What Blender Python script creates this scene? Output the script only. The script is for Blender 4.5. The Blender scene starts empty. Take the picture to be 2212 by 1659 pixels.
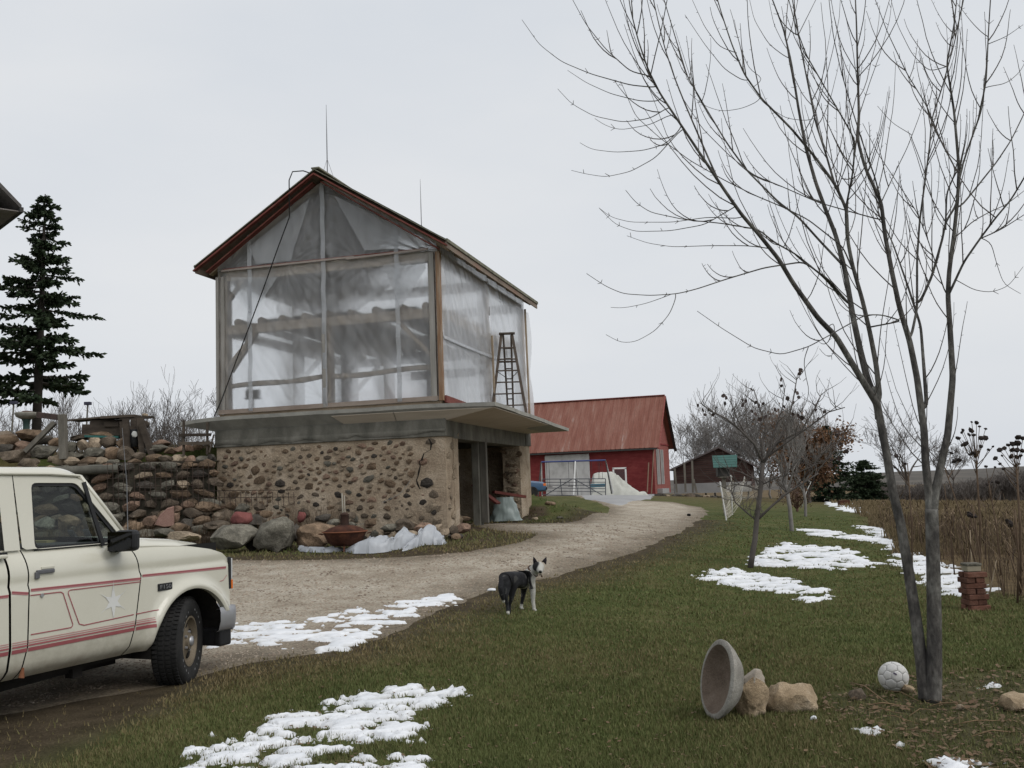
import bpy, bmesh, math, random
import numpy as np
from mathutils import Vector, Matrix, noise as mnoise
random.seed(7); RNG = np.random.default_rng(11)
SC = bpy.context.scene; COL = SC.collection
PI = math.pi; rad = math.radians
# ---------------------------------------------------------------- camera
EYE = 1.65; PITCH = rad(5.93); ROLL = rad(2.1)
cam = bpy.data.cameras.new('camera'); cam.sensor_width = 36; cam.lens = 35.0; cam.clip_end = 6000; cam.clip_start = .05
camo = bpy.data.objects.new('camera', cam); COL.objects.link(camo)
CM = Matrix.Rotation(PI/2 + PITCH, 4, 'X') @ Matrix.Rotation(-ROLL, 4, 'Z')
camo.matrix_world = Matrix.Translation((0, 0, EYE)) @ CM
SC.camera = camo
# ---------------------------------------------------------------- sky, sun, exposure
SUN_EL, SUN_AZ = rad(46), rad(128)          # azimuth clockwise from +Y
w = bpy.data.worlds.new('World'); SC.world = w; w.use_nodes = True
nt = w.node_tree; nt.nodes.clear()
out = nt.nodes.new('ShaderNodeOutputWorld')
sky = nt.nodes.new('ShaderNodeTexSky'); sky.sky_type = 'NISHITA'; sky.sun_disc = False
sky.sun_elevation = SUN_EL; sky.sun_rotation = SUN_AZ; sky.dust_density = 4; sky.air_density = 1.2
hs = nt.nodes.new('ShaderNodeHueSaturation'); hs.inputs['Saturation'].default_value = .35
bg1 = nt.nodes.new('ShaderNodeBackground'); bg1.inputs[1].default_value = .09
nt.links.new(sky.outputs[0], hs.inputs['Color']); nt.links.new(hs.outputs[0], bg1.inputs[0])
tc = nt.nodes.new('ShaderNodeTexCoord'); mp = nt.nodes.new('ShaderNodeMapping'); mp.inputs['Scale'].default_value = (1.1, 1.1, 3.2)
nz = nt.nodes.new('ShaderNodeTexNoise'); nz.inputs['Scale'].default_value = 1.6; nz.inputs['Detail'].default_value = 5; nz.inputs['Roughness'].default_value = .5
cr = nt.nodes.new('ShaderNodeValToRGB'); cr.color_ramp.elements[0].position = .3; cr.color_ramp.elements[1].position = .72
cr.color_ramp.elements[0].color = (.655, .695, .750, 1); cr.color_ramp.elements[1].color = (.765, .782, .805, 1)
bg2 = nt.nodes.new('ShaderNodeBackground'); bg2.inputs[1].default_value = 1.0
nt.links.new(tc.outputs['Generated'], mp.inputs[0]); nt.links.new(mp.outputs[0], nz.inputs['Vector'])
nt.links.new(nz.outputs[0], cr.inputs[0]); nt.links.new(cr.outputs[0], bg2.inputs[0])
mxs = nt.nodes.new('ShaderNodeMixShader'); mxs.inputs[0].default_value = .93
nt.links.new(bg1.outputs[0], mxs.inputs[1]); nt.links.new(bg2.outputs[0], mxs.inputs[2]); nt.links.new(mxs.outputs[0], out.inputs[0])
sl = bpy.data.lights.new('sun', 'SUN'); sl.energy = 1.35; sl.angle = rad(40); sl.color = (1, .97, .93)
so = bpy.data.objects.new('sun', sl); COL.objects.link(so)
so.rotation_euler = Vector((math.sin(SUN_AZ)*math.cos(SUN_EL), math.cos(SUN_AZ)*math.cos(SUN_EL), math.sin(SUN_EL))).to_track_quat('Z', 'Y').to_euler()
so.location = (0, 0, 40)
SC.view_settings.view_transform = 'Standard'; SC.view_settings.look = 'None'; SC.view_settings.gamma = 1; SC.view_settings.exposure = 0.06
SC.cycles.max_bounces = 8; SC.cycles.transparent_max_bounces = 16; SC.cycles.diffuse_bounces = 3; SC.cycles.glossy_bounces = 3; SC.cycles.transmission_bounces = 6
SC.cycles.use_denoising = True; SC.cycles.caustics_reflective = False; SC.cycles.caustics_refractive = True
# ---------------------------------------------------------------- pixel <-> place (pixels of a 2212 wide view of the photograph)
FPX, CX, CY = 2150.0, 1106.0, 829.5
CM3 = np.array(CM.to_3x3())
def ray(u, v):
    u = np.asarray(u, float); v = np.asarray(v, float)
    d = np.stack([(u-CX)/FPX, -(v-CY)/FPX, -np.ones_like(u*1.0+v*0)], -1) @ CM3.T
    return d / d[..., 1:2]
def P(u, v, y):
    d = ray(u, v); return Vector((float(d[0]*y), float(y), float(EYE + d[2]*y)))
def proj(X, Y, Z):
    c = np.stack([X, Y, np.asarray(Z)-EYE], -1) @ CM3
    return CX + FPX*c[..., 0]/-c[..., 2], CY - FPX*c[..., 1]/-c[..., 2]
def sst(a, b, x):
    t = np.clip((np.asarray(x, float)-a)/(b-a), 0, 1); return t*t*(3-2*t)
# ---------------------------------------------------------------- terrain
BA = rad(15.2); BC = np.array([-1.56, 22.0]); BXL = np.array([math.cos(BA), -math.sin(BA)]); BYL = np.array([math.sin(BA), math.cos(BA)])
def blocal(X, Y):
    dx, dy = X-BC[0], Y-BC[1]
    return dx*BXL[0]+dy*BXL[1], dx*BYL[0]+dy*BYL[1]
CPX = [(396,1491,8.9),(1550,1556,7.1),(1932,1497,7.75),(1995,1512,7.5),(1120,1326,13.2),(700,1640,6.0),(2105,1318,12.1),(1625,1228,18.6),(975,1150,21.9),
       (480,1190,20.3),(760,1190,20.4),(300,1195,20.0),(1060,1128,25.2),(1135,1112,29.3),(1310,1100,33),(1525,1110,36),(1240,1070,62),(1160,1069,55),
       (1415,1066,75),(1552,1064,90),(1711,1152,26),(1590,1120,36),(1780,1075,55),(1780,1048,120),(1950,1096,170),(2212,1092,170),(1900,1102,60),(2150,1150,30),(2180,1300,13),(900,1290,14.5),(600,1300,14),(1960,1094,90),(2150,1094,90),(1960,1096,125),(2180,1095,125),(2100,1099,45),(2200,1098,45),(1890,1085,80)]
CPW = [tuple(P(u, v, y)) for u, v, y in CPX] + [(-6,3,0),(6,3,0),(0,-5,0),(0,1,0),(-12,-4,0),(12,-4,0),(-7,7,.05),(-9,14,.35),(-14,18,.6),(-30,20,.8),(14,12,-.05),(40,60,-1.5),(60,90,-2.6),(90,90,-4),(0,400,-4),(-300,300,0),(300,300,-5),(-60,90,1),(0,120,1),(30,160,-2.5)]
CPW = np.array(CPW)
def _ctf(x, y):
    r = np.maximum(y+10, 4.0); r = np.hypot(r, 0*x); return np.stack([2.4*x/(r+np.abs(x)*.3), 2.0*np.log(r)], -1)
_CT = _ctf(CPW[:, 0], CPW[:, 1])
_Q0 = np.linspace(-8.2, 8.2, 420); _Q1 = np.linspace(2*math.log(4.0), 2*math.log(2600.0), 420)
def _tabulate():
    q = np.stack(np.meshgrid(_Q0, _Q1, indexing='ij'), -1); num = np.zeros(q.shape[:2]); den = num+1e-14
    for i in range(len(CPW)):
        d2 = ((q-_CT[i])**2).sum(-1); ww = np.exp(-d2/(2*.22**2))+1e-7*np.exp(-d2/(2*1.5**2)); num += ww*CPW[i, 2]; den += ww
    return num/den
_HT = _tabulate()
def base_h(X, Y):
    q = _ctf(np.asarray(X, float), np.asarray(Y, float))
    a = np.clip((q[..., 0]-_Q0[0])/(_Q0[1]-_Q0[0]), 0, 418.999); b = np.clip((q[..., 1]-_Q1[0])/(_Q1[1]-_Q1[0]), 0, 418.999)
    i = a.astype(int); j = b.astype(int); a = a-i; b = b-j
    return (_HT[i, j]*(1-a)+_HT[i+1, j]*a)*(1-b)+(_HT[i, j+1]*(1-a)+_HT[i+1, j+1]*a)*b
RWY = 23.2                                     # line of the retaining wall
def hgt(X, Y):
    X = np.asarray(X, float); Y = np.asarray(Y, float)
    z = base_h(X, Y)
    z = z + .02*np.sin(X*1.7+Y*.6)*np.sin(Y*1.3-X*.4)*(Y > 3)*(Y < 60)
    xl, yl = blocal(X, Y)
    sh = -1.1*np.clip(yl-7.5, 0, 70)
    mound = 2.2*sst(5.8, 11.5, yl)*(1-sst(-1.5, 4.2, xl-sh))*(1-sst(45, 90, Y))
    z = z + mound
    terr = (Y > RWY) & (yl > .25) & (xl < -5.3-1.0*np.clip(yl-8, 0, 70)) & (yl < 60)
    tz = 2.85 + .02*np.clip(Y-RWY, 0, 15) - 2.0*sst(50, 110, Y)
    z = np.where(terr, np.maximum(z, tz), z)
    foot = (xl > -5.3) & (xl < .1) & (yl > .2) & (yl < 7.2)
    return np.where(foot, .74, z)
def hz1(x, y): return float(hgt(np.array([x]), np.array([y]))[0])
def Gv(u, v, it=40):
    d = ray(u, v); t = np.full(d.shape[:-1], 10.0)
    t = np.clip(-EYE/np.minimum(d[..., 2], -.004), 2, 160)
    for _ in range(it):
        z = base_h(d[..., 0]*t, t); tn = np.clip((z-EYE)/np.minimum(d[..., 2], -.004), 2, 200); t = .5*t+.5*tn
    X = d[..., 0]*t; return X, t, hgt(X, t)
def G(u, v):
    x, y, z = Gv(np.array([u*1.0]), np.array([v*1.0])); return Vector((float(x[0]), float(y[0]), float(z[0])))
# ---------------------------------------------------------------- materials
MATS = {}
def mat(name, cols, scale=4, rough=.8, bump=0, bscale=30, spec=.3, metal=0, rnd=0, stretch=(1,1,1), detail=6, lo=.3, hi=.7, fine=0, fscale=120, coat=0, attr=None, bdist=.02):
    if name in MATS: return MATS[name]
    m = bpy.data.materials.new(name); m.use_nodes = True; t = m.node_tree; N = t.nodes; L = t.links
    b = N['Principled BSDF']; b.inputs['Roughness'].default_value = rough; b.inputs['Specular IOR Level'].default_value = spec; b.inputs['Metallic'].default_value = metal
    b.inputs['Coat Weight'].default_value = coat
    co = N.new('ShaderNodeTexCoord'); mpn = N.new('ShaderNodeMapping'); mpn.inputs['Scale'].default_value = stretch
    L.new(co.outputs['Object'], mpn.inputs[0]); vec = mpn.outputs[0]
    oi = None
    if rnd or len(cols) > 2:
        oi = N.new('ShaderNodeObjectInfo')
    if oi is not None and rnd:
        ad = N.new('ShaderNodeVectorMath'); ad.operation = 'ADD'; ml = N.new('ShaderNodeMath'); ml.operation = 'MULTIPLY'; ml.inputs[1].default_value = 37
        L.new(oi.outputs['Random'], ml.inputs[0]); L.new(vec, ad.inputs[0]); L.new(ml.outputs[0], ad.inputs[1]); vec = ad.outputs[0]
    n1 = N.new('ShaderNodeTexNoise'); n1.inputs['Scale'].default_value = scale; n1.inputs['Detail'].default_value = detail; n1.inputs['Roughness'].default_value = .6
    L.new(vec, n1.inputs['Vector'])
    r = N.new('ShaderNodeValToRGB'); e = r.color_ramp.elements
    while len(e) < len(cols): e.new(.5)
    for i, c in enumerate(cols):
        e[i].position = lo+(hi-lo)*i/max(1, len(cols)-1); e[i].color = (*c, 1)
    L.new(n1.outputs[0], r.inputs[0]); colout = r.outputs[0]
    if attr:                                    # mix towards other colours by painted-on coat/cover masks (real changes of cover)
        for an, ac in attr:
            at = N.new('ShaderNodeAttribute'); at.attribute_name = an
            mx = N.new('ShaderNodeMix'); mx.data_type = 'RGBA'
            if len(ac) == 2:
                nn = N.new('ShaderNodeTexNoise'); nn.inputs['Scale'].default_value = scale*2.3; nn.inputs['Detail'].default_value = 7
                L.new(vec, nn.inputs['Vector']); rr = N.new('ShaderNodeValToRGB'); rr.color_ramp.elements[0].position = .32; rr.color_ramp.elements[1].position = .68
                rr.color_ramp.elements[0].color = (*ac[0], 1); rr.color_ramp.elements[1].color = (*ac[1], 1); L.new(nn.outputs[0], rr.inputs[0]); L.new(rr.outputs[0], mx.inputs[7])
            else: mx.inputs[7].default_value = (*ac, 1)
            L.new(at.outputs['Fac'], mx.inputs[0]); L.new(colout, mx.inputs[6]); colout = mx.outputs[2]
    if fine:
        n2 = N.new('ShaderNodeTexNoise'); n2.inputs['Scale'].default_value = fscale; n2.inputs['Detail'].default_value = 3; L.new(vec, n2.inputs['Vector'])
        mr = N.new('ShaderNodeMapRange'); mr.inputs['From Min'].default_value = .3; mr.inputs['From Max'].default_value = .7; mr.inputs['To Min'].default_value = 1-fine; mr.inputs['To Max'].default_value = 1+fine
        L.new(n2.outputs[0], mr.inputs[0]); vm = N.new('ShaderNodeVectorMath'); vm.operation = 'MULTIPLY'; L.new(colout, vm.inputs[0]); L.new(mr.outputs[0], vm.inputs[1]); colout = vm.outputs[0]
    if rnd:
        hsv = N.new('ShaderNodeHueSaturation'); mr2 = N.new('ShaderNodeMapRange'); mr2.inputs['To Min'].default_value = 1-rnd; mr2.inputs['To Max'].default_value = 1+rnd
        L.new(oi.outputs['Random'], mr2.inputs[0]); L.new(mr2.outputs[0], hsv.inputs['Value']); L.new(colout, hsv.inputs['Color']); colout = hsv.outputs[0]
    L.new(colout, b.inputs['Base Color'])
    if bump:
        n3 = N.new('ShaderNodeTexNoise'); n3.inputs['Scale'].default_value = bscale; n3.inputs['Detail'].default_value = 8; n3.inputs['Roughness'].default_value = .65; L.new(vec, n3.inputs['Vector'])
        bp = N.new('ShaderNodeBump'); bp.inputs['Strength'].default_value = bump; bp.inputs['Distance'].default_value = bdist; L.new(n3.outputs[0], bp.inputs['Height']); L.new(bp.outputs[0], b.inputs['Normal'])
    MATS[name] = m; return m
# ---------------------------------------------------------------- object helpers
ROOT = {}                                        # object -> world offset its mesh coordinates are relative to
def tag(o, label=None, cat=None, group=None, kind=None):
    if label: o['label'] = label
    if cat: o['category'] = cat
    if group: o['group'] = group
    if kind: o['kind'] = kind
    return o
def thing(name, label, cat, loc=(0,0,0), rz=0, group=None, local=False):
    o = bpy.data.objects.new(name, None); o.empty_display_size = .2; COL.objects.link(o); o.location = loc; o.rotation_euler = (0, 0, rz)
    ROOT[o.name] = Vector((0,0,0)) if local else Vector(loc)
    return tag(o, label, cat, group)
class MB:
    def __init__(s): s.v = []; s.f = []
    def add(s, vs, fs):
        n = len(s.v); s.v.extend(tuple(x) for x in vs); s.f.extend(tuple(i+n for i in f) for f in fs); return s
    def box(s, c, size, R=None):
        hx, hy, hz = size[0]/2, size[1]/2, size[2]/2; c = Vector(c)
        vs = [Vector((x, y, z)) for x in (-hx, hx) for y in (-hy, hy) for z in (-hz, hz)]
        if R is not None: vs = [R @ q for q in vs]
        return s.add([q+c for q in vs], [(0,1,3,2),(4,6,7,5),(0,4,5,1),(2,3,7,6),(0,2,6,4),(1,5,7,3)])
    def bar(s, a, b, wd, ht, up=(0,0,1), ext=0, jit=0):
        a = Vector(a); b = Vector(b); d = (b-a); ln = d.length; d.normalize(); a = a-d*ext; b = b+d*ext
        up = Vector(up); sd = d.cross(up)
        if sd.length < 1e-4: sd = d.cross(Vector((1, 0, 0)))
        sd.normalize(); u = sd.cross(d); vs = []
        for p in (a, b):
            for i, j in ((-1,-1),(1,-1),(1,1),(-1,1)):
                vs.append(p+sd*i*wd/2*(1+random.uniform(-jit, jit))+u*j*ht/2*(1+random.uniform(-jit, jit)))
        return s.add(vs, [(0,1,2,3),(7,6,5,4),(0,4,5,1),(1,5,6,2),(2,6,7,3),(3,7,4,0)])
    def tube(s, pts, rs, n=8, cap=True):
        pts = [Vector(p) for p in pts]
        if not hasattr(rs, '__len__'): rs = [rs]*len(pts)
        base = len(s.v); prev = None
        for i, p in enumerate(pts):
            d = (pts[min(i+1, len(pts)-1)]-pts[max(i-1, 0)])
            if d.length < 1e-9: d = Vector((0,0,1))
            d.normalize()
            if prev is None:
                prev = d.cross(Vector((0,0,1)) if abs(d.z) < .9 else Vector((1,0,0)))
            sd = prev-d*prev.dot(d)
            if sd.length < 1e-6: sd = d.orthogonal()
            sd.normalize(); prev = sd; u = d.cross(sd)
            for k in range(n):
                a = 2*PI*k/n; q = p+(sd*math.cos(a)+u*math.sin(a))*rs[i]; s.v.append((q.x, q.y, q.z))
        for i in range(len(pts)-1):
            for k in range(n):
                a0 = base+i*n+k; a1 = base+i*n+(k+1) % n; s.f.append((a0, a1, a1+n, a0+n))
        if cap and n > 2:
            s.f.append(tuple(base+k for k in reversed(range(n)))); s.f.append(tuple(base+(len(pts)-1)*n+k for k in range(n)))
        return s
    def lathe(s, prof, n=24, c=(0,0,0), R=None, sq=(1,1)):
        c = Vector(c); base = len(s.v); m = len(prof)
        for k in range(n):
            a = 2*PI*k/n
            for r, z in prof:
                q = Vector((r*math.cos(a)*sq[0], r*math.sin(a)*sq[1], z)); q = (R @ q if R is not None else q)+c; s.v.append((q.x, q.y, q.z))
        for k in range(n):
            k2 = (k+1) % n
            for j in range(m-1):
                s.f.append((base+k*m+j, base+k2*m+j, base+k2*m+j+1, base+k*m+j+1))
        return s
    def prism(s, poly, fn0, fn1):
        n = len(poly); vs = [fn0(*p) for p in poly]+[fn1(*p) for p in poly]
        fs = [tuple(range(n)), tuple(reversed(range(n, 2*n)))]+[(i, i+n, (i+1) % n+n, (i+1) % n) for i in range(n)]
        return s.add(vs, fs)
    def grid(s, nu, nv, fn):
        base = len(s.v)
        for i in range(nu):
            for j in range(nv): s.v.append(tuple(fn(i/(nu-1), j/(nv-1))))
        for i in range(nu-1):
            for j in range(nv-1):
                a = base+i*nv+j; s.f.append((a, a+nv, a+nv+1, a+1))
        return s
    def rock(s, c, r, seed=0, sub=2, amp=.25, flat=0, R=None):
        bm = bmesh.new(); bmesh.ops.create_icosphere(bm, subdivisions=sub, radius=1); vs = []
        off = Vector((seed*3.17 % 50, seed*7.31 % 50, seed*1.93 % 50))
        for q in bm.verts:
            d = q.co.normalized(); k = (abs(d.x)**3+abs(d.y)**3+abs(d.z)**3)**(-1/3)*.92*(1+amp*mnoise.noise(d*1.3+off))+amp*.4*mnoise.noise(d*3.1+off)
            p = Vector((d.x*k*r[0], d.y*k*r[1], d.z*k*r[2]))
            # facet: clamp along a few random planes
            if flat:
                rs = random.Random(int(seed*1000)+5)
                for _ in range(flat):
                    nrm = Vector((rs.uniform(-1,1), rs.uniform(-1,1), rs.uniform(-.6,1))).normalized(); lim = .60+.30*rs.random()
                    dd = Vector((p.x/r[0], p.y/r[1], p.z/r[2])); e = dd.dot(nrm)-lim
                    if e > 0:
                        dd -= nrm*e; p = Vector((dd.x*r[0], dd.y*r[1], dd.z*r[2]))
            if R is not None: p = R @ p
            vs.append(p+Vector(c))
        fs = [tuple(v.index for v in f.verts) for f in bm.faces]; bm.free(); return s.add(vs, fs)
    def build(s, name, m, parent=None, smooth=False, label=None, bevel=0):
        me = bpy.data.meshes.new(name); off = Vector((0,0,0))
        if parent is not None: off = ROOT[parent.name]
        v = s.v if off.length == 0 else [(x-off.x, y-off.y, z-off.z) for x, y, z in s.v]
        me.from_pydata(v, [], s.f); me.update()
        if smooth:
            me.shade_smooth()
            if smooth != True: me.set_sharp_from_angle(angle=smooth)
        o = bpy.data.objects.new(name, me); COL.objects.link(o)
        ms = m if isinstance(m, (list, tuple)) else [m]
        for x in ms: me.materials.append(x)
        if parent is not None: o.parent = parent; ROOT[o.name] = off
        else: ROOT[o.name] = Vector((0,0,0))
        if bevel:
            bv = o.modifiers.new('bevel', 'BEVEL'); bv.width = bevel; bv.segments = 2; bv.limit_method = 'ANGLE'
        if label: o['label'] = label
        return o
def solo(mb, name, m, label, cat, group=None, smooth=False, loc=None, kind=None):
    """one-mesh thing in world coordinates; origin moved to its base"""
    V = mb.v; xs = [p[0] for p in V]; ys = [p[1] for p in V]; zs = [p[2] for p in V]
    c = Vector(((min(xs)+max(xs))/2, (min(ys)+max(ys))/2, min(zs))); mb.v = [(x-c.x, y-c.y, z-c.z) for x, y, z in V]
    o = mb.build(name, m, None, smooth); o.location = c; return tag(o, label, cat, group, kind)
def npmesh(name, V, F, m, parent=None, smooth=False, attrs=None):
    V = np.asarray(V, np.float32); F = np.asarray(F, np.int32); k = F.shape[1]
    me = bpy.data.meshes.new(name); me.vertices.add(len(V)); me.vertices.foreach_set('co', V.ravel())
    me.loops.add(F.size); me.loops.foreach_set('vertex_index', F.ravel()); me.polygons.add(len(F))
    me.polygons.foreach_set('loop_start', np.arange(0, F.size, k, dtype=np.int32)); me.polygons.foreach_set('loop_total', np.full(len(F), k, np.int32))
    me.update(calc_edges=True)
    if smooth: me.shade_smooth()
    for an, av in (attrs or {}).items():
        at = me.attributes.new(an, 'FLOAT', 'POINT'); at.data.foreach_set('value', np.asarray(av, np.float32))
    o = bpy.data.objects.new(name, me); COL.objects.link(o); me.materials.append(m)
    if parent is not None: o.parent = parent
    ROOT[o.name] = Vector((0,0,0)); return o
def in_poly(X, Y, poly):
    inside = np.zeros(np.shape(X), bool); n = len(poly)
    for i in range(n):
        x1, y1 = poly[i]; x2, y2 = poly[(i+1) % n]
        c = ((y1 > Y) != (y2 > Y)); xx = (x2-x1)*(Y-y1)/((y2-y1) if y2 != y1 else 1e-9)+x1
        inside ^= c & (X < xx)
    return inside
def sdist(X, Y, poly):
    d = np.full(np.shape(X), 1e9); n = len(poly)
    for i in range(n):
        x1, y1 = poly[i]; x2, y2 = poly[(i+1) % n]; ex, ey = x2-x1, y2-y1
        t = np.clip(((X-x1)*ex+(Y-y1)*ey)/(ex*ex+ey*ey+1e-12), 0, 1); d = np.minimum(d, np.hypot(X-x1-t*ex, Y-y1-t*ey))
    return np.where(in_poly(X, Y, poly), d, -d)
_tab = RNG.random((256, 256))
def vnoise(X, Y):
    xi = np.floor(X).astype(int); yi = np.floor(Y).astype(int); fx = X-xi; fy = Y-yi; fx = fx*fx*(3-2*fx); fy = fy*fy*(3-2*fy)
    g = lambda a, b: _tab[a % 256, b % 256]
    return (g(xi, yi)*(1-fx)+g(xi+1, yi)*fx)*(1-fy)+(g(xi, yi+1)*(1-fx)+g(xi+1, yi+1)*fx)*fy
def fbm(X, Y, o=4, g=.55):
    s = 0; a = 1; t = 0
    for i in range(o): s = s+a*vnoise(X+17.3*i, Y-9.1*i); t += a; a *= g; X = X*2.03; Y = Y*2.03
    return s/t-.5
def gpoly(px):
    return [tuple(G(u, v)[:2]) for u, v in px]
# ================================================================ ground, driveway, snow, grass
DRIVE_PX = [(-300,1590),(60,1535),(250,1492),(420,1462),(560,1432),(700,1412),(830,1372),(905,1345),(1000,1302),(1085,1268),(1200,1243),(1330,1203),(1430,1168),(1495,1138),(1528,1112),(1518,1096),(1450,1085),(1330,1078),(1200,1074),(1250,1082),(1318,1097),(1300,1119),(1220,1128),(1140,1131),(1000,1133),(1090,1148),(1170,1152),(1130,1172),(1000,1192),(860,1204),(700,1209),(500,1210),(200,1228),(-300,1260)]
DRIVE = gpoly(DRIVE_PX)
APRON = gpoly([(1130,1063),(1425,1069),(1405,1078),(1340,1086),(1262,1079),(1190,1074),(1130,1072)])
DIRT = gpoly([(480,1185),(1010,1150),(1180,1152),(1130,1172),(1000,1194),(860,1206),(500,1212)])
SOIL = gpoly([(-300,1560),(60,1525),(250,1480),(440,1455),(400,1500),(330,1545),(240,1590),(120,1640),(-100,1700)])
FIELD = gpoly([(1840,1108),(1905,1150),(1945,1215),(2080,1280),(2240,1300)]) + [(14,13.5),(40,20),(400,120),(400,900),(-30,900),(-5,130)] + gpoly([(1600,1062),(1720,1072)])
BED = gpoly([(1790,1500),(1900,1475),(2250,1440),(2350,1700),(2050,1690),(1900,1570),(1810,1555)])
xs = np.unique(np.concatenate([np.arange(-26, 24, .25), -26-np.geomspace(.4, 900, 40), 24+np.geomspace(.4, 900, 44)]))
ys = np.unique(np.concatenate([np.arange(2, 46, .25), 46+np.geomspace(.3, 1500, 70), 2-np.geomspace(.4, 60, 18)]))
GX, GY = np.meshgrid(xs, ys, indexing='ij'); GZ = hgt(GX, GY)
nx, ny = GX.shape; idx = np.arange(nx*ny).reshape(nx, ny)
quads = np.stack([idx[:-1, :-1], idx[1:, :-1], idx[1:, 1:], idx[:-1, 1:]], -1).reshape(-1, 4)
tan = np.maximum(sst(-.6, .8, sdist(GX, GY, FIELD)+1.2*fbm(GX*.6, GY*.6)), sst(32, 75, GY)*.75)
tan = np.where(GX < -12, np.maximum(tan, .55), tan)
dirt = np.maximum.reduce([.95*sst(-.4, .3, sdist(GX, GY, SOIL)+.5*fbm(GX*1.5, GY*1.5)), sst(-.5, .5, sdist(GX, GY, DIRT)+.6*fbm(GX*1.5, GY*1.5)), .6*sst(-.5, .3, sdist(GX, GY, BED)+.5*fbm(GX*2, GY*2)),
     .95*sst(-1.5, .1, sdist(GX, GY, DRIVE)+.9*fbm(GX*1.1, GY*1.1))*(GY < 30)])
xl_, yl_ = blocal(GX, GY)
dirt = np.where((xl_ > -5.3) & (xl_ < .6) & (yl_ > 0) & (yl_ < 7.4), 1, dirt)
M_ground = mat('lawn_ground', [(.045,.060,.017),(.072,.086,.026),(.12,.11,.048)], scale=1.6, rough=1, bump=.9, bscale=26, spec=.1, fine=.35, fscale=60, bdist=.03,
   attr=[('tan', ((.085,.062,.034),(.16,.115,.062))), ('dirt', ((.045,.033,.022),(.085,.064,.042)))])
ground = npmesh('ground', np.stack([GX, GY, GZ], -1).reshape(-1, 3), quads, M_ground, smooth=True, attrs={'tan': tan.ravel(), 'dirt': dirt.ravel()})
tag(ground, kind='structure')

def sheet(name, poly, cell, m, amp, nscale, top, kind='structure', ramp=.25, smooth=True, lift=None, sink=.03, ext=.6, holes=0, thinr=.07):
    px = [p[0] for p in poly]; py = [p[1] for p in poly]
    X, Y = np.meshgrid(np.arange(min(px)-ext, max(px)+ext, cell), np.arange(min(py)-ext, max(py)+ext, cell), indexing='ij')
    f = sdist(X, Y, poly)+amp*2*fbm(X*nscale, Y*nscale, 5)
    if holes: f = np.minimum(f, holes*.22)+holes*4.2*fbm(X*nscale*2.2+9, Y*nscale*3.6, 5, .66)-holes*.06
    off = np.clip(f*ramp, -sink, top)
    if lift is not None: off = off+lift(X, Y, f)*(f > 0)
    Z = hgt(X, Y)+off
    keep = f > -sink/ramp*1.2
    kc = keep[:-1, :-1] | keep[1:, :-1] | keep[1:, 1:] | keep[:-1, 1:]
    n0, n1 = X.shape; ii = np.arange(n0*n1).reshape(n0, n1)
    q = np.stack([ii[:-1, :-1], ii[1:, :-1], ii[1:, 1:], ii[:-1, 1:]], -1)[kc]
    used = np.unique(q); mp_ = np.full(n0*n1, -1); mp_[used] = np.arange(len(used))
    o = npmesh(name, np.stack([X, Y, Z], -1).reshape(-1, 3)[used], mp_[q], m, smooth=smooth, attrs={'thin': (1-sst(.0, thinr, f+.7*thinr*fbm(X*(9 if thinr < .1 else 2.2), Y*(9 if thinr < .1 else 2.2), 4))).ravel()[used]*.75, 'damp': (np.clip(fbm(X*.55+3, Y*1.1, 4)*2.6-.1, 0, 1)*.55).ravel()[used]})
    if kind: tag(o, kind=kind)
    return o
M_gravel = mat('gravel', [(.31,.26,.20),(.42,.365,.29),(.50,.45,.375)], scale=2.2, rough=.95, bump=1.0, bscale=55, spec=.15, fine=.38, fscale=34, bdist=.03, detail=9, attr=[('damp', (.23,.18,.13)), ('thin', ((.10,.078,.052),(.20,.16,.11)))])
sheet('driveway', DRIVE, .14, M_gravel, .30, .9, .012, ramp=.08, sink=.03, ext=1, thinr=1.1)
M_pad = mat('concrete_pad', [(.25,.25,.25),(.36,.355,.35)], scale=.6, rough=.9, bump=.2, bscale=8, fine=.1)
sheet('concrete_pad', APRON, .35, M_pad, .2, .4, .03, ramp=.1, sink=.05)

# loose stones on the gravel
def pebbles(name, poly, n, rmin, rmax, m, zoff=.004, pxbox=(-50, 1540, 1080, 1640)):
    u = RNG.uniform(pxbox[0], pxbox[1], n*4); v = pxbox[2]+(pxbox[3]-pxbox[2])*RNG.random(n*4)**1.3; X, Y, Z = Gv(u, v)
    k = (sdist(X, Y, poly) > .12) & (Y < 40); X, Y, Z = X[k][:n], Y[k][:n], Z[k][:n]
    oct_ = np.array([[1,0,0],[-1,0,0],[0,1,0],[0,-1,0],[0,0,.8],[0,0,-.8]]); of = np.array([[0,2,4],[2,1,4],[1,3,4],[3,0,4],[2,0,5],[1,2,5],[3,1,5],[0,3,5]])
    a = RNG.uniform(0, 6.28, len(X)); s = RNG.uniform(rmin, rmax, len(X))*np.clip(Y/12, .8, 1.6); sx = s*RNG.uniform(.7, 1.5, len(X))
    O_ = oct_[None]*np.stack([sx, s, s*.7], -1)[:, None]*RNG.uniform(.7, 1.3, (len(X), 6, 1))
    V = np.stack([O_[..., 0]*np.cos(a)[:, None]-O_[..., 1]*np.sin(a)[:, None], O_[..., 0]*np.sin(a)[:, None]+O_[..., 1]*np.cos(a)[:, None], O_[..., 2]], -1)+np.stack([X, Y, Z+zoff], -1)[:, None]
    F = (of[None]+6*np.arange(len(X))[:, None, None]).reshape(-1, 3)
    return npmesh(name, V.reshape(-1, 3), F, m)
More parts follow.
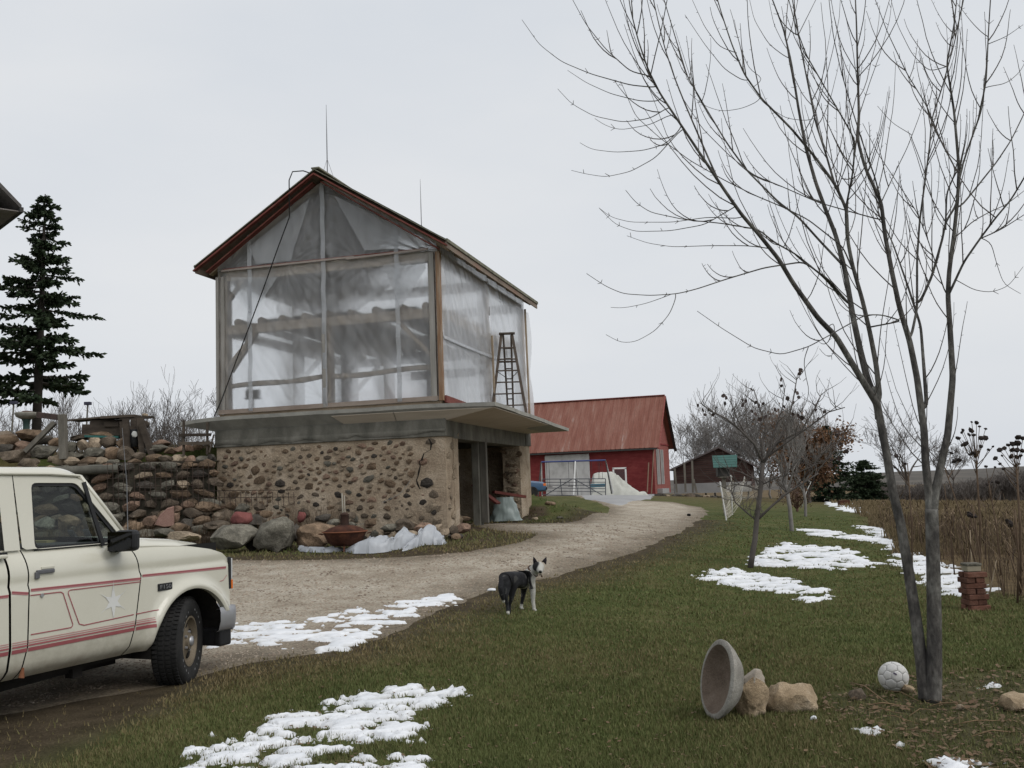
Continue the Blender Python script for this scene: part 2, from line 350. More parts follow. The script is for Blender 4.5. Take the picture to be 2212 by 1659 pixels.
tag(pebbles('gravel_stones', DRIVE, 9000, .008, .022, mat('pebble', [(.16,.12,.09),(.32,.26,.20),(.42,.36,.29)], scale=2.7, rough=.9, lo=.35, hi=.65), zoff=.012), 'small pale loose stones lying on the gravel driveway', 'gravel', kind='stuff')

# ---- snow
M_snow = mat('snow', [(.70,.72,.75),(.84,.85,.87)], scale=3, rough=.7, bump=.5, bscale=22, spec=.2, bdist=.02, attr=[('thin', ((.40,.39,.36),(.62,.62,.60)))])
SNOW = [
 ([(486,1394),(505,1352),(600,1343),(700,1336),(800,1318),(890,1298),(1000,1287),(965,1303),(900,1318),(860,1342),(800,1368),(760,1393),(700,1416),(640,1414),(600,1398)], .035, .17, 1.7, .05),
 ([(330,1675),(450,1625),(540,1583),(640,1538),(720,1512),(790,1500),(830,1488),(900,1487),(975,1491),(990,1506),(930,1524),(905,1545),(908,1570),(880,1600),(800,1612),(740,1630),(650,1655),(560,1690)], .022, .13, 2.6, .05),
 ([(650,1672),(700,1652),(790,1638),(910,1648),(920,1690),(700,1700)], .022, .09, 2.8, .045),
 ([(1512,1250),(1560,1228),(1650,1240),(1705,1252),(1795,1290),(1760,1300),(1690,1276),(1600,1270)], .045, .20, 1.9, .05),
 ([(1602,1224),(1640,1200),(1695,1172),(1770,1178),(1840,1190),(1880,1208),(1870,1228),(1800,1232),(1700,1226)], .05, .30, 1.7, .05),
 ([(1725,1142),(1790,1148),(1880,1162),(1935,1170),(1925,1176),(1840,1168),(1745,1153)], .07, .22, 1.3, .05),
 ([(1866,1138),(1900,1142),(1930,1162),(1965,1198),(2060,1228),(2135,1272),(2110,1288),(2060,1284),(1995,1252),(1945,1215),(1922,1180)], .05, .30, 1.9, .045),
 ([(1772,1072),(1800,1078),(1850,1094),(1880,1112),(1840,1108),(1795,1092)], .12, .4, .8, .06),
 ([(1848,1583),(1880,1574),(1918,1586),(1900,1596),(1865,1594)], .02, .04, 5, .05),
 ([(2015,1645),(2060,1640),(2150,1652),(2180,1700),(2030,1690)], .022, .05, 4, .06),
 ([(1930,1612),(1952,1610),(1955,1620),(1935,1620)], .02, .03, 6, .04),
 ([(2118,1478),(2160,1470),(2165,1480),(2125,1485)], .02, .04, 6, .04),
]
SNOWP = []
for k, (px, cell, amp, ns, top) in enumerate(SNOW):
    pl = gpoly(px); SNOWP.append(pl)
    sheet('snow_patch', pl, cell, M_snow, amp, ns, top*.75, ramp=.42, sink=.03, ext=.4, holes=min(amp*1.5, .24),
          lift=lambda X, Y, f: np.clip(f*.5, 0, 1)*.06*(fbm(X*4+3, Y*4, 4)))

# ---- lawn blades
def blades(name, n, m, pxr, hmin, hmax, accept, wk=.00075, bend=.6, p=1.0):
    u = RNG.uniform(pxr[0], pxr[1], n); v = pxr[2]+(pxr[3]-pxr[2])*RNG.random(n)**p
    X, Y, Z = Gv(u, v, 16); k = accept(X, Y); X, Y, Z = X[k], Y[k], Z[k]; n = len(X)
    cl = .55+.9*np.clip(fbm(X*2.2, Y*2.2, 3)+.5, 0, 1)
    a = RNG.uniform(0, 6.283, n); h = RNG.uniform(hmin, hmax, n)*cl; wd = np.maximum(.0022, wk*Y)*RNG.uniform(.7, 1.4, n); la = RNG.uniform(0, 6.283, n); ln = h*RNG.uniform(.1, bend, n)
    b = np.stack([X, Y, Z-.004], -1); s = np.stack([np.cos(a)*wd, np.sin(a)*wd, 0*a], -1); t = b+np.stack([np.cos(la)*ln, np.sin(la)*ln, h], -1)
    V = np.stack([b-s, b+s, t], 1).reshape(-1, 3); F = np.arange(3*n).reshape(-1, 3)
    tn = np.clip(RNG.normal(.27, .28, n)+1.0*fbm(X*.5, Y*.5, 4)+.65*sst(-1.6, 0, sdist(X, Y, DRIVE)+.8*fbm(X*.8, Y*.8, 3))+.5*sst(-.9, .3, sdist(X, Y, SOIL)), 0, 1)
    return npmesh(name, V, F, m, attrs={'tan': np.repeat(tn, 3)})
M_blade = mat('grass_blade', [(.082,.104,.032),(.138,.155,.056)], scale=1.5, rough=.7, spec=.2, attr=[('tan', ((.14,.115,.052),(.22,.17,.09)))])
SN_IN = lambda X, Y: np.any([in_poly(X, Y, p) for p in SNOWP], axis=0)
lawn_ok = lambda X, Y: (sdist(X, Y, DRIVE) < -.05+.5*fbm(X*1.3, Y*1.3)+.15*RNG.normal(size=X.shape)) & (sdist(X, Y, FIELD) < .3) & (Y > 4) & (Y < 34) & ~(SN_IN(X, Y) & (RNG.random(X.shape) < .8)) & (RNG.random(X.shape) > .8*(sdist(X, Y, BED) > 0)) & (RNG.random(X.shape) > .5*sst(-1.2, .0, sdist(X, Y, DRIVE)+.8*fbm(X*.9, Y*.9, 3))) & (RNG.random(X.shape) > .97*sst(-.5, .2, sdist(X, Y, SOIL)+.6*fbm(X*1.7, Y*1.7))) & (X > -6.5)
tag(blades('lawn_grass', 460000, M_blade, (-300, 2800, 1085, 1720), .018, .045, lawn_ok, p=.8), 'short olive green winter lawn grass beside the driveway', 'grass', kind='stuff')
mound_ok = lambda X, Y: (sdist(X, Y, DRIVE) < .0) & (Y > 19) & (Y < 36) & (X < 5.5)
tag(blades('bank_grass', 14000, M_blade, (480, 1320, 1060, 1215), .03, .09, mound_ok), 'rough grass on the bank and wall foot around the stone barn', 'grass', kind='stuff')
# fallen leaves and dry litter on the lawn
def litter(name, n, pxr, rmin, rmax, accept, m):
    u = RNG.uniform(pxr[0], pxr[1], n); v = RNG.uniform(pxr[2], pxr[3], n); X, Y, Z = Gv(u, v, 16); k = accept(X, Y); X, Y, Z = X[k], Y[k], Z[k]; n = len(X)
    a = RNG.uniform(0, 6.28, n); r = RNG.uniform(rmin, rmax, n); e = np.stack([np.cos(a), np.sin(a), RNG.uniform(-.4, .4, n)], -1)*r[:, None]; f = np.stack([-np.sin(a), np.cos(a), RNG.uniform(-.4, .4, n)], -1)*(r*RNG.uniform(.3, .8, n))[:, None]
    c = np.stack([X, Y, Z+.022], -1); V = np.stack([c-e, c-f*.9, c+e, c+f], 1).reshape(-1, 3)
    return npmesh(name, V, np.arange(4*n).reshape(-1, 4), m, attrs={'tan': np.repeat(RNG.random(n), 4)})
M_leaf = mat('dry_leaf', [(.07,.042,.022),(.16,.10,.055)], scale=3, rough=.8, attr=[('tan', ((.20,.15,.09),(.10,.055,.03)))])
tag(litter('fallen_leaves', 2200, (500, 2260, 1240, 1700), .008, .020, lambda X, Y: sdist(X, Y, DRIVE) < .3, M_leaf), 'small dry brown leaves scattered over the lawn', 'leaves', kind='stuff')
tag(litter('bed_litter', 1500, (1780, 2280, 1430, 1720), .010, .032, lambda X, Y: sdist(X, Y, BED) > -.1, M_leaf), 'dry leaf litter round the foot of the twin trunked tree', 'leaves', kind='stuff')
# ================================================================ timber-framed barn on a stone basement
BZ = .70
barn = thing('barn', 'tall timber framed barn wrapped in clear plastic sheeting on a fieldstone basement', 'barn', (float(BC[0]), float(BC[1]), BZ), -BA, local=True)
ROOT[barn.name] = Vector((0, 0, BZ))            # local x along the gable (0 at the near corner), y into the depth, z still counted from the world's zero
BW, BL = 5.6, 7.5
M_mortar = mat('mortar', [(.22,.165,.115),(.36,.285,.205),(.46,.38,.29)], scale=1.8, rough=1, bump=.9, bscale=14, fine=.22, fscale=45, bdist=.05)
M_conc = mat('stained_concrete', [(.075,.073,.062),(.13,.125,.105),(.20,.19,.165)], scale=2.4, rough=.95, bump=.4, bscale=20, fine=.15, stretch=(1,1,.5))
M_slab = mat('slab_concrete', [(.22,.215,.195),(.33,.32,.285)], scale=3, rough=.9, bump=.3, bscale=25, fine=.12)
M_ply = mat('formwork_ply', [(.40,.34,.27),(.50,.44,.36)], scale=2, rough=.85, stretch=(.4,4,1), fine=.06)
STONE_COLS = [(.050,.042,.035),(.115,.09,.066),(.165,.115,.075),(.135,.125,.10),(.21,.14,.10),(.075,.066,.055),(.29,.23,.165)]
def stone_mats():
    out = []
    for i, c in enumerate(STONE_COLS):
        out.append(mat('fieldstone_%d' % i, [tuple(x*.65 for x in c), c, tuple(min(.6, x*1.5+.01) for x in c)], scale=5, rough=.95, bump=.9, bscale=16, fine=.35, fscale=60, rnd=.25, bdist=.03, lo=.36, hi=.64))
    return out
MST = stone_mats()
# ---- basement walls (openings left in the near side)
def wall_box(name, x0, x1, y0, y1, z0, z1, m, sub=None, amp=.03, parent=barn):
    mb = MB(); d = .22
    def face(p0, ex, ey, nrm):
        nu = max(2, int(ex.length/d)+1); nv = max(2, int(ey.length/d)+1)
        mb.grid(nu, nv, lambda u, v: p0+ex*u+ey*v+nrm*(amp*mnoise.noise((p0+ex*u+ey*v)*1.7)*1.2 if 0 < u < 1 and 0 < v < 1 else 0))
    A = Vector((x0, y0, z0)); X = Vector((x1-x0, 0, 0)); Y = Vector((0, y1-y0, 0)); Z = Vector((0, 0, z1-z0))
    face(A, X, Z, Vector((0,-1,0))); face(A+Y, X, Z, Vector((0,1,0))); face(A, Y, Z, Vector((-1,0,0))); face(A+X, Y, Z, Vector((1,0,0))); face(A+Z, X, Y, Vector((0,0,1)))
    return mb.build(name, m, parent)
front_wall = wall_box('stone_wall', -BW-.05, .04, 0, .5, .3, 2.86, M_mortar)
front_wall['label'] = 'front basement wall of fieldstones set in crumbling tan mortar'
wall_box('side_wall', -BW-.05, -BW+.45, .5, BL-.5, .5, 2.86, M_mortar)
wall_box('back_wall', -BW-.05, .04, BL-.5, BL, .4, 2.86, M_mortar)
near_pier = wall_box('corner_pier', -.45, .055, .5, .84, .3, 2.84, M_mortar, amp=.06)
far_pier = wall_box('corner_pier', -.45, .055, 6.3, BL-.5, .4, 2.84, M_mortar, amp=.06)
# concrete ring beam and lintel above the openings
mb = MB()
mb.box((-BW/2, .24, 3.03), (BW+.16, .56, .40)); mb.box((-BW/2, BL-.24, 3.03), (BW+.16, .56, .40)); mb.box((-BW+.2, BL/2, 3.03), (.5, BL-1.04, .40))
mb.box((-.2, BL/2, 3.01), (.52, BL-1.04, .42)); mb.build('ring_beam', M_conc, barn, bevel=.015)
# ragged concrete wash running down over the masonry
mb = MB(); n = 60
mb.grid(n, 4, lambda u, v: Vector((-BW-.06+u*(BW+.12), -.052-.012*math.sin(v*3.1), 3.0-v*(.10+.10*mnoise.noise((u*9, 2.2, 0))+.05*mnoise.noise((u*31, 5, 0))))))
mb.build('concrete_wash', M_conc, barn, smooth=True)
# opening post with its cast pilaster
mb = MB(); mb.box((-.02, 3.05, 1.85), (.17, .13, 2.10)); mb.build('opening_post', mat('grey_post', [(.085,.08,.068),(.145,.135,.115)], scale=6, rough=.9, stretch=(1,1,.3), bump=.2), barn, bevel=.01)
mb = MB(); mb.box((-.20, 3.05, 1.8), (.18, .30, 2.2)); mb.build('pilaster', M_conc, barn, bevel=.01)
# floor slab that juts out over the basement, thick at the wall, thin at the rim
x0, x1, y0, y1 = -BW-.88, 1.28, -.22, 7.3
mb = MB(); N_ = 18
def slab_top(x, y):
    dx = max(-BW-x, x-0, 0); return 3.55-.03*dx-.02*max(0, -y)-(.10*max(0, (-BW-x)-.25)**1.5)-(.22*min(1, x/1.28)*max(0, y)/7.2 if x > 0 else 0)
def rim(t):
    t = t % 4
    if t < 1: return x0+(x1-x0)*t, y0
    if t < 2: return x1, y0+(y1-y0)*(t-1)
    if t < 3: return x1-(x1-x0)*(t-2), y1
    return x0, y1-(y1-y0)*(t-3)
NR = 80; ring_t = []; ring_b = []; inner_b = []
for k in range(NR):
    x, y = rim(4*k/NR); zt = slab_top(x, y)+.012*mnoise.noise((x*1.3, y*1.3, 1))
    ring_t.append((x, y, zt)); ring_b.append((x, y, zt-.085)); inner_b.append((min(max(x, -BW-.02), .02), min(max(y, .02), BL-.02), 3.20))
mb.add(ring_t+ring_b+inner_b, [(k, (k+1) % NR, (k+1) % NR+NR, k+NR) for k in range(NR)]+[(k+NR, (k+1) % NR+NR, (k+1) % NR+2*NR, k+2*NR) for k in range(NR)])
inner_t = [(min(max(p[0], -BW), 0), min(max(p[1], 0), BL), 3.55) for p in ring_t]
n0 = len(mb.v); mb.v.extend(inner_t); mb.f += [(k, k+n0, (k+1) % NR+n0, (k+1) % NR) for k in range(NR)]
mb.add([(-BW,0,3.548),(0,0,3.548),(0,BL,3.548),(-BW,BL,3.548)], [(0,1,2,3)])
slab = mb.build('floor_slab', M_slab, barn)
# ply formwork sheets still hanging under the rim
def under(x, y):
    ix, iy = min(max(x, -BW-.02), .02), min(max(y, .02), BL-.02)
    # blend between wall and rim
    fx = (x-0)/(x1) if x > 0 else (0 if x > -BW else (-BW-x)/(-BW-x0)); fy = (-y)/(-y0) if y < 0 else 0; f = max(0, min(1, max(fx, fy)))
    return 3.20+f*(slab_top(x, y)-.085-3.20)-.014
def ply_sheet(pts):
    mb = MB(); n = len(pts); mb.add([(x, y, under(x, y)) for x, y in pts]+[(x, y, under(x, y)-.012) for x, y in pts], [tuple(range(n)), tuple(reversed(range(n, 2*n)))]+[(i, i+n, (i+1) % n+n, (i+1) % n) for i in range(n)])
    mb.build('ply_sheet', M_ply, barn)
ply_sheet([(.03,.03),(1.24,-.18),(1.25,2.4),(.03,2.4)]); ply_sheet([(.03,2.42),(1.25,2.42),(1.25,4.84),(.03,4.84)]); ply_sheet([(.03,4.86),(1.0,4.86),(1.0,7.2),(.03,7.2)])
ply_sheet([(-2.3,.01),(-1.1,.01),(-1.1,-.19),(-2.6,-.19)]); ply_sheet([(-1.08,.01),(.02,.01),(1.2,-.19),(-1.08,-.19)])
# ---- stones in the front wall
PXW = [  # (u, v, half width px, half height px, tone): stones that stand out in the photograph
 (683,1089,9,6,0),(620,1114,7,5,0),(768,1120,10,9,3),(836,1115,11,7,1),(913,1083,13,8,0),(938,1103,9,9,0),(838,1147,11,11,1),(873,1147,14,9,3),(921,1133,10,9,3),(912,1119,8,6,1),(1007,1120,12,6,2),(826,1182,11,9,3),(872,1182,10,7,4),(845,1195,8,9,1),(945,1194,10,8,2),(822,1230,15,9,0),(873,1240,11,9,0),(908,1235,12,9,3),(695,1235,15,13,0),(613,1234,19,15,5),(656,1238,12,9,1),(998,1235,12,7,1),(1020,1228,11,9,4),(1021,1262,18,9,1),(978,1260,10,7,4),
 (592,1245,9,7,1),(763,1127,8,8,1),(740,1118,9,7,1),(724,1150,12,7,4),(671,1167,8,6,0),(645,1180,9,9,5),(655,1200,9,8,1),(788,1162,7,6,0),(757,1172,10,6,0),(737,1187,7,5,1),(700,1204,8,8,2),(770,1205,10,6,3),(625,1200,7,7,1),(572,1163,10,9,4),(584,1185,8,9,1),(560,1200,7,8,2),(938,1214,8,6,1),(957,1211,9,5,0),(968,1170,9,5,2),(1035,1270,14,8,2)]
def w2l(u, v):                                  # pixel -> (x, z) on the front wall
    d = ray(u, v); nrm = np.array([BYL[0], BYL[1], 0]); c = np.array([BC[0], BC[1], 0]); t = float((c[:2]@BYL)/(d@nrm)); q = np.array([0, 0, EYE])+d*t
    return float((q[:2]-BC)@BXL), float(q[2])
def stone_mesh(seed, sub=2):
    mb = MB(); mb.rock((0,0,0), (1, .8, 1), seed=seed, sub=sub, amp=.5, flat=9); me = bpy.data.meshes.new('stone'); me.from_pydata(mb.v, [], mb.f); me.update(); me.shade_smooth(); me.set_sharp_from_angle(angle=.6); return me
STM = [[stone_mesh(k*1.37+j*.61, 1 if k % 3 else 2) for k in range(6)] for j in range(len(MST))]
for j, l in enumerate(STM):
    for me in l: me.materials.append(MST[j])
rs = random.Random(5); placed = []
def put_stone(parent, x, y, z, rx, ry, rz_, tone, name='stone', rot=None):
    o = bpy.data.objects.new(name, STM[tone][rs.randrange(6)]); COL.objects.link(o); o.parent = parent
    o.location = (x, y, z); o.scale = (rx, ry, rz_); o.rotation_euler = rot or (rs.uniform(-.15, .15), rs.uniform(-.35, .35), rs.uniform(-.12, .12)); return o
def try_stone(x, z, rx, rz_, tone, dep=None, force=False):
    if not force:
        for (a, b, ra, rb) in placed:
            if ((x-a)/(rx+ra))**2+((z-b)/(rz_+rb))**2 < 1.0: return False
    placed.append((x, z, rx, rz_)); d = dep if dep is not None else min(.07, .35*min(rx, rz_)+.015)
    put_stone(front_wall, x, -.004, z-BZ, rx, d, rz_, tone); return True
for u, v, hw, hh, tn in PXW:
    x, z = w2l(u, v); try_stone(x, z, hw*.0111, hh*.0111, tn, force=True)
for _ in range(9000):                            # smaller stones fill the gaps, big ones low down
    x = rs.uniform(-5.5, -.75 if rs.random() < .93 else -.2); z = rs.uniform(.72, 2.76); low = z < 1.25
    r = rs.uniform(.09, .20) if low else rs.choice([rs.uniform(.045, .085), rs.uniform(.08, .15)])
    if len(placed) > 292: break
    tn = rs.choice([0,1,2,2,3,4,4,6,6,2]) if not low else rs.choice([1,2,2,4,4,6,3,6])
    try_stone(x, z, r*rs.uniform(1, 1.35), r*rs.uniform(.62, .95), tn)
# quoin lumps of the pier edges beside the opening
for yy, par, zr in ((.84, near_pier, (.85, 2.75)), (6.3, far_pier, (1.0, 2.75))):
    z = zr[0]
    while z < zr[1]:
        h = rs.uniform(.10, .19); o = put_stone(par, -.16+rs.uniform(-.05,.05), yy, z+h-BZ, .25, .10, h, 6); z += 2*h*.86
for z in (.95, 1.25): try_stone(-.30, z, .27, .15, 6, dep=.07, force=True)
for k in range(9): put_stone(near_pier, .035, .34+rs.uniform(-.22,.22), .85-BZ+k*.22, .05, .14, .10, 6)
for k in range(26):                              # rough inner face of the far pier and wall seen through the opening
    put_stone(far_pier, rs.uniform(-.45, 0), 6.31, rs.uniform(.95, 2.7)-BZ, rs.uniform(.09,.17), .09, rs.uniform(.07,.13), rs.choice([1,2,6,6,4]))
# crack down the corner
mb = MB(); cp = [w2l(*p) for p in ((1005,1071),(1010,1080),(1012,1095),(1004,1102),(993,1106),(989,1118),(984,1125),(986,1133),(982,1146),(978,1156),(977,1166),(981,1175))]
cp = [w2l(u-108, v-0) if False else w2l(u, v) for u, v in [(1048/1.1302,1071*1),]]
crk = [(1048,1075),(1053,1086),(1054,1098),(1046,1104),(1036,1110),(1033,1122),(1027,1130),(1029,1140),(1026,1150),(1022,1160),(1019,1168),(1024,1180),(1025,1188)]
pts = []
for zx, zy in [(1870,410),(1892,455),(1885,505),(1830,535),(1812,590),(1792,600),(1800,640),(1788,690),(1780,730),(1768,755),(1778,790),(1798,830)]:
    pts.append(w2l((500+zx/3.403)/1.1302, (950+zy/3.403)/1.1302))
vs = []; 
for k, (x, z) in enumerate(pts):
    wv = .012+.012*(k % 3 == 1); vs += [(x-wv, -.075, z), (x+wv, -.075, z), (x, .02, z)]
fs = []
for k in range(len(pts)-1): fs += [(3*k, 3*k+1, 3*k+4, 3*k+3)]
mb.add(vs, fs); mb.build('crack', mat('crack_dark', [(.012,.010,.008),(.02,.017,.014)], rough=1), front_wall)
# thin pipe, loose wire and iron rod against the wall
def gl(u, v, y=-.1): x, z = w2l(u, v); return Vector((x, y, z))
mb = MB(); mb.tube([gl(743,1065), gl(745,1110), gl(747,1160), gl(748,1215)], .018, 6); mb.tube([gl(748,1070,-.1), gl(750,1120,-.1), gl(752,1214,-.1)], .012, 6); mb.build('drain_pipe', mat('pale_pipe', [(.30,.28,.23),(.40,.37,.31)], rough=.6), barn, smooth=True)
mb = MB(); mb.tube([gl(533,1132), gl(533,1200)], .012, 6); mb.build('white_rod', mat('white_rod', [(.55,.54,.5),(.65,.64,.6)], rough=.5), barn)
mb = MB(); mb.tube([gl(890,1037), gl(880,1052), gl(868,1066), gl(852,1075), gl(830,1085)], .006, 5); mb.tube([gl(620,1140), gl(700,1141), gl(790,1131)], .005, 5); mb.build('loose_wire', mat('grey_wire', [(.25,.24,.22),(.3,.3,.28)], rough=.5), barn)
# ---- timber frame
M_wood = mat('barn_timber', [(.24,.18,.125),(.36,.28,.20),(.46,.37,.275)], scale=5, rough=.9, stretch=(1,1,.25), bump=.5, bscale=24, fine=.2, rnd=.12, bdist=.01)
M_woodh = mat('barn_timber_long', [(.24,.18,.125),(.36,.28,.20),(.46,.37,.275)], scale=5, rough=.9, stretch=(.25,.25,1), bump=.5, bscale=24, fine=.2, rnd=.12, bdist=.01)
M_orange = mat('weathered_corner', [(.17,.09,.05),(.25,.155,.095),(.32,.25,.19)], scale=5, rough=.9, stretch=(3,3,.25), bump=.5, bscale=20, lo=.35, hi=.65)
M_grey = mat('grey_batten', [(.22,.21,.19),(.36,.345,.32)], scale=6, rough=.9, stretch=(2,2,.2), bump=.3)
M_wf = mat('front_timber', [(.34,.26,.18),(.48,.38,.28),(.58,.48,.37)], scale=5, rough=.9, stretch=(.25,.25,1), bump=.4, bscale=24, fine=.2, bdist=.01)  # barn timber with brightened colour, making up light lost through the sheeting
M_wfv = mat('front_timber_post', [(.34,.26,.18),(.48,.38,.28),(.58,.48,.37)], scale=5, rough=.9, stretch=(1,1,.25), bump=.4, bscale=24, fine=.2, bdist=.01)  # same light-compensating brightened colour, grain upright for the posts
YS = [0.12, 3.8, BL-.12]; XS = [-BW+.14, -2.8, -.14]
def post(x, y, z0, z1, w_=.24, m=M_wood, name='post'):
    mb = MB(); mb.box((x, y, (z0+z1)/2), (w_, w_, z1-z0)); return mb.build(name, m, barn, bevel=.012)
ridge_z = 9.12; slope = .63
def roof_z(x): return ridge_z-slope*abs(x+2.8)
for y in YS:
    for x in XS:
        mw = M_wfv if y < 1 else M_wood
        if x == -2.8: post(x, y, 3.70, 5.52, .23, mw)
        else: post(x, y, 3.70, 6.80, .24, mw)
mb = MB(); mb.box((.012, -.055, 5.3), (.10, .10, 3.36)); mb.build('corner_board', M_orange, barn, bevel=.006)
mb = MB(); mb.box((-.155, -.048, 5.3), (.13, .05, 3.36)); mb.build('corner_board', M_grey, barn)
mb = MB(); mb.box((-BW+.02, -.05, 5.25), (.06, .06, 3.3)); mb.box((-BW+.16, -.045, 5.25), (.07, .05, 3.3)); mb.build('corner_board', M_grey, barn)
for y in YS:
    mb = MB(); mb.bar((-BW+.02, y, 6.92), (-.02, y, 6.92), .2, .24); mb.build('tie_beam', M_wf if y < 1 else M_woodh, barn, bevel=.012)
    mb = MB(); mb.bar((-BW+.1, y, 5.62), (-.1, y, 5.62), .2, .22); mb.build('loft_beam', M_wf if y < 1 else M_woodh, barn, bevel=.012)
    mb = MB(); mb.bar((-BW+.02, y, 3.63), (-.02, y, 3.63), .24, .14); mb.build('sill_beam', M_woodh, barn, bevel=.01)
for x in (XS[0], XS[2]):
    mb = MB(); mb.bar((x, .02, 6.93), (x, BL-.02, 6.93), .18, .2); mb.build('wall_plate', M_woodh, barn, bevel=.012)
    mb = MB(); mb.bar((x, .3, 5.60), (x, BL-.3, 5.60), .18, .2); mb.build('girt', M_woodh, barn, bevel=.012)
    mb = MB(); mb.bar((x, .25, 3.63), (x, BL-.25, 3.63), .2, .14); mb.build('sill_beam', M_woodh, barn)
# crooked mid rail made from a debarked log
for xa, xb, za, zb in ((-5.35, -2.95, 4.24, 4.37), (-2.68, -.26, 4.36, 4.37)):
    mb = MB(); pp = []; rr = []
    for k in range(11):
        f = k/10; pp.append((xa+(xb-xa)*f, .1, za+(zb-za)*f+.035*math.sin(f*5+xa))); rr.append(.062+.018*mnoise.noise((f*6, xa, 0)))
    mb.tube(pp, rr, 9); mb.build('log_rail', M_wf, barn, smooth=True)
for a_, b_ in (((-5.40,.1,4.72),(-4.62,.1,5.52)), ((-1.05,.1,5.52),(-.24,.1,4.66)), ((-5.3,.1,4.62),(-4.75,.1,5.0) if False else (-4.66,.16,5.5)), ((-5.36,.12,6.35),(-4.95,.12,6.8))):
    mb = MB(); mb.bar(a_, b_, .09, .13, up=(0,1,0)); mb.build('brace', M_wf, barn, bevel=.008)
for y in (3.8, BL-.12):
    for x, s_ in ((XS[0], 1), (XS[2], -1)):
        mb = MB(); mb.bar((x, y, 4.7), (x+s_*.85, y, 5.5), .1, .12, up=(0,1,0)); mb.build('brace', M_woodh, barn)
for y, s_ in ((3.8, -1), (3.8, 1)):
    mb = MB(); mb.bar((XS[2], y, 4.6), (XS[2], y+s_*.9, 5.5), .1, .12, up=(1,0,0)); mb.build('brace', M_woodh, barn)
for x in (-4.5, -3.7, -1.9, -1.1):               # log joists of the loft, resting on the loft beams
    pass
for k in range(9):
    x = -5.15+k*.60+rs.uniform(-.06, .06); r = rs.uniform(.085, .11)
    mb = MB(); mb.tube([(x, .09, 5.79), (x+.03, 2.5, 5.80), (x-.02, 5, 5.79), (x, BL-.02, 5.80)], [r, r*.95, r*1.03, r], 9); mb.build('loft_joist', M_woodh, barn, smooth=True)
M_dark = mat('old_boards', [(.10,.085,.07),(.18,.15,.12)], scale=5, rough=.95, stretch=(3,.3,1), bump=.3, rnd=.2)
for k in range(18):                              # loft boards
    x = -5.3+k*.29
    if k in (0, 1, 4, 11, 12, 16, 17): continue
    mb = MB(); mb.box((x, BL/2+.25, 5.915), (.275, BL-.9, .03)); mb.build('loft_board', M_dark, barn)
# hay, stacked boards, machinery seen dimly inside
mb = MB(); mb.box((-3.55, 2.9, 4.55), (.32, .3, 2.0)); mb.build('inner_post', M_dark, barn)
mb = MB(); mb.box((-1.35, 3.2, 4.5), (.26, .26, 1.95)); mb.build('inner_post', M_dark, barn)
mb = MB(); mb.bar((-2.6, 4.4, 5.25), (-.6, 4.4, 5.25), .1, .3); mb.bar((-2.4, 4.4, 4.75), (-.6, 4.4, 4.75), .1, .22); mb.build('inner_boarding', M_dark, barn)
# rafters
for k in range(9):
    y = .1+k*(BL-.2)/8
    for s_ in (-1, 1):
        mb = MB(); xe = -2.8+s_*3.05; mb.bar((-2.8, y, ridge_z-.17), (xe, y, roof_z(xe)-.17), .07, .14, up=(0,1,0)); mb.build('rafter', M_wood, barn)
# ---- roof
M_shingle = mat('old_shingle', [(.10,.10,.075),(.18,.175,.13),(.26,.25,.20)], scale=5, rough=.95, bump=.6, bscale=30, fine=.2)
M_redw = mat('red_trim', [(.10,.028,.022),(.17,.05,.04),(.20,.085,.065)], scale=6, rough=.85, stretch=(.4,3,1), fine=.15, bump=.2)
M_soff = mat('soffit_boards', [(.13,.10,.082),(.22,.175,.14),(.24,.15,.115)], scale=4, rough=.9, stretch=(4,.3,1), fine=.2)
for s_, nm in ((-1, 'roof_slope'), (1, 'roof_slope')):
    xe = -2.8+s_*(3.16 if s_ < 0 else 3.16); ya, yb = -.42, BL+.4
    mb = MB(); zr, ze = ridge_z+.02, roof_z(xe)+.02
    mb.grid(14, 26, lambda u, v: Vector((-2.8+(xe+2.8)*u, ya+(yb-ya)*v, zr+(ze-zr)*u+.012*mnoise.noise((u*5, v*9, s_*3)))))
    mb.grid(2, 2, lambda u, v: Vector((-2.8+(xe+2.8)*u, ya+(yb-ya)*v, zr+(ze-zr)*u-.06)))
    mb.bar((-2.8, ya, zr-.03), (xe, ya, ze-.03), .02, .075, up=(0,1,0)); mb.bar((-2.8, yb, zr-.03), (xe, yb, ze-.03), .02, .075, up=(0,1,0)); mb.bar((xe, ya, ze-.02), (xe, yb, ze-.02), .03, .075)
    sl_ = mb.build(nm, M_shingle, barn)
    for k in range(12):                          # roof boarding seen from below
        f0, f1 = k/12+.004, (k+1)/12-.004
        mb = MB(); mb.add([(-2.8+(xe+2.8)*f, y, zr+(ze-zr)*f-.075) for f in (f0, f1) for y in (ya+.03, yb-.03)], [(0,1,3,2)]); mb.build('roof_board', M_soff, sl_)
    mb = MB(); mb.bar((-2.8, ya-.02, zr-.14), (xe, ya-.02, ze-.14), .035, .11, up=(0,1,0)); mb.build('barge_board', M_redw, barn)
    mb = MB(); mb.bar((-2.8+s_*.1, ya+.16, zr-.30), (xe-s_*.25, ya+.16, ze-.16), .03, .16, up=(0,1,0)); mb.build('barge_board', M_redw, barn)
    mb = MB(); mb.bar((xe-s_*.03, ya, ze-.12), (xe-s_*.03, yb, ze-.12), .03, .13); mb.build('eave_board', M_soff, barn)
mb = MB(); mb.bar((-2.8, -.40, ridge_z+.04), (-2.8, BL+.38, ridge_z+.04), .2, .035); mb.build('ridge_cap', M_shingle, barn)
M_rod = mat('rod_metal', [(.16,.16,.17),(.26,.26,.27)], rough=.5, metal=.6)
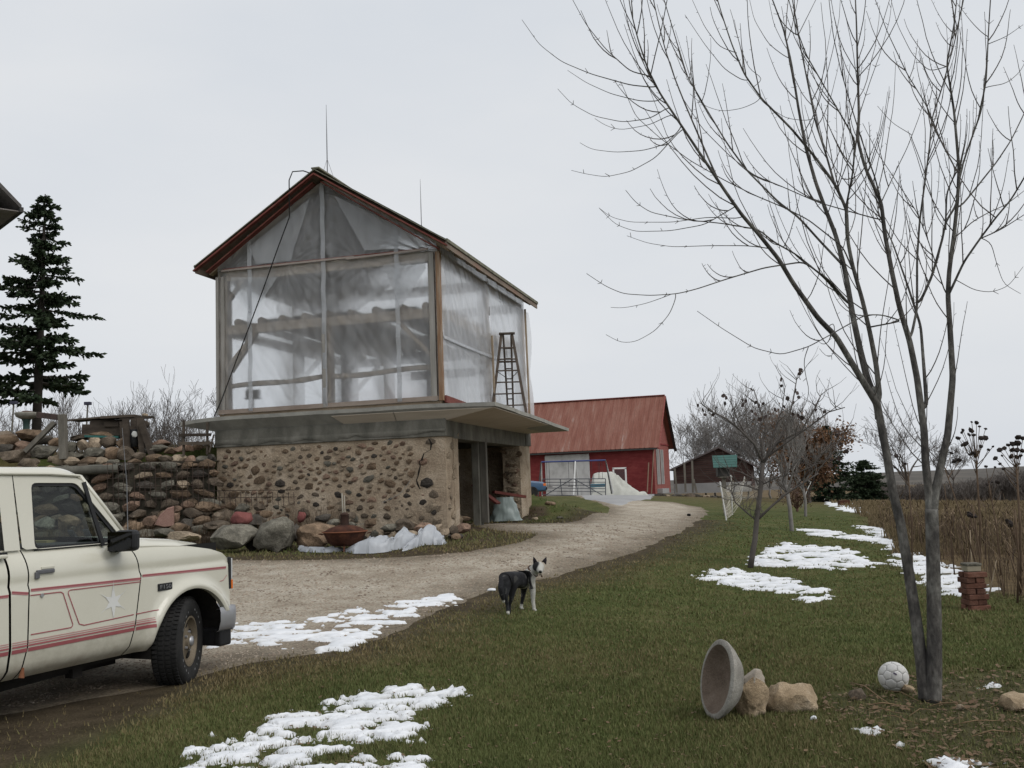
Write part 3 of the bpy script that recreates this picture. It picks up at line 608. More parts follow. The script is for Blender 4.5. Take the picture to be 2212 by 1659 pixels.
for yy, h in ((.25, 1.75), (6.6, 1.8)):
    mb = MB(); b0 = Vector((-2.8, yy, ridge_z+.04)); mb.tube([b0, b0+Vector((0,0,h*.5)), b0+Vector((0,0,h))], [.013, .012, .004], 6)
    for a in (0, 2.09, 4.19): mb.tube([b0+Vector((.16*math.cos(a), .16*math.sin(a), -.06)), b0+Vector((0,0,.42))], .006, 4)
    mb.build('lightning_rod', M_rod, barn)
mb = MB(); L_ = lambda x, z, y=-.5: Vector((x, y, z))
mb.tube([L_(-2.95,9.10,-.1), L_(-3.15,9.16,-.3), L_(-3.32,9.10), L_(-3.40,8.9,-.52), L_(-3.44,8.5,-.45), L_(-3.52,8.1,-.3), L_(-3.85,7.5,-.2), L_(-4.25,6.6,-.16), L_(-4.7,5.6,-.14), L_(-5.1,4.7,-.14), L_(-5.45,3.9,-.14), L_(-5.62,3.56,-.16)], .014, 6); mb.build('cable', mat('black_cable', [(.012,.012,.013),(.02,.02,.02)], rough=.5), barn, smooth=True)
# ---- plastic sheeting
def plastic(name, tr, tl, bright=(.82,.84,.87), wr=1.0, blur=0):
    m = bpy.data.materials.new(name); m.use_nodes = True; t = m.node_tree; N = t.nodes; L = t.links; N.clear()
    o = N.new('ShaderNodeOutputMaterial'); co = N.new('ShaderNodeTexCoord')
    tp = N.new('ShaderNodeBsdfTransparent'); tp.inputs[0].default_value = (.93,.94,.95,1)
    if blur:
        rf = N.new('ShaderNodeBsdfRefraction'); rf.inputs['Roughness'].default_value = .55; rf.inputs['IOR'].default_value = 1.14; rf.inputs[0].default_value = (.96,.97,.98,1); mt = N.new('ShaderNodeMixShader'); mt.inputs[0].default_value = blur; L.new(tp.outputs[0], mt.inputs[1]); L.new(rf.outputs[0], mt.inputs[2]); tp = mt
    tn = N.new('ShaderNodeBsdfTranslucent'); tn.inputs[0].default_value = (*bright, 1)
    df = N.new('ShaderNodeBsdfDiffuse'); df.inputs[0].default_value = (*bright, 1)
    gl_ = N.new('ShaderNodeBsdfGlossy'); gl_.inputs['Roughness'].default_value = .22; gl_.inputs[0].default_value = (.9,.92,.95,1)
    mp1 = N.new('ShaderNodeMapping'); mp1.inputs['Rotation'].default_value = (0, .5, 0); mp1.inputs['Scale'].default_value = (2.4, 2.4, .7)
    nz1 = N.new('ShaderNodeTexNoise'); nz1.inputs['Scale'].default_value = 2.0; nz1.inputs['Detail'].default_value = 5; nz1.inputs['Distortion'].default_value = .6
    L.new(co.outputs['Object'], mp1.inputs[0]); L.new(mp1.outputs[0], nz1.inputs['Vector'])
    mp2 = N.new('ShaderNodeMapping'); mp2.inputs['Rotation'].default_value = (.35, -.55, .2); mp2.inputs['Scale'].default_value = (3.0, 3.0, .55)
    nz2 = N.new('ShaderNodeTexNoise'); nz2.noise_type = 'RIDGED_MULTIFRACTAL'; nz2.inputs['Scale'].default_value = 1.5; nz2.inputs['Detail'].default_value = 4; nz2.inputs['Distortion'].default_value = .5
    L.new(co.outputs['Object'], mp2.inputs[0]); L.new(mp2.outputs[0], nz2.inputs['Vector'])
    ad = N.new('ShaderNodeMath'); ad.operation = 'MULTIPLY_ADD'; ad.inputs[1].default_value = .35; L.new(nz2.outputs[0], ad.inputs[0]); L.new(nz1.outputs[0], ad.inputs[2])
    bp = N.new('ShaderNodeBump'); bp.inputs['Strength'].default_value = .7*wr; bp.inputs['Distance'].default_value = .03; L.new(ad.outputs[0], bp.inputs['Height'])
    for n_ in (tn, df, gl_): L.new(bp.outputs[0], n_.inputs['Normal'])
    rp = N.new('ShaderNodeMapRange'); rp.inputs['From Min'].default_value = .36; rp.inputs['From Max'].default_value = .66; rp.inputs['To Min'].default_value = 1-tr-.05; rp.inputs['To Max'].default_value = 1-tr+.09; L.new(nz1.outputs[0], rp.inputs[0])
    rg = N.new('ShaderNodeMapRange'); rg.inputs['From Min'].default_value = 1.15; rg.inputs['From Max'].default_value = 2.3; rg.inputs['To Max'].default_value = .30; L.new(nz2.outputs[0], rg.inputs[0]); sm_ = N.new('ShaderNodeMath'); sm_.operation = 'ADD'; sm_.use_clamp = True; L.new(rp.outputs[0], sm_.inputs[0]); L.new(rg.outputs[0], sm_.inputs[1])
    m1 = N.new('ShaderNodeMixShader'); m1.inputs[0].default_value = tl; L.new(df.outputs[0], m1.inputs[1]); L.new(tn.outputs[0], m1.inputs[2])
    m2 = N.new('ShaderNodeMixShader'); L.new(sm_.outputs[0], m2.inputs[0]); L.new(tp.outputs[0], m2.inputs[1]); L.new(m1.outputs[0], m2.inputs[2])
    fr = N.new('ShaderNodeFresnel'); fr.inputs['IOR'].default_value = 1.35; m3 = N.new('ShaderNodeMixShader'); L.new(fr.outputs[0], m3.inputs[0]); L.new(m2.outputs[0], m3.inputs[1]); L.new(gl_.outputs[0], m3.inputs[2])
    L.new(m3.outputs[0], o.inputs[0]); return m
M_pl = plastic('clear_plastic', .74, .45, (.94,.96,.98), 1.0, .70); M_pl2 = plastic('milky_plastic', .50, .58, (.95,.96,.98), 1.0, .7); M_plb = plastic('thin_plastic', .80, .85, (.95,.96,.97)); M_tape = plastic('plastic_seam', .25, .6, (.78,.80,.83))
def folds(x, z, k=0):
    # gathers fanning out from where the sheet is pinned
    s_ = 0
    for (px_, pz, am) in ((-3.75, 7.02, .035), (-2.8, 8.7, .02), (-.3, 7.0, .04), (-5.4, 7.0, .03), (-1.9, 7.0, .022), (-2.8, 3.8, .02)):
        dx, dz = x-px_, z-pz; r = math.hypot(dx, dz)+.05; a = math.atan2(dx, -dz); s_ += am*mnoise.noise((a*7+k, px_*3, r*.35))*math.exp(-r/1.6)
    return s_+.02*mnoise.noise((x*1.1, k, z*.9))+.018*mnoise.noise((x*4.2+z*2.6, k, z*.7-x*.3))
def sheet_grid(name, n0, n1, fn, m, parent=barn):
    mb = MB(); mb.grid(n0, n1, fn); return mb.build(name, m, parent, smooth=True)
yF = .004
for xa, xb in ((-BW+.02, -2.8), (-2.8, -.02)):
    sheet_grid('plastic_sheet', 90, 110, lambda u, v: Vector((xa+(xb-xa)*u, yF-.012-abs(folds(xa+(xb-xa)*u, 3.62+3.42*v))*1.2, 3.62+3.42*v)), M_pl)
    sheet_grid('plastic_sheet', 80, 60, lambda u, v: (lambda x: Vector((x, yF-.02-abs(folds(x, 7.05+(roof_z(x)-.16-7.05)*v, 3))*1.3, 7.05+(roof_z(x)-.16-7.05)*v)))(xa+(xb-xa)*u), M_pl)
for x, za, zb in ((-4.70, 3.65, 7.85), (-2.79, 3.65, 8.85), (-.97, 3.65, 7.75)):
    mb = MB(); mb.grid(2, 60, lambda u, v: Vector((x-.055+.11*u, -.085-.014*math.sin(v*40)-.02*mnoise.noise((x, v*9, 0)), za+(zb-za)*v))); mb.build('seam_tape', M_tape, barn)
mb = MB(); mb.bar((-BW+.15, -.095, 7.04), (-2.0, -.095, 7.05), .02, .045); mb.bar((-2.2, -.11, 7.02), (-.2, -.11, 7.05), .02, .045); mb.build('batten', mat('batten_pale', [(.28,.25,.22),(.36,.30,.27)], scale=8, rough=.9), barn)
for z in (7.075,):
    mb = MB(); mb.bar((-BW+.2, -.085, z), (-.2, -.085, z), .02, .02); mb.build('red_strip', M_redw, barn)
def sfold(y, z, k): return .03*mnoise.noise((y*1.2, z*.9, k))+.02*mnoise.noise((y*3+z*2.2, z*1.5, k))+.03*math.sin(math.atan2(y-.1, 7.05-z+.1)*14)*math.exp(-math.hypot(y, 7-z)/1.1)
for k, (ya, yb) in enumerate(((.03, 3.8), (3.8, BL-.02))):
    sheet_grid('plastic_sheet', 80, 80, lambda u, v: Vector((.03+abs(sfold(ya+(yb-ya)*u, 3.6+3.35*v, k))*1.4, ya+(yb-ya)*u, 3.6+3.64*v)), M_pl2)
sheet_grid('plastic_sheet', 30, 30, lambda u, v: Vector((-BW-.02-.03*abs(mnoise.noise((u*5, v*4, 9))), .03+(BL-.05)*u, 3.6+3.62*v)), M_plb)
sheet_grid('plastic_sheet', 30, 30, lambda u, v: Vector((-BW+.02+(BW-.04)*u, BL+.02+.03*abs(mnoise.noise((u*5, v*4, 2))), 3.6+3.43*v)), M_plb)
sheet_grid('plastic_sheet', 30, 14, lambda u, v: (lambda x: Vector((x, BL+.02, 7.03+(roof_z(x)-.16-7.03)*v)))(-BW+.05+(BW-.1)*u), M_plb)
# loose flap blowing at the far corner, seam along the side, side batten post
mb = MB(); mb.grid(10, 30, lambda u, v: Vector((.06+.16*u*(.4+.6*abs(math.sin(v*5+u))), BL-.05+.08*u, 3.6+3.2*v))); mb.build('plastic_flap', M_pl2, barn, smooth=True)
mb = MB(); mb.grid(40, 2, lambda u, v: Vector((.075, .05+4.9*u, 5.02+.07*v-.02*math.sin(u*3)))); mb.build('seam_tape', M_tape, barn)
mb = MB(); mb.bar((.09, 3.85, 3.62), (.085, 3.82, 5.6), .05, .05, up=(1,0,0)); mb.build('side_batten', M_wood, barn)
mb = MB(); mb.bar((.09, BL-.03, 3.6), (.07, BL-.03, 6.9), .05, .05, up=(1,0,0)); mb.build('side_batten', M_wood, barn)
mb = MB(); mb.bar((.08, .0, 3.66), (.08, 1.4, 3.60), .04, .16); mb.build('skirting_board', M_redw, barn)
mb = MB(); mb.box((-2.81, -.06, 4.6), (.07, .05, 1.95)); mb.build('grey_batten', M_grey, barn)
for zz in (3.66,): mb = MB(); mb.bar((-BW+.05, -.06, zz), (-.05, -.06, zz+.02), .03, .10); mb.build('sill_board', mat('sill_board', [(.22,.17,.14),(.32,.27,.23)], scale=6, rough=.9, stretch=(.3,1,1)), barn)

# doubled-over layers of sheeting that show paler
def z4(a, b): return w2l((450+a/4.916)/1.1302, (400+b/4.916)/1.1302)
def z2(a, b): return w2l((440+a/2.304)/1.1302, (380+b/2.304)/1.1302)
for k, pts in enumerate(([z4(1530,430), z4(1300,1175), z4(900,1215), z4(800,1010)], [z2(880,235), z2(1050,540), z2(1395,520), z2(1370,465)], [z2(300,690), z2(290,760), z2(420,900), z2(560,690)], [z2(1150,620), z2(1385,585), z2(1390,640), z2(1250,860)])):
    (ax, az), (bx, bz), (cx_, cz), (dx_, dz) = pts; mb = MB()
    mb.grid(24, 24, lambda u, v: (lambda x, z: Vector((x, -.10-.03*abs(mnoise.noise((x*3+z*2, z, k)))-.02*k % .03, z)))((ax*(1-u)+bx*u)*(1-v)+(dx_*(1-u)+cx_*u)*v, (az*(1-u)+bz*u)*(1-v)+(dz*(1-u)+cz*u)*v)); mb.build('plastic_layer', M_pl, barn, smooth=True)
# ================================================================ things on and around the barn
def bw(x, y, z):                                 # barn-local -> world
    p = BC+BXL*x+BYL*y; return Vector((float(p[0]), float(p[1]), z))
# ---- step ladder standing on the slab
M_alu = mat('ladder_wood', [(.07,.055,.045),(.13,.10,.08)], scale=9, rough=.8, stretch=(1,1,.3))
def ladder():
    base = bw(.80, 3.95, slab_top(.8, 3.95)+.002)
    t = thing('step_ladder', 'dark wooden step ladder standing on the slab beside the plastic wall', 'ladder', base)
    d = 26.0
    pA = lambda u, v, dy=0: P(u, v, base.y+dy)
    # front pair (wide, splayed) and rear pair, measured from the photograph on two planes
    fl = [pA(1063,888,0), pA(1083,722,.35)]; fr = [pA(1137,893,0), pA(1106,722,.35)]
    rl = [pA(1097,884,.95), pA(1087,724,.42)]; rr = [pA(1109,890,.95), pA(1104,724,.42)]
    for L_ in (fl, fr, rl, rr): L_[0].z = max(L_[0].z-.0, 0)
    zf = base.z
    for L_ in (fl, fr): 
        k = (zf-L_[1].z)/(L_[0].z-L_[1].z); L_[0] = L_[1]+(L_[0]-L_[1])*k
    for L_ in (rl, rr):
        zz = slab_top(.5, 4.9)+.0; k = (zz-L_[1].z)/(L_[0].z-L_[1].z); L_[0] = L_[1]+(L_[0]-L_[1])*k
    for L_ in (fl, fr): mb = MB(); mb.bar(L_[0], L_[1], .07, .045, up=(0,1,0)); mb.build('rail', M_alu, t)
    for L_ in (rl, rr): mb = MB(); mb.bar(L_[0], L_[1], .05, .05, up=(0,1,0)); mb.build('rear_rail', M_alu, t)
    for k in range(1, 7):
        f = k/7.2; mb = MB(); a, b = fl[0].lerp(fl[1], f), fr[0].lerp(fr[1], f); mb.bar(a, b, .09, .028); mb.build('step', M_alu, t)
    for k in range(1, 8):
        f = k/8.3; mb = MB(); a, b = rl[0].lerp(rl[1], f), rr[0].lerp(rr[1], f); mb.bar(a, b, .04, .03); mb.build('rear_step', M_alu, t)
    mb = MB(); c = (fl[1]+fr[1]+rl[1]+rr[1])/4; mb.box(c+Vector((0,0,.03)), (.42, .22, .035)); mb.build('top_cap', M_alu, t)
    mb = MB(); a, b = fl[0].lerp(fl[1], .66), fr[0].lerp(fr[1], .66); mb.bar(a+Vector((0,.1,.02)), b+Vector((0,.1,.02)), .22, .025); mb.build('pail_shelf', M_alu, t)
    for s0, s1 in ((fl, rl), (fr, rr)):
        mb = MB(); mb.bar(s0[0].lerp(s0[1], .55), s1[0].lerp(s1[1], .5), .02, .012); mb.build('spreader', M_rod, t)
ladder()
# small grinder on a stand behind the plastic
t = thing('bench_grinder', 'bench grinder on a thin stand behind the clear plastic front', 'grinder', bw(-4.92, .45, 3.552))
b0 = bw(-4.92, .45, 3.552)
mb = MB(); mb.tube([b0, b0+Vector((0,0,.42))], .03, 6); mb.build('stand', M_dark, t)
mb = MB(); mb.box(b0+Vector((0,0,.44)), (.36,.2,.03)); mb.build('tray', M_dark, t)
mb = MB(); mb.tube([b0+Vector((-.16,0,.55)), b0+Vector((.16,0,.55))], .10, 12); mb.build('motor', mat('grinder_grey', [(.12,.11,.10),(.2,.17,.15)], rough=.6), t, smooth=True)
mb = MB(); mb.tube([b0+Vector((-.12,0,.6)), b0+Vector((-.12,0,.78)), b0+Vector((.05,0,.8))], .022, 6); mb.build('handle', M_dark, t)
# ---- things in the basement opening
M_bark = mat('firewood', [(.05,.038,.028),(.10,.075,.055)], scale=8, rough=1, bump=.6, rnd=.3)
lg = MB(); lg.tube([(0,0,0),(0,.45,0)], [.075,.07], 7); lgm = bpy.data.meshes.new('log'); lgm.from_pydata(lg.v, [], lg.f); lgm.materials.append(M_bark)
pile = thing('firewood_pile', 'dark stack of split firewood at the back of the basement opening', 'firewood', bw(-3.6, 5.0, .74), -BA, local=True)
for i in range(13):
    for j in range(9-i//3):
        o = bpy.data.objects.new('log', lgm); COL.objects.link(o); o.parent = pile; o.location = (-.9+i*.15, rs.uniform(-.06,.06), .075+j*.135); o.scale = (rs.uniform(.8,1.1), 1, rs.uniform(.8,1.1))
# red boards sticking out of the opening
M_redb = mat('red_board', [(.09,.025,.02),(.16,.05,.04)], scale=7, rough=.85, stretch=(.3,1,1), fine=.15)
mb = MB(); mb.bar(bw(-.25,4.6,1.55), P(1134,1073,27.0), .14, .07); solo(mb, 'plank', M_redb, 'long red brown plank jutting out of the basement opening', 'plank')
mb = MB(); mb.bar(bw(-.7,4.3,1.75), bw(.02,4.1,1.25), .2, .05); solo(mb, 'plank', M_redb, 'short red plank lying over the plastic wrapped bundle', 'plank')
# plastic wrapped bundle inside the opening
mb = MB()
def bund(u, v):
    a = u*2*PI; h = v; r = (.42-.20*h+.12*max(0, .35-h)*math.sin(a*5))*(1+.18*mnoise.noise((math.cos(a)*3, math.sin(a)*3, h*4)))
    return bw(.02, 4.75, .78)+Vector((r*math.cos(a)*1.0, r*math.sin(a)*.6, h*.62))
mb.grid(40, 16, bund); solo(mb, 'wrapped_bundle', plastic('greenish_plastic', .15, .35, (.40,.47,.45), 1.5), 'upright bundle wrapped in shiny grey green plastic in the opening', 'bundle', smooth=True)
# blocks at the threshold
for k, (u, v, r) in enumerate([(985,1162,.14),(1003,1140,.10),(1190,1118,.13),(1210,1122,.08),(1155,1124,.09)]):
    p = G(u, v); mb = MB(); mb.rock(p+Vector((0,0,r*.3)), (r*1.3, r, r*.55), seed=k+90, sub=2, amp=.3, flat=5); solo(mb, 'rubble_stone', MST[[5,6,2,3,6][k]], ['dark flat stone at the foot of the cracked corner','small dark stone just inside the basement opening','tan stone at the edge of the grass bank','small rust coloured stone beside the tan one on the bank edge','grey stone below the far stone pier'][k], 'stone', smooth=True)
# ---- retaining wall of laid fieldstones with a concrete cap, left of the barn
rw_y = 22.9
rwl = thing('retaining_wall', 'long dry laid fieldstone retaining wall with a rough cap beside the barn', 'wall', (-14, rw_y, .6))
M_rwm = mat('wall_core', [(.045,.040,.030),(.085,.075,.055)], scale=3, rough=1, bump=.8, bscale=9)
mb = MB(); xr = float(bw(-5.62, .1, 0).x)+.02
mb.grid(90, 14, lambda u, v: Vector((-24+(xr+24)*u, rw_y+.13-.05*mnoise.noise((u*60, v*4, 1)), .1+2.42*v))); mb.add([(-24,rw_y+.1,2.50),(xr,rw_y+.1,2.50),(xr,rw_y+.9,2.56),(-24,rw_y+.9,2.56)], [(0,1,2,3)]); mb.build('wall_core', M_rwm, rwl, smooth=True)
def free_stone(parent, c, rx, ry, rz_, tone, name='stone', rot=None):
    off = ROOT[parent.name]; return put_stone(parent, c.x-off.x, c.y-off.y, c.z-off.z, rx, ry, rz_, tone, name, rot)
TONE_RW = [1,1,2,3,3,5,2,4,6,0]
z = .55; cnt = 0
while z < 2.36:
    hh = rs.uniform(.095, .135); x = -12.2+rs.uniform(0,.3)
    while x < xr-.12:
        rx = rs.uniform(.14, .30); 
        if cnt < 290:
            free_stone(rwl, Vector((x+rx, rw_y+.05+rs.uniform(-.03,.03), z+hh)), rx*1.02, .15, hh*1.05, rs.choice(TONE_RW)); cnt += 1
        x += 2*rx*.98
    z += 2*hh*.97
mb = MB(); n = 40
mb.grid(n, 6, lambda u, v: (lambda a: Vector((-24+(P(262,995,rw_y).x+24)*u, rw_y+.06+.30*math.cos(a), 2.40+.13*math.sin(a)+.02*mnoise.noise((u*30, v*3, 4)))))(v*2*PI)); mb.build('concrete_cap', M_conc, rwl, smooth=True)
# ---- boulders piled on top of the wall and along its foot: each one loose
def boulder(u, v, y, hw, hh, tone, label, group=None, seed=None, dep=.8, sink=.3, amp=.4, flat=10, zfix=None):
    c = P(u, v, y); s_ = y/FPX; rx, rz_ = hw*s_, hh*s_; mb = MB(); mb.rock((c.x, c.y, c.z), (rx, max(rx, rz_)*dep, rz_), seed=seed or (u*.13+v*.7), sub=3 if hw > 22 else 2, amp=amp, flat=flat)
    return solo(mb, 'boulder', MST[tone], label, 'boulder', group, smooth=.6)
LT = 'rounded fieldstone in the loose heap along the top of the retaining wall'
LTG = 'fieldstones heaped on the retaining wall'
topr = random.Random(3)
heap = [(20,955,30,18,2),(55,965,22,14,4),(95,975,30,15,3),(35,985,32,16,1),(70,940,30,12,2),(150,965,18,13,3),(178,961,17,12,6),(205,958,16,13,6),(236,955,20,13,1),(265,958,17,13,2),(160,985,24,9,3),(205,982,28,13,3),(240,978,20,14,2),(272,979,20,16,1),(300,985,16,10,1),(130,993,17,11,6),(155,996,17,11,6),(112,992,9,7,6),(190,998,22,10,2),(218,998,19,10,6),(320,972,14,8,5),(345,968,22,9,3),(370,973,18,8,2),(400,968,26,8,4),(330,990,18,9,2),(358,992,16,8,1),(385,990,19,10,6),(412,992,15,10,4),(435,993,14,10,3),(455,988,12,9,5),(300,962,20,8,2),(350,957,22,7,4),(425,965,14,7,2),(265,940,26,8,1),(220,942,28,8,2),(175,945,26,8,1),(290,998,18,8,2),(245,1000,18,8,3),(60,1000,26,10,1),(95,950,24,11,5),(10,970,18,14,5),(0,945,26,13,1),(120,955,20,12,2),(335,1003,20,6,3),(375,1003,20,6,1),(415,1004,18,6,2),(450,1003,14,6,3)]
TN = ['near black','brown','rusty brown','greenish grey','pinkish','dark grey','pale tan']
def anch(u, tab): return next(t for lim, t in tab if u <= lim)
AT = [(90,'below the bird bath'),(148,'at the foot of the timber post'),(212,'between the timber post and the workbench'),(300,'under the workbench'),(345,'beside the workbench legs'),(384,'between the workbench and the rail frame'),(999,'below the rail frame')]
AF = [(300,'hidden partly by the truck cab'),(362,'behind the truck aerial'),(400,'beside the pink granite slab'),(460,'above the pale flat boulder'),(530,'beside the reddish boulder'),(999,'next to the basement wall')]
AW = [(770,'behind the fire bowl'),(870,'beside the fire bowl rim'),(950,'behind the crumpled plastic'),(999,'below the cracked corner'),(9999,'at the pier')]
def szw(hw): return 'small' if hw < 15 else ('large' if hw > 23 else 'middling')
for k, (u, v, hw, hh, tn) in enumerate(heap):
    boulder(u, v, rw_y+.15+(1003-v)*.018+topr.uniform(-.05,.05), hw*1.08, hh*1.12, tn, '%s %s fieldstone heaped on the wall %s' % (szw(hw), TN[tn], anch(u, AT)), LTG, seed=k*1.7+1, dep=.75)
foot = [(385,1100,10,8,4),(405,1090,17,9,4),(353,1113,15,12,2),(378,1118,14,10,4),(327,1126,22,17,4),(415,1108,24,12,1),(450,1095,26,14,2),(440,1125,26,13,2),(405,1131,20,12,5),(480,1118,24,16,1),(433,1143,22,10,3),(525,1098,20,12,3),(545,1128,27,17,5),(497,1147,22,9,3),(520,1133,24,16,4),(575,1112,16,10,2),(470,1143,18,9,1),(300,1110,18,12,1),(290,1138,22,14,2),(320,1152,20,11,3),(500,1092,16,10,2),(560,1095,14,9,1),(585,1140,18,12,2),(455,1165,20,9,1),(610,1120,14,10,2),(240,1120,24,14,3),(200,1130,24,14,1),(150,1125,28,16,2),(100,1130,26,16,3),(40,1130,30,17,1)]
for k, (u, v, hw, hh, tn) in enumerate(foot):
    boulder(u, v, 22.45-(v-1090)*.012, hw, hh, tn, '%s %s fieldstone banked at the wall foot %s' % (szw(hw), TN[tn], anch(u, AF)), 'fieldstones at the foot of the retaining wall', seed=k*2.3+60, dep=.85)
def slab_stone(u, v, y, pts, tone, label):      # angular slab from its outline
    mb = MB(); f = lambda a, b, dy: P(a, b, y+dy); n = len(pts)
    cx_ = sum(p[0] for p in pts)/n; cy_ = sum(p[1] for p in pts)/n
    ring0 = [f(a, b, 0) for a, b in pts]; ring1 = [f(cx_+(a-cx_)*.9, cy_+(b-cy_)*.9, -.09) for a, b in pts]; ring2 = [f(a, b, .35) for a, b in pts]
    mb.add(ring1+ring0+ring2, [tuple(reversed(range(n)))]+[(i, (i+1) % n, (i+1) % n+n, i+n) for i in range(n)]+[(i+n, (i+1) % n+n, (i+1) % n+2*n, i+2*n) for i in range(n)]+[tuple(range(2*n, 3*n))])
    return solo(mb, 'boulder', mat('pink_granite', [(.26,.15,.12),(.34,.21,.17)], scale=9, rough=.9, bump=.5, fine=.2), label, 'boulder')
slab_stone(355, 1118, 21.6, [(333,1135),(345,1112),(362,1097),(376,1093),(377,1115),(377,1137),(355,1140)], 4, 'pointed pink granite slab propped among the boulders')
M_red = mat('red_stone', [(.17,.055,.05),(.26,.10,.09)], scale=6, rough=.9, bump=.5, fine=.2)
c = P(521,1118,21.5); mb = MB(); mb.rock(c, (.24,.2,.16), seed=4.4, sub=3, amp=.3, flat=6); solo(mb, 'boulder', M_red, 'reddish boulder between the grey ones under the wire mesh', 'boulder', smooth=True)
c = P(667,1116,21.3) if False else P(652,1117,21.6); mb = MB(); mb.rock(c, (.1,.1,.12), seed=8.4, sub=2, amp=.3, flat=6); solo(mb, 'boulder', M_red, 'small red stone wedged beside the drain pipe foot', 'boulder', smooth=True)
bigs = [(503,1160,58,28,3,'broad grey green boulder with a dark split face',19.9),(595,1152,46,40,3,'tall blunt grey boulder beside the rusty fire bowl',20.0),(683,1158,44,32,2,'brownish square shouldered boulder behind the rusty fire bowl',20.3),(400,1158,40,12,6,'low pale flat boulder seen over the truck bonnet',20.0),(474,1147,7,8,6,'small pinkish cobble beside the pale flat boulder',20.1),(350,1150,26,10,3,'flat grey stone behind the truck aerial',20.6),(385,1143,26,16,2,'brown boulder behind the pale flat boulder',20.9),(250,1160,40,24,1,'large brown boulder hidden partly by the truck cab',20.2),(545,1165,18,26,5,'narrow dark boulder squeezed between two grey ones',20.35),(470,1135,30,12,1,'long mossy boulder above the broad grey green one',21.0),(640,1150,14,20,5,'dark boulder in the gap left of the brownish one',20.6)]
for k, (u, v, hw, hh, tn, lb, y) in enumerate(bigs): boulder(u, v, y, hw, hh, tn, lb, seed=k*3.1+200, dep=.8, amp=.35, flat=10)
# footing stones fallen from the basement wall
wf = [(840,1140,20,10,3),(876,1133,24,17,1),(915,1140,24,14,4),(962,1150,14,10,6),(930,1158,18,10,6),(800,1127,16,9,2),(885,1155,24,10,6),(980,1145,14,12,1),(1000,1142,16,12,4),(948,1140,12,10,6),(760,1135,14,9,3),(720,1128,16,10,3),(940,1165,10,6,2),(985,1160,12,8,2),(700,1118,18,10,5),(760,1113,12,8,1)]
for k, (u, v, hw, hh, tn) in enumerate(wf): boulder(u, v, 21.15+(1140-v)*.006, hw, hh, tn, '%s %s stone slumped at the basement wall %s' % (szw(hw), TN[tn], anch(u, AW)), 'stones slumped below the basement wall', seed=k*1.9+300, dep=.8)
# ---- rusty fire bowl with a cone lid and stub flue
M_rust = mat('rust', [(.028,.012,.008),(.065,.024,.014),(.12,.05,.027)], scale=5, rough=.9, bump=.5, bscale=30, fine=.25)
fb = P(746, 1183, 19.6); fb.z = hz1(fb.x, fb.y)
fp = thing('fire_bowl', 'rusty round iron fire bowl with cone lid and stub flue', 'fire pit', fb)
mb = MB(); mb.lathe([(.02,.12),(.22,.10),(.33,.16),(.39,.30),(.42,.36),(.425,.375),(.40,.375),(.36,.30),(.2,.16),(.02,.14)], 28, fb); mb.build('bowl', M_rust, fp, smooth=True)
mb = MB(); mb.lathe([(.40,.375),(.405,.39),(.30,.45),(.16,.49),(.09,.50),(.09,.50)], 28, fb); lid = mb.build('lid', M_rust, fp, smooth=True)
mb = MB(); mb.lathe([(.085,.49),(.08,.69),(.095,.70),(.05,.74),(.0,.75)], 16, fb); mb.build('flue', mat('dark_rust', [(.03,.018,.014),(.07,.04,.03)], scale=8, rough=.9), fp, smooth=True)
mb = MB(); mb.lathe([(.425,.36),(.445,.365),(.445,.385),(.425,.385)], 28, fb); mb.build('rim', mat('bright_rust', [(.17,.065,.035),(.24,.095,.05)], scale=8, rough=.8), fp, smooth=True)
for a in (.6, 2.7, 4.8): mb = MB(); mb.tube([fb+Vector((.22*math.cos(a),.22*math.sin(a),.16)), fb+Vector((.34*math.cos(a),.34*math.sin(a),-.01))], .018, 6); mb.build('leg', M_rust, fp)
for s_ in (-1, 1): mb = MB(); mb.tube([fb+Vector((s_*.43,-.06,.33)), fb+Vector((s_*.50,-.06,.345)), fb+Vector((s_*.50,.06,.345)), fb+Vector((s_*.43,.06,.33))], .011, 6); mb.build('handle', M_rust, fp)
# ---- crumpled plastic sheets on the grass
M_crump = plastic('crumpled_plastic', .10, .40, (.72,.75,.79), 1.6)
def crumple(name, spine, label, seed, cols=70, rows=16):
    # spine: list of (u, v_base, height px, depth m)
    mb = MB(); pts = []
    base = [G(u, v) for u, v, h, d in spine]; hs_ = [h*b.y/FPX for (u, v, h, d), b in zip(spine, base)]; dp = [d for u, v, h, d in spine]
    def f(u, v):
        t = u*(len(spine)-1); i = min(int(t), len(spine)-2); k = t-i; k = k*k*(3-2*k)
        b = base[i].lerp(base[i+1], k); h = hs_[i]*(1-k)+hs_[i+1]*k; d = dp[i]*(1-k)+dp[i+1]*k
        y = (v-.12)*d; prof = math.sin(min(1, v/.95)*PI)**.6 if v > 0 else 0
        q = Vector((u*9+seed, v*4, seed)); n1 = mnoise.noise(q*1.0); n2 = mnoise.noise(q*2.4+Vector((5,1,2))); n3 = abs(mnoise.noise(Vector((u*9+v*3, v*2, seed))))
        zz = max(.0, h*prof*(1+.30*n1+.14*n2)-h*.22*n3*prof)
        x = b.x+.05*n2; yy = b.y+y+.06*n1; return Vector((x, yy, hz1(x, yy)+.012+zz))
    mb.grid(cols, rows, f); return solo(mb, name, M_crump, label, 'plastic sheet', smooth=.9)
crumple('plastic_sheet_heap', [(742,1192,3,.25),(765,1196,18,.4),(800,1197,34,.5),(835,1194,30,.45),(850,1191,26,.4),(870,1188,44,.45),(895,1184,24,.35),(905,1182,22,.3)], 'big crumpled heap of clear plastic sheeting on the grass below the wall', 3)
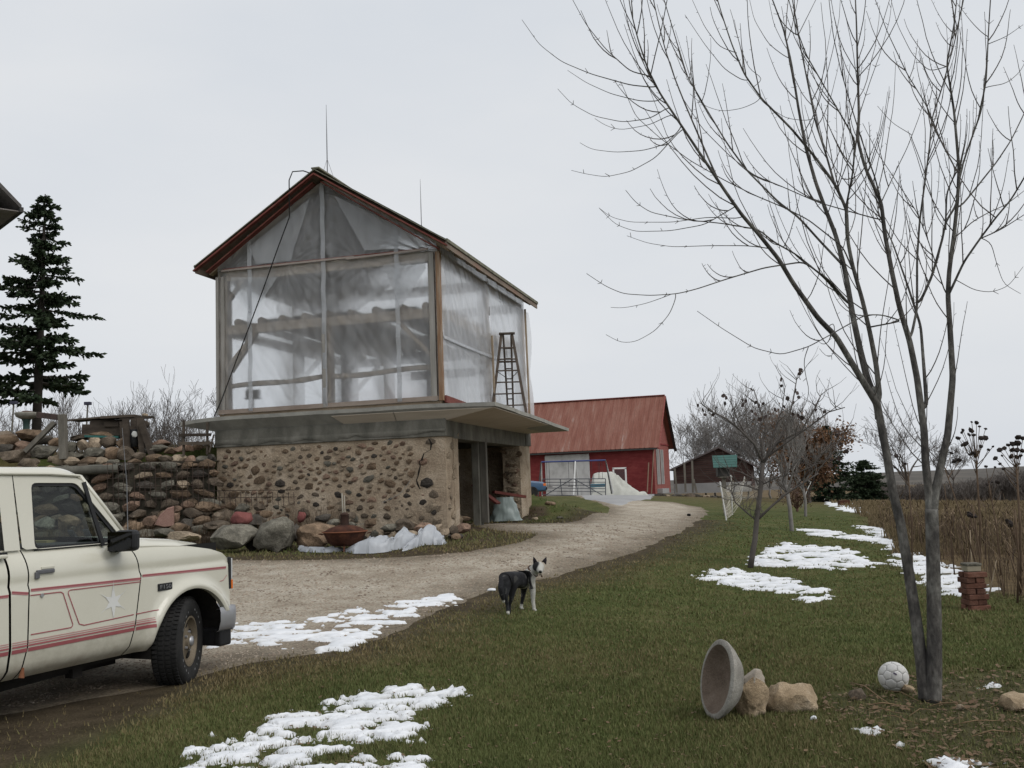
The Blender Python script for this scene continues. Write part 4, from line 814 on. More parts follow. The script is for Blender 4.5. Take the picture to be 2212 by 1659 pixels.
crumple('plastic_sheet_heap', [(870,1193,6,.3),(900,1186,26,.4),(915,1180,40,.5),(938,1178,36,.5),(955,1178,18,.3),(962,1177,4,.2)], 'smaller bunched fold of clear plastic lying by the cracked corner', 12, 44)
crumple('plastic_sheet_heap', [(645,1190,10,.2),(665,1192,11,.22),(700,1193,10,.22),(730,1192,9,.2),(747,1189,3,.1)], 'thin flattened roll of clear plastic in front of the boulders', 21, 40, 10)
# ---- wire mesh panel leaning in front of the retaining wall
mb = MB(); M_wire = mat('rusty_wire', [(.03,.022,.018),(.06,.04,.03)], rough=.9)
for u in np.arange(232, 640, 11.5):
    top = 1000 if u < 470 else 1063+ (u-470)*.0; bot = 1092
    mb.tube([P(u, top, 22.35 if u > 466 else 22.2), P(u+1.5, bot, 22.0 if u > 466 else 22.0)], .007, 4, cap=False)
for v in (1000, 1016, 1034, 1052): mb.tube([P(u, v-(u-232)*.02+ (0 if u < 440 else 0), 22.25-(v-1000)*.003) for u in (232, 330, 440)], .007, 4, cap=False)
for v in (1063, 1078): mb.tube([P(u, v-(u-232)*.012, 22.15) for u in (232, 330, 440, 540, 640)], .007, 4, cap=False)
solo(mb, 'wire_mesh_panel', M_wire, 'rusty reinforcing mesh panel standing against the retaining wall', 'wire mesh')
# ---- on the terrace: bird bath, timber post with rail, pole boxes, workbench junk, rail frame
def tz(x, y): return hz1(x, y)
M_bb = mat('cast_stone', [(.20,.19,.16),(.32,.31,.27)], scale=7, rough=.95, bump=.5, bscale=35, fine=.2)
bp_ = P(57, 938, 24.3); t = thing('bird_bath', 'pale cast stone bird bath on a green pedestal above the wall', 'bird bath', bp_)
mb = MB(); mb.lathe([(.02,.36),(.12,.37),(.24,.43),(.27,.50),(.265,.53),(.24,.52),(.2,.47),(.02,.43)], 24, bp_); mb.build('basin', M_bb, t, smooth=True)
mb = MB(); mb.lathe([(.13,-.3),(.13,.02),(.08,.07),(.075,.3),(.11,.37),(.0,.37)], 16, bp_); mb.build('pedestal', mat('green_stone', [(.025,.05,.045),(.05,.08,.07)], scale=5, rough=.8), t, smooth=True)
mb = MB(); mb.rock(bp_+Vector((.0,0,.52)), (.16,.16,.06), seed=2, sub=2, amp=.2); mb.build('dead_leaves', mat('leafy_brown', [(.06,.03,.025),(.10,.05,.04)], scale=20, rough=1), t)
M_gp = mat('grey_fence_wood', [(.11,.10,.085),(.20,.185,.155)], scale=6, rough=.95, stretch=(1,1,.25), bump=.4, fine=.15)
b0 = P(137, 990, 23.1); t = thing('timber_post', 'grey timber post with a top rail and a slanting brace above the wall', 'post', b0)
mb = MB(); mb.bar(P(138,992,23.1), P(135,895,23.1), .16, .16, up=(0,1,0)); mb.build('post', M_gp, t, bevel=.01)
mb = MB(); mb.bar(P(83,896,23.9), P(130,902,23.15), .1, .13); mb.build('rail', mat('dark_rail', [(.06,.045,.04),(.12,.08,.07)], scale=6, rough=.9), t)
mb = MB(); mb.bar(P(118,913,23.15), P(56,975,23.2), .1, .12, up=(0,1,0)); mb.build('brace', M_gp, t)
for u, v, y, lb in ((30,870,27,'thin pole with a small flat dark box near the spruce trunk'), (190,871.5,27.5,'thin pole with a small flat dark box behind the workbench')):
    p = P(u, v, y); g0 = tz(p.x, p.y); lean = .22
    t = thing('box_pole', lb, 'pole', (p.x-lean*.3, p.y, g0))
    mb = MB(); mb.tube([(p.x-lean*.35, p.y, g0-.05), (p.x, p.y, p.z)], .022, 6); mb.build('pole', M_gp, t)
    mb = MB(); mb.box((p.x, p.y, p.z), (.17, .14, .085)); mb.build('box', mat('dark_blue_box', [(.03,.03,.05),(.06,.06,.09)], rough=.6), t, bevel=.01)
wb = P(240, 942, 24.2); M_jk = mat('junk_wood', [(.045,.035,.028),(.10,.08,.062)], scale=7, rough=.95, stretch=(.4,1,1), bump=.4, rnd=.25)
t = thing('workbench', 'ramshackle timber workbench piled with dark planks and logs above the wall', 'workbench', wb)
def jb(name, u0, v0, u1, v1, y0, y1, wd, ht, m=M_jk): mb = MB(); mb.bar(P(u0, v0, y0), P(u1, v1, y1), wd, ht); mb.build(name, m, t)
jb('plank', 160,909,262,900,24.5,24.2,.5,.04); jb('plank', 225,903,298,899,24.1,24.1,.45,.06); jb('plank', 262,905,330,901,24.0,24.0,.2,.05)
jb('log', 184,928,268,930,24.25,24.2,.34,.24); jb('beam', 200,914,275,913,24.3,24.3,.3,.14); jb('crate', 230,917,262,917,24.15,24.15,.3,.12)
jb('tarp', 190,943,262,945,24.1,24.1,.4,.05, mat('teal_tarp', [(.03,.12,.11),(.05,.17,.15)], scale=5, rough=.7))
for u0, v0, u1, v1, y in ((277,985,272,905,23.6),(309,985,303,903,23.6),(330,985,306,915,23.5),(288,985,290,905,23.9),(268,950,266,910,24)): mb = MB(); mb.bar(P(u0,v0,y), P(u1,v1,y), .13, .12, up=(0,1,0)); mb.build('leg', M_jk, t)
mb = MB(); c = P(291, 948, 23.75); mb.lathe([(.0,-.2),(.14,-.2),(.15,0),(.14,.22),(.0,.22)], 14, c); solo(mb, 'barrel', mat('black_tub', [(.012,.012,.014),(.03,.03,.03)], rough=.5), 'black plastic tub between the workbench legs', 'tub', smooth=True)
mb = MB(); c = P(291, 938, 23.55); mb.rock(c, (.07,.03,.075), seed=77, amp=.3); solo(mb, 'rag', mat('white_rag', [(.5,.5,.47),(.62,.62,.6)], rough=.9), 'white rag hanging on the black tub', 'rag')
mb = MB(); c = P(313, 897, 24.0); mb.rock(c, (.08,.08,.05), seed=31, amp=.2, flat=4); solo(mb, 'stone', MST[6], 'pale stone sitting on the end of the workbench planks', 'stone')
mb = MB(); c = P(314, 917, 23.7); mb.lathe([(0,-.05),(.09,-.05),(.09,.05),(0,.05)], 12, c, Matrix.Rotation(PI/2, 3, 'X')); solo(mb, 'pulley', M_jk, 'small round wooden pulley hanging on the workbench end', 'pulley')
b0 = P(397, 985, 23.3); t = thing('rail_frame', 'dark two rail wooden frame standing under the slab corner', 'fence', b0)
for u0, v0, v1 in ((397,985,908),(448,982,912)): mb = MB(); mb.bar(P(u0,v0,23.25), P(u0,v1,23.25), .045, .06, up=(0,1,0)); mb.build('post', M_jk, t)
for v in (940, 958): mb = MB(); mb.bar(P(386,v,23.2), P(456,v-1,23.2), .035, .07); mb.build('rail', M_jk, t)
mb = MB(); mb.bar(P(462,939,23.3), P(452,978,23.1), .03, .03, up=(0,1,0)); mb.build('stake', M_jk, t)
# ================================================================ pickup truck
TH = rad(23.3); T0 = Vector((-3.22, 8.4, 0))
truck = thing('pickup_truck', 'cream pickup truck with dark red pinstripes parked on the gravel', 'pickup truck', T0, PI/2-TH, local=True)
# thing space: x forward (0 at the foot of the door's front edge), y to the left (outer right side at y=0), z up
TW = 1.96
M_paint = mat('cream_paint', [(.57,.55,.46),(.62,.60,.51)], scale=1.3, rough=.26, spec=.5, coat=.6, fine=.02, bump=.02, bscale=6)
def grime(m):
    t = m.node_tree; N = t.nodes; L = t.links; b = N['Principled BSDF']; src = b.inputs['Base Color'].links[0].from_socket
    co = N.new('ShaderNodeTexCoord'); sp = N.new('ShaderNodeSeparateXYZ'); L.new(co.outputs['Object'], sp.inputs[0]); nz_ = N.new('ShaderNodeTexNoise'); nz_.inputs['Scale'].default_value = 7; nz_.inputs['Detail'].default_value = 9; nz_.inputs['Roughness'].default_value = .7; L.new(co.outputs['Object'], nz_.inputs['Vector'])
    mr = N.new('ShaderNodeMapRange'); mr.inputs['From Min'].default_value = .36; mr.inputs['From Max'].default_value = .80; mr.inputs['To Min'].default_value = .62; mr.inputs['To Max'].default_value = -.25; L.new(sp.outputs['Z'], mr.inputs[0])
    ad = N.new('ShaderNodeMath'); ad.operation = 'ADD'; L.new(mr.outputs[0], ad.inputs[0]); L.new(nz_.outputs[0], ad.inputs[1]); m2 = N.new('ShaderNodeMapRange'); m2.inputs['From Min'].default_value = .55; m2.inputs['From Max'].default_value = 1.25; m2.inputs['To Max'].default_value = .7; L.new(ad.outputs[0], m2.inputs[0])
    mx = N.new('ShaderNodeMix'); mx.data_type = 'RGBA'; mx.inputs[7].default_value = (.20,.165,.12,1); L.new(m2.outputs[0], mx.inputs[0]); L.new(src, mx.inputs[6]); L.new(mx.outputs[2], b.inputs['Base Color'])
grime(M_paint)
M_blk = mat('black_plastic', [(.012,.012,.013),(.022,.022,.023)], scale=8, rough=.55)
M_gap = mat('panel_gap', [(.01,.01,.01),(.015,.014,.013)], rough=1)
M_red = mat('pinstripe_red', [(.30,.085,.095),(.34,.105,.11)], rough=.45)
M_pink = mat('pinstripe_pink', [(.42,.17,.18),(.46,.2,.2)], rough=.45)
M_chr = mat('bumper_grey', [(.34,.34,.36),(.44,.44,.45)], scale=4, rough=.35, metal=.5)
M_rubber = mat('tyre_rubber', [(.012,.012,.012),(.028,.027,.026)], scale=9, rough=.85, bump=.3, bscale=40)
M_rim = mat('tan_rim', [(.14,.115,.08),(.22,.18,.13)], scale=10, rough=.6, metal=.25, fine=.15)
M_under = mat('underbody', [(.012,.011,.010),(.03,.026,.022)], scale=6, rough=.95)
def glass(name, tint, rough=.02):
    m = bpy.data.materials.new(name); m.use_nodes = True; N = m.node_tree.nodes; L = m.node_tree.links; N.clear(); o = N.new('ShaderNodeOutputMaterial')
    tp = N.new('ShaderNodeBsdfTransparent'); tp.inputs[0].default_value = (*tint, 1); g = N.new('ShaderNodeBsdfGlossy'); g.inputs['Roughness'].default_value = rough
    f = N.new('ShaderNodeFresnel'); f.inputs['IOR'].default_value = 1.5; mx = N.new('ShaderNodeMixShader'); L.new(f.outputs[0], mx.inputs[0]); L.new(tp.outputs[0], mx.inputs[1]); L.new(g.outputs[0], mx.inputs[2]); L.new(mx.outputs[0], o.inputs[0]); return m
M_glass = glass('car_glass', (.72,.80,.78))
WC = (.72, .36)                                  # front wheel centre (x, z)
WR_X = -2.75                                     # rear wheel
SILL = .385
def bprof(z):                                    # inset of the lower body side from the outer plane
    if z < .47: return .10*((.47-z)/.1)**1.4+.028
    if z < .62: return .028*(.62-z)/.15
    if z < 1.03: return .012*((z-.62)/.41)
    if z < 1.06: return .012+.016*(z-1.03)/.03
    if z < 1.12: return .028-.006*(z-1.06)/.06
    return .022+.09*((z-1.12)/.2)**2
def flare(x, z, cx_=WC[0]):
    r = math.hypot(x-cx_, z-WC[1]-.02); return -.045*math.exp(-((r-.50)/.05)**2) if r > .46 else -.045
def by(x, z): return bprof(z)+min(flare(x, z), flare(x, z, WR_X))
def arch_lo(x, cx_=WC[0]):
    r = .475; dx = x-cx_
    if abs(dx) < r: return WC[1]+.02+math.sqrt(r*r-dx*dx)*1.0
    return 0
def zlo(x): return max(SILL+ (.0 if x < 1.0 else .22*min(1, (x-1.0)/.15)), arch_lo(x), arch_lo(x, WR_X))
def panel(name, xl, xr, zhi, ncol, nrow, side=1, m=M_paint, zl=zlo):
    mb = MB()
    def f(u, v):
        za = zl(xl(.8)+(xr(.8)-xl(.8))*u); z = za+(zhi(xl(1)+(xr(1)-xl(1))*u)-za)*v; x = xl(z)+(xr(z)-xl(z))*u
        za = zl(x); z = za+(zhi(x)-za)*v; y = by(x, z)
        return Vector((x, y if side > 0 else TW-y, z))
    mb.grid(ncol, nrow, f)
    mb.grid(ncol, 2, lambda u, v: (lambda q: Vector((q.x, q.y+(.05*v if side > 0 else -.05*v), q.z)))(f(u, 0)))
    return mb.build(name, m, truck, smooth=.7)
dfr = lambda z: np.interp(z, [.38, .8, 1.04, 1.2, 1.32], [-.01, .07, .115, .07, .0])
drr = lambda z: np.interp(z, [.38, .62, 1.1, 1.32], [-1.06, -1.025, -1.005, -1.01])
hoodz = lambda x: np.interp(x, [0, .35, .7, 1.0, 1.15, 1.22, 1.25], [1.335, 1.315, 1.285, 1.235, 1.19, 1.14, 1.09])
g_ = .006
for side in (1, -1):
    panel('fender', lambda z: dfr(z)+g_, lambda z: 1.235-.02*max(0, z-.9), lambda x: float(hoodz(x))-.05, 90, 26, side)
    dn = panel('door', lambda z: drr(z)+g_, lambda z: dfr(z)-g_, lambda x: 1.325, 40, 26, side)
    panel('cab_corner', lambda z: -1.165, lambda z: drr(z)-g_, lambda x: 1.325, 10, 26, side)
    panel('bed_side', lambda z: -3.75, lambda z: -1.185, lambda x: 1.275, 110, 22, side)
    if side == 1: door = dn
for side in (1, -1):                             # dark behind the shut lines and inside the arches
    yy = .09 if side > 0 else TW-.09
    mb = MB(); mb.grid(60, 2, lambda u, v: (lambda x: Vector((x, yy, max(zlo(x)+.02, .40)+(1.24-max(zlo(x)+.02, .40))*v)))(-3.7+4.85*u)); mb.build('inner_panel', M_gap, truck)
    for cx_ in (WC[0], WR_X):
        mb = MB(); mb.grid(24, 2, lambda u, v: (lambda a: Vector((cx_+.475*math.cos(a), (.03+.40*v) if side > 0 else TW-(.03+.40*v), WC[1]+.02+.475*math.sin(a))))(-.15+u*(PI+.3))); mb.grid(16, 8, lambda u, v: Vector((cx_+.475*v*math.cos(-.15+u*(PI+.3)), .43 if side > 0 else TW-.43, WC[1]+.02+.475*v*math.sin(-.15+u*(PI+.3))))); mb.build('wheel_arch_liner', M_under, truck)
# bonnet: crowned sheet from shoulder to shoulder
mb = MB()
def hood(u, v):
    x = .02+1.225*u; z = float(hoodz(x)); s = abs(2*v-1); y = .07+(TW-.14)*v; e = max(0, (s-.80)/.2)
    zc = z+.035*(1-s*s)-.085*e**2.2; return Vector((x, y-(.0 if 1 else 0), zc))
mb.grid(50, 40, hood); mb.build('bonnet', M_paint, truck, smooth=True)
for side in (1, -1):
    mb = MB()
    def shoulder(u, v):
        x = .01+1.22*u; z = float(hoodz(x)); a = hood((x-.02)/1.225 if x > .02 else 0, 0); b = Vector((x, by(x, z-.05), z-.05)); a = Vector((x, a.y, a.z))
        q = a.lerp(b, v); q.y -= .012*math.sin(v*PI); q.z += .012*math.sin(v*PI); q.y = q.y if side > 0 else TW-q.y; return q
    mb.grid(40, 7, shoulder); mb.build('fender_top', M_paint, truck, smooth=True)
# nose: grille, lamps, bumper
mb = MB(); mb.grid(12, 30, lambda u, v: Vector((1.235+.06*(1-(2*v-1)**4)-.015*u, .05+(TW-.10)*v, .70+.40*u))); mb.build('grille_panel', M_blk, truck)
for k in range(6):
    mb = MB(); z = .80+k*.045; mb.bar((1.31, .42, z), (1.31, TW-.42, z), .02, .014); mb.build('grille_bar', M_chr, truck)
mb = MB(); mb.bar((1.315, .45, .93), (1.315, TW-.45, .93), .03, .035); mb.build('grille_bar', M_chr, truck)
M_lens = mat('lamp_lens', [(.5,.5,.5),(.62,.62,.62)], scale=9, rough=.12, spec=.6); M_amber = mat('amber_lens', [(.62,.13,.015),(.75,.18,.02)], scale=9, rough=.15, spec=.6)
for side in (1, -1):
    ys = lambda y: y if side > 0 else TW-y
    hl = [(.02,.87),(.36,.87),(.36,1.075),(.02,1.085)]
    mb = MB(); mb.prism(hl, lambda a, b: Vector((1.262-.0*a, ys(a), b)), lambda a, b: Vector((1.345 if a > .1 else 1.275, ys(a), b))); mb.build('headlight', M_lens, truck)
    mb = MB(); mb.prism([(.012,.80),(.30,.80),(.30,.865),(.012,.865)], lambda a, b: Vector((1.258, ys(a), b)), lambda a, b: Vector((1.345 if a > .1 else 1.272, ys(a), b))); mb.build('indicator', M_amber, truck)
    mb = MB(); mb.box((1.243, ys(.012), .945), (.035, .022, .30)); mb.build('lamp_bezel', M_blk, truck, bevel=.008)
    mb = MB(); mb.box((1.267, ys(.008), .985), (.018, .018, .19)); mb.build('headlight_edge', M_lens, truck, bevel=.006)
    mb = MB(); mb.box((1.267, ys(.006), .838), (.022, .02, .085)); mb.build('indicator_edge', M_amber, truck, bevel=.006)
def bump_sec(y):                                 # front bumper swept across, wrapped at the ends
    s = abs(2*y/TW-1); return 1.40-.10*s**3
mb = MB()
def bmp(u, v):
    # u across including returns, v round the section
    t = u*1.24-.12
    if t < 0: x = bump_sec(-.03)+t*1.9; y = -.035
    elif t > 1: x = bump_sec(TW+.03)-(t-1)*1.9; y = TW+.035
    else: y = -.035+(TW+.07)*t; x = bump_sec(y)
    prof = [(-.055,.62),(-.01,.645),(.0,.60),(.0,.52),(-.02,.44),(-.05,.42)]
    i = min(int(v*5), 4); k = v*5-i; px = prof[i][0]*(1-k)+prof[i+1][0]*k; pz = prof[i][1]*(1-k)+prof[i+1][1]*k
    if 0 < t < 1: return Vector((x+px, y, pz))
    return Vector((x+px*.2, y+(-px if t < 0 else px), pz))
mb.grid(70, 11, bmp); mb.build('front_bumper', M_chr, truck, smooth=.8)
mb = MB(); mb.box((1.20, TW/2, .36), (.16, TW-.12, .16)); mb.build('valance', M_blk, truck, bevel=.02)
mb = MB(); mb.box((1.19, .05, .36), (.16, .08, .16)); mb.build('air_dam', M_blk, truck, bevel=.02)
mb = MB(); mb.box((-3.84, TW/2, .58), (.10, TW-.1, .18)); mb.build('rear_bumper', M_chr, truck, bevel=.02)
# ---- cab upper: tumblehome plane, pillars as one frame with the window cut out
def cy(z): return .075+(z-1.30)*.17              # inset of cab side
def loopmap(pts, n=64):
    # resample a closed polyline evenly with corner rounding
    P_ = [np.array(p, float) for p in pts]; out = []
    seg = [np.linalg.norm(P_[(i+1) % len(P_)]-P_[i]) for i in range(len(P_))]; tot = sum(seg); 
    for k in range(n):
        d = tot*k/n; i = 0
        while d > seg[i]: d -= seg[i]; i += 1
        out.append(P_[i]+(P_[(i+1) % len(P_)]-P_[i])*d/seg[i])
    return out
def rnd_poly(pts, r=.05, n=5):
    out = []; m = len(pts)
    for i in range(m):
        a, b, c = np.array(pts[i-1], float), np.array(pts[i], float), np.array(pts[(i+1) % m], float)
        d1 = (a-b)/np.linalg.norm(a-b); d2 = (c-b)/np.linalg.norm(c-b); p0 = b+d1*r; p1 = b+d2*r
        for k in range(n+1):
            t = k/n; out.append((1-t)**2*p0+2*t*(1-t)*b+t*t*p1)
    return out
door_win = [(-.905,1.315),(.0,1.315),(-.44,1.815),(-.875,1.82)]
def win_frame(name, outer, inner, m, side=1, th=.03, out_=0.0):
    n = 96; rin = rnd_poly(inner, .045)
    c = np.mean([np.array(p) for p in inner], axis=0)
    def byang(poly):
        # cast from c at n angles
        res = []; Pp = [np.array(p, float) for p in poly]
        for k in range(n):
            a = 2*PI*k/n; d = np.array([math.cos(a), math.sin(a)]); best = None
            for i in range(len(Pp)):
                e = Pp[(i+1) % len(Pp)]-Pp[i]; den = d[0]*(-e[1])+d[1]*e[0]
                if abs(den) < 1e-9: continue
                rhs = Pp[i]-c; t = (rhs[0]*(-e[1])+rhs[1]*e[0])/den; s = (d[0]*rhs[1]-d[1]*rhs[0])/den
                if t > 0 and -1e-6 <= s <= 1+1e-6 and (best is None or t > best): best = t
            res.append(c+d*best)
        return res
    A = byang(outer); B = byang(rin); ys = lambda y: y if side > 0 else TW-y; vs = []
    for pts, o_ in ((A, 0), (B, 0), (B, th)):
        vs += [Vector((p[0], ys(cy(p[1])+o_-out_), p[1])) for p in pts]
    mb = MB(); mb.add(vs, [(i, (i+1) % n, (i+1) % n+n, i+n) for i in range(n)]+[(i+n, (i+1) % n+n, (i+1) % n+2*n, i+2*n) for i in range(n)])
    return mb.build(name, m, truck, smooth=.5)
for side in (1, -1):
    ys = lambda y: y if side > 0 else TW-y
    win_frame('door_frame', [(-1.015,1.32),(.045,1.32),(-.395,1.875),(-1.03,1.885)], door_win, M_paint, side)
    win_frame('window_seal', [(p[0], p[1]) for p in [(-.92,1.305),(.025,1.305),(-.43,1.83),(-.89,1.835)]], [(-.885,1.335),(-.055,1.335),(-.455,1.79),(-.86,1.795)], M_blk, side, .02, -.012)
    mb = MB(); mb.add([Vector((a, ys(cy(b)+.03), b)) for a, b in door_win], [(0,1,2,3)]); mb.build('door_glass', M_glass, truck)
    mb = MB(); mb.bar((-.245, ys(cy(1.32)-.006), 1.30), (-.37, ys(cy(1.82)-.006), 1.82), .035, .014, up=(0,1,0)); mb.build('vent_bar', M_blk, truck)
    mb = MB(); mb.grid(6, 8, lambda u, v: (lambda z: Vector((-1.17+.135*u*(1-.02*v), ys(cy(z)), z)))(1.32+.57*v)); mb.build('cab_pillar', M_paint, truck, smooth=True)
    mb = MB(); mb.tube([(-1.16, ys(cy(1.885)-.012), 1.892), (-.7, ys(cy(1.885)-.014), 1.888), (-.41, ys(cy(1.87)-.012), 1.872)], .012, 6); mb.build('drip_rail', M_paint, truck)
    for dz, rr_ in ((0, .016), (.03, .012)):       # windscreen pillar ribs
        mb = MB(); mb.tube([(.055+dz, ys(cy(1.31)+.005+dz*.6), 1.315), (-.17+dz, ys(cy(1.59)+.005+dz*.6), 1.60), (-.395+dz, ys(cy(1.87)+.005+dz*.6), 1.872)], rr_, 6); mb.build('screen_pillar', M_paint, truck, smooth=True)
mb = MB()
def roof(u, v):
    s = abs(2*v-1); x = -1.18+.80*u; e = max(0, (s-.86)/.14); f = max(0, (u-.72)/.28); r = max(0, (.1-u)/.1)
    y0_ = cy(1.88)-.012; y = y0_+(TW-2*y0_)*v; return Vector((x, y, 1.955-.012*(s*s)-.055*e**2-.05*f**2-.02*r**2))
mb.grid(30, 40, roof); mb.build('cab_roof', M_paint, truck, smooth=True)
mb = MB(); mb.grid(2, 2, lambda u, v: Vector((.05-.44*u, cy(1.32+.56*u)+.03+(TW-2*cy(1.32+.56*u)-.06)*v, 1.32+.57*u))); mb.build('windscreen', M_glass, truck)
mb = MB(); mb.box((-1.175, TW/2, 1.16), (.02, TW-.2, .33)); mb.build('cab_back', M_paint, truck)
mb = MB(); mb.add([(-1.175,.14,1.33),(-1.175,TW-.14,1.33),(-1.175,TW-.2,1.86),(-1.175,.2,1.86)], [(0,1,2,3)]); mb.build('rear_glass', M_glass, truck)
mb = MB(); mb.box((-2.47, TW/2, .62), (2.5, TW-.16, .05)); mb.box((-1.22, TW/2, .93), (.03, TW-.12, .62)); mb.box((-3.74, TW/2, .93), (.04, TW-.1, .68)); mb.build('bed_floor', M_paint, truck)
for side in (1, -1):
    mb = MB(); yy = .05 if side > 0 else TW-.05; mb.bar((-1.19, yy, 1.285), (-3.75, yy, 1.285), .075, .03); mb.build('bed_rail', M_paint, truck, bevel=.01)
# underside, floor and interior
mb = MB(); mb.box((-1.3, TW/2, .40), (4.6, TW-.5, .14)); mb.box((.2, TW/2, .30), (.5, .7, .16)); mb.bar((-1.0,.35,.30), (-.2,.33,.33), .06, .06); mb.box((-.32,.30,.30), (.10,.08,.09)); mb.build('chassis', M_under, truck)
M_int = mat('grey_upholstery', [(.085,.078,.072),(.13,.12,.11)], scale=7, rough=.95, fine=.15)
mb = MB(); mb.box((-.62, TW/2, .86), (.62, TW-.42, .26)); mb.build('seat_base', M_int, truck, bevel=.04)
mb = MB(); mb.box((-.98, TW/2, 1.22), (.2, TW-.42, .60), Matrix.Rotation(-.15, 3, 'Y')); mb.build('seat_back', M_int, truck, bevel=.05)
mb = MB(); mb.box((-.02, TW/2, 1.19), (.32, TW-.3, .26)); mb.build('dashboard', mat('dash', [(.06,.055,.05),(.09,.085,.08)], rough=.8), truck, bevel=.05)
mb = MB(); mb.box((.0, TW/2+.1, 1.33), (.12, .34, .02)); mb.build('papers', mat('paper', [(.35,.28,.12),(.42,.36,.2)], rough=.9), truck)
c = Vector((-.33, 1.42, 1.20)); Rm = Matrix.Rotation(-1.05, 3, 'Y'); mb = MB(); mb.tube([c+Rm @ Vector((.19*math.cos(a), .19*math.sin(a), 0)) for a in np.linspace(0, 2*PI, 25)], .015, 6, cap=False); mb.bar(c+Rm @ Vector((0,-.18,0)), c+Rm @ Vector((0,.18,0)), .04, .02); mb.bar(c, c+Vector((.3,0,-.15)), .05, .05); mb.build('steering_wheel', M_blk, truck, smooth=True)
mb = MB(); mb.box((-.30, TW/2+.02, 1.80), (.05, .24, .06)); mb.build('inner_mirror', M_blk, truck)
# ---- wheels
def wheel(x, y, side, steer=0):
    Rw = Matrix.Rotation(steer, 3, 'Z') @ Matrix.Rotation(PI/2 if side > 0 else -PI/2, 3, 'X'); c = Vector((x, y, .384))
    # axis local z -> outward (towards -y for the right side)
    mb = MB(); mb.lathe([(.215,-.13),(.31,-.14),(.358,-.125),(.380,-.10),(.386,-.05),(.387,0),(.386,.05),(.380,.10),(.358,.125),(.305,.128),(.235,.115),(.215,.10)], 48, c, Rw); ty = mb.build('tyre', M_rubber, truck, smooth=.9)
    trd = MB()
    for k in range(60):
        a = 2*PI*k/60
        for zz, tw in ((-.07, .3), (-.025, -.3), (.025, .3), (.07, -.3)):
            Rk = Rw @ Matrix.Rotation(a+zz*tw, 3, 'Z'); q = c+Rk @ Vector((.388, 0, zz*1.2)); trd.box(q, (.012, .024, .038), Rk)
    trd.build('tread', M_rubber, ty)['kind'] = 'stuff'
    let = MB()
    for k in range(26):
        a = 2*PI*k/26
        if k % 13 in (0, 1, 6, 7, 12): continue
        Rk = Rw @ Matrix.Rotation(a, 3, 'Z'); let.box(c+Rk @ Vector((.288, 0, .1235)), (.026, .014+.01*(k % 2), .004), Rk)
    let.build('raised_lettering', mat('tyre_letter', [(.10,.10,.10),(.2,.2,.2)], scale=12, rough=.8), ty)['kind'] = 'stuff'
    mb = MB(); mb.lathe([(.218,.10),(.222,.112),(.205,.112),(.195,.09),(.175,.055),(.13,.065),(.09,.085),(.075,.088),(.07,.11),(.045,.118),(.0,.118)], 40, c, Rw); rim_ = mb.build('rim', M_rim, truck, smooth=.6)
    for k in range(5):
        a = 2*PI*k/5+.3; mb = MB(); Rk = Rw @ Matrix.Rotation(a, 3, 'Z'); q = c+Rk @ Vector((.148, 0, .072))
        mb.lathe([(0,.0),(.036,0),(.036,-.02)], 14, q, Rk, (.85, 1.35)); mb.build('vent_hole', M_gap, rim_)
    for k in range(5):
        a = 2*PI*k/5; mb = MB(); Rk = Rw @ Matrix.Rotation(a, 3, 'Z'); mb.lathe([(.012,.085),(.012,.105),(0,.108)], 6, c+Rk @ Vector((.083,0,0)), Rk); mb.build('lug_nut', M_chr, rim_)
    mb = MB(); mb.lathe([(.046,.116),(.04,.135),(.0,.14)], 18, c, Rw); mb.build('hub_cap', M_chr, rim_, smooth=True)
    mb = MB(); mb.lathe([(.0,-.05),(.20,-.05),(.20,.05),(.0,.05)], 20, c, Rw); mb.build('brake_drum', M_under, truck)
wheel(WC[0], .165, 1, rad(25)); wheel(WC[0], TW-.165, -1, rad(25)); wheel(WR_X, .17, 1); wheel(WR_X, TW-.17, -1)
# ---- stripes, badge, star, handle, mirror, aerial
def strip(name, pts, wd, m, n=40, off=.004, par=door):
    P_ = [np.array(p, float) for p in pts]; seg = [np.linalg.norm(P_[i+1]-P_[i]) for i in range(len(P_)-1)]; L_ = sum(seg); vs = []; N_ = max(8, int(n))
    for k in range(N_+1):
        d = L_*k/N_; i = 0
        while i < len(seg)-1 and d > seg[i]: d -= seg[i]; i += 1
        p = P_[i]+(P_[i+1]-P_[i])*min(1, d/seg[i]); t = (P_[i+1]-P_[i])/seg[i]; nrm = np.array([-t[1], t[0]])
        for s in (-1, 1): q = p+nrm*s*wd/2; vs.append(Vector((q[0], by(q[0], q[1])-off, q[1])))
    mb = MB(); mb.add(vs, [(2*k, 2*k+1, 2*k+3, 2*k+2) for k in range(N_)]); return mb.build(name, m, truck)
segs = [(-3.7,-1.19),(-1.16,-1.02),(-.995,.105),(.125,1.19)]
for x0_, x1_ in segs:
    strip('pinstripe', [(x0_,1.022),(x1_,1.000)], .022, M_pink, 60); strip('pinstripe', [(x0_,1.026),(x1_,1.004)], .009, M_red, 60, off=.006)
lsegs = [(-2.2,-1.19),(-1.16,-1.03),(-1.02,.03),(.045,.245)]
for x0_, x1_ in lsegs:
    strip('pinstripe', [(x0_,.595),(x1_,.595)], .028, M_red, 40); strip('pinstripe', [(x0_,.627),(x1_,.627)], .012, M_red, 40); strip('pinstripe', [(x0_,.645),(x1_,.645)], .007, M_pink, 40); strip('pinstripe', [(x0_,.660),(x1_,.660)], .005, M_pink, 40)
strip('pinstripe', [(-1.0,.70),(-.63,.70),(-.61,.715),(-.70,.965),(-.72,.98),(-1.0,.985)], .008, M_red, 60)
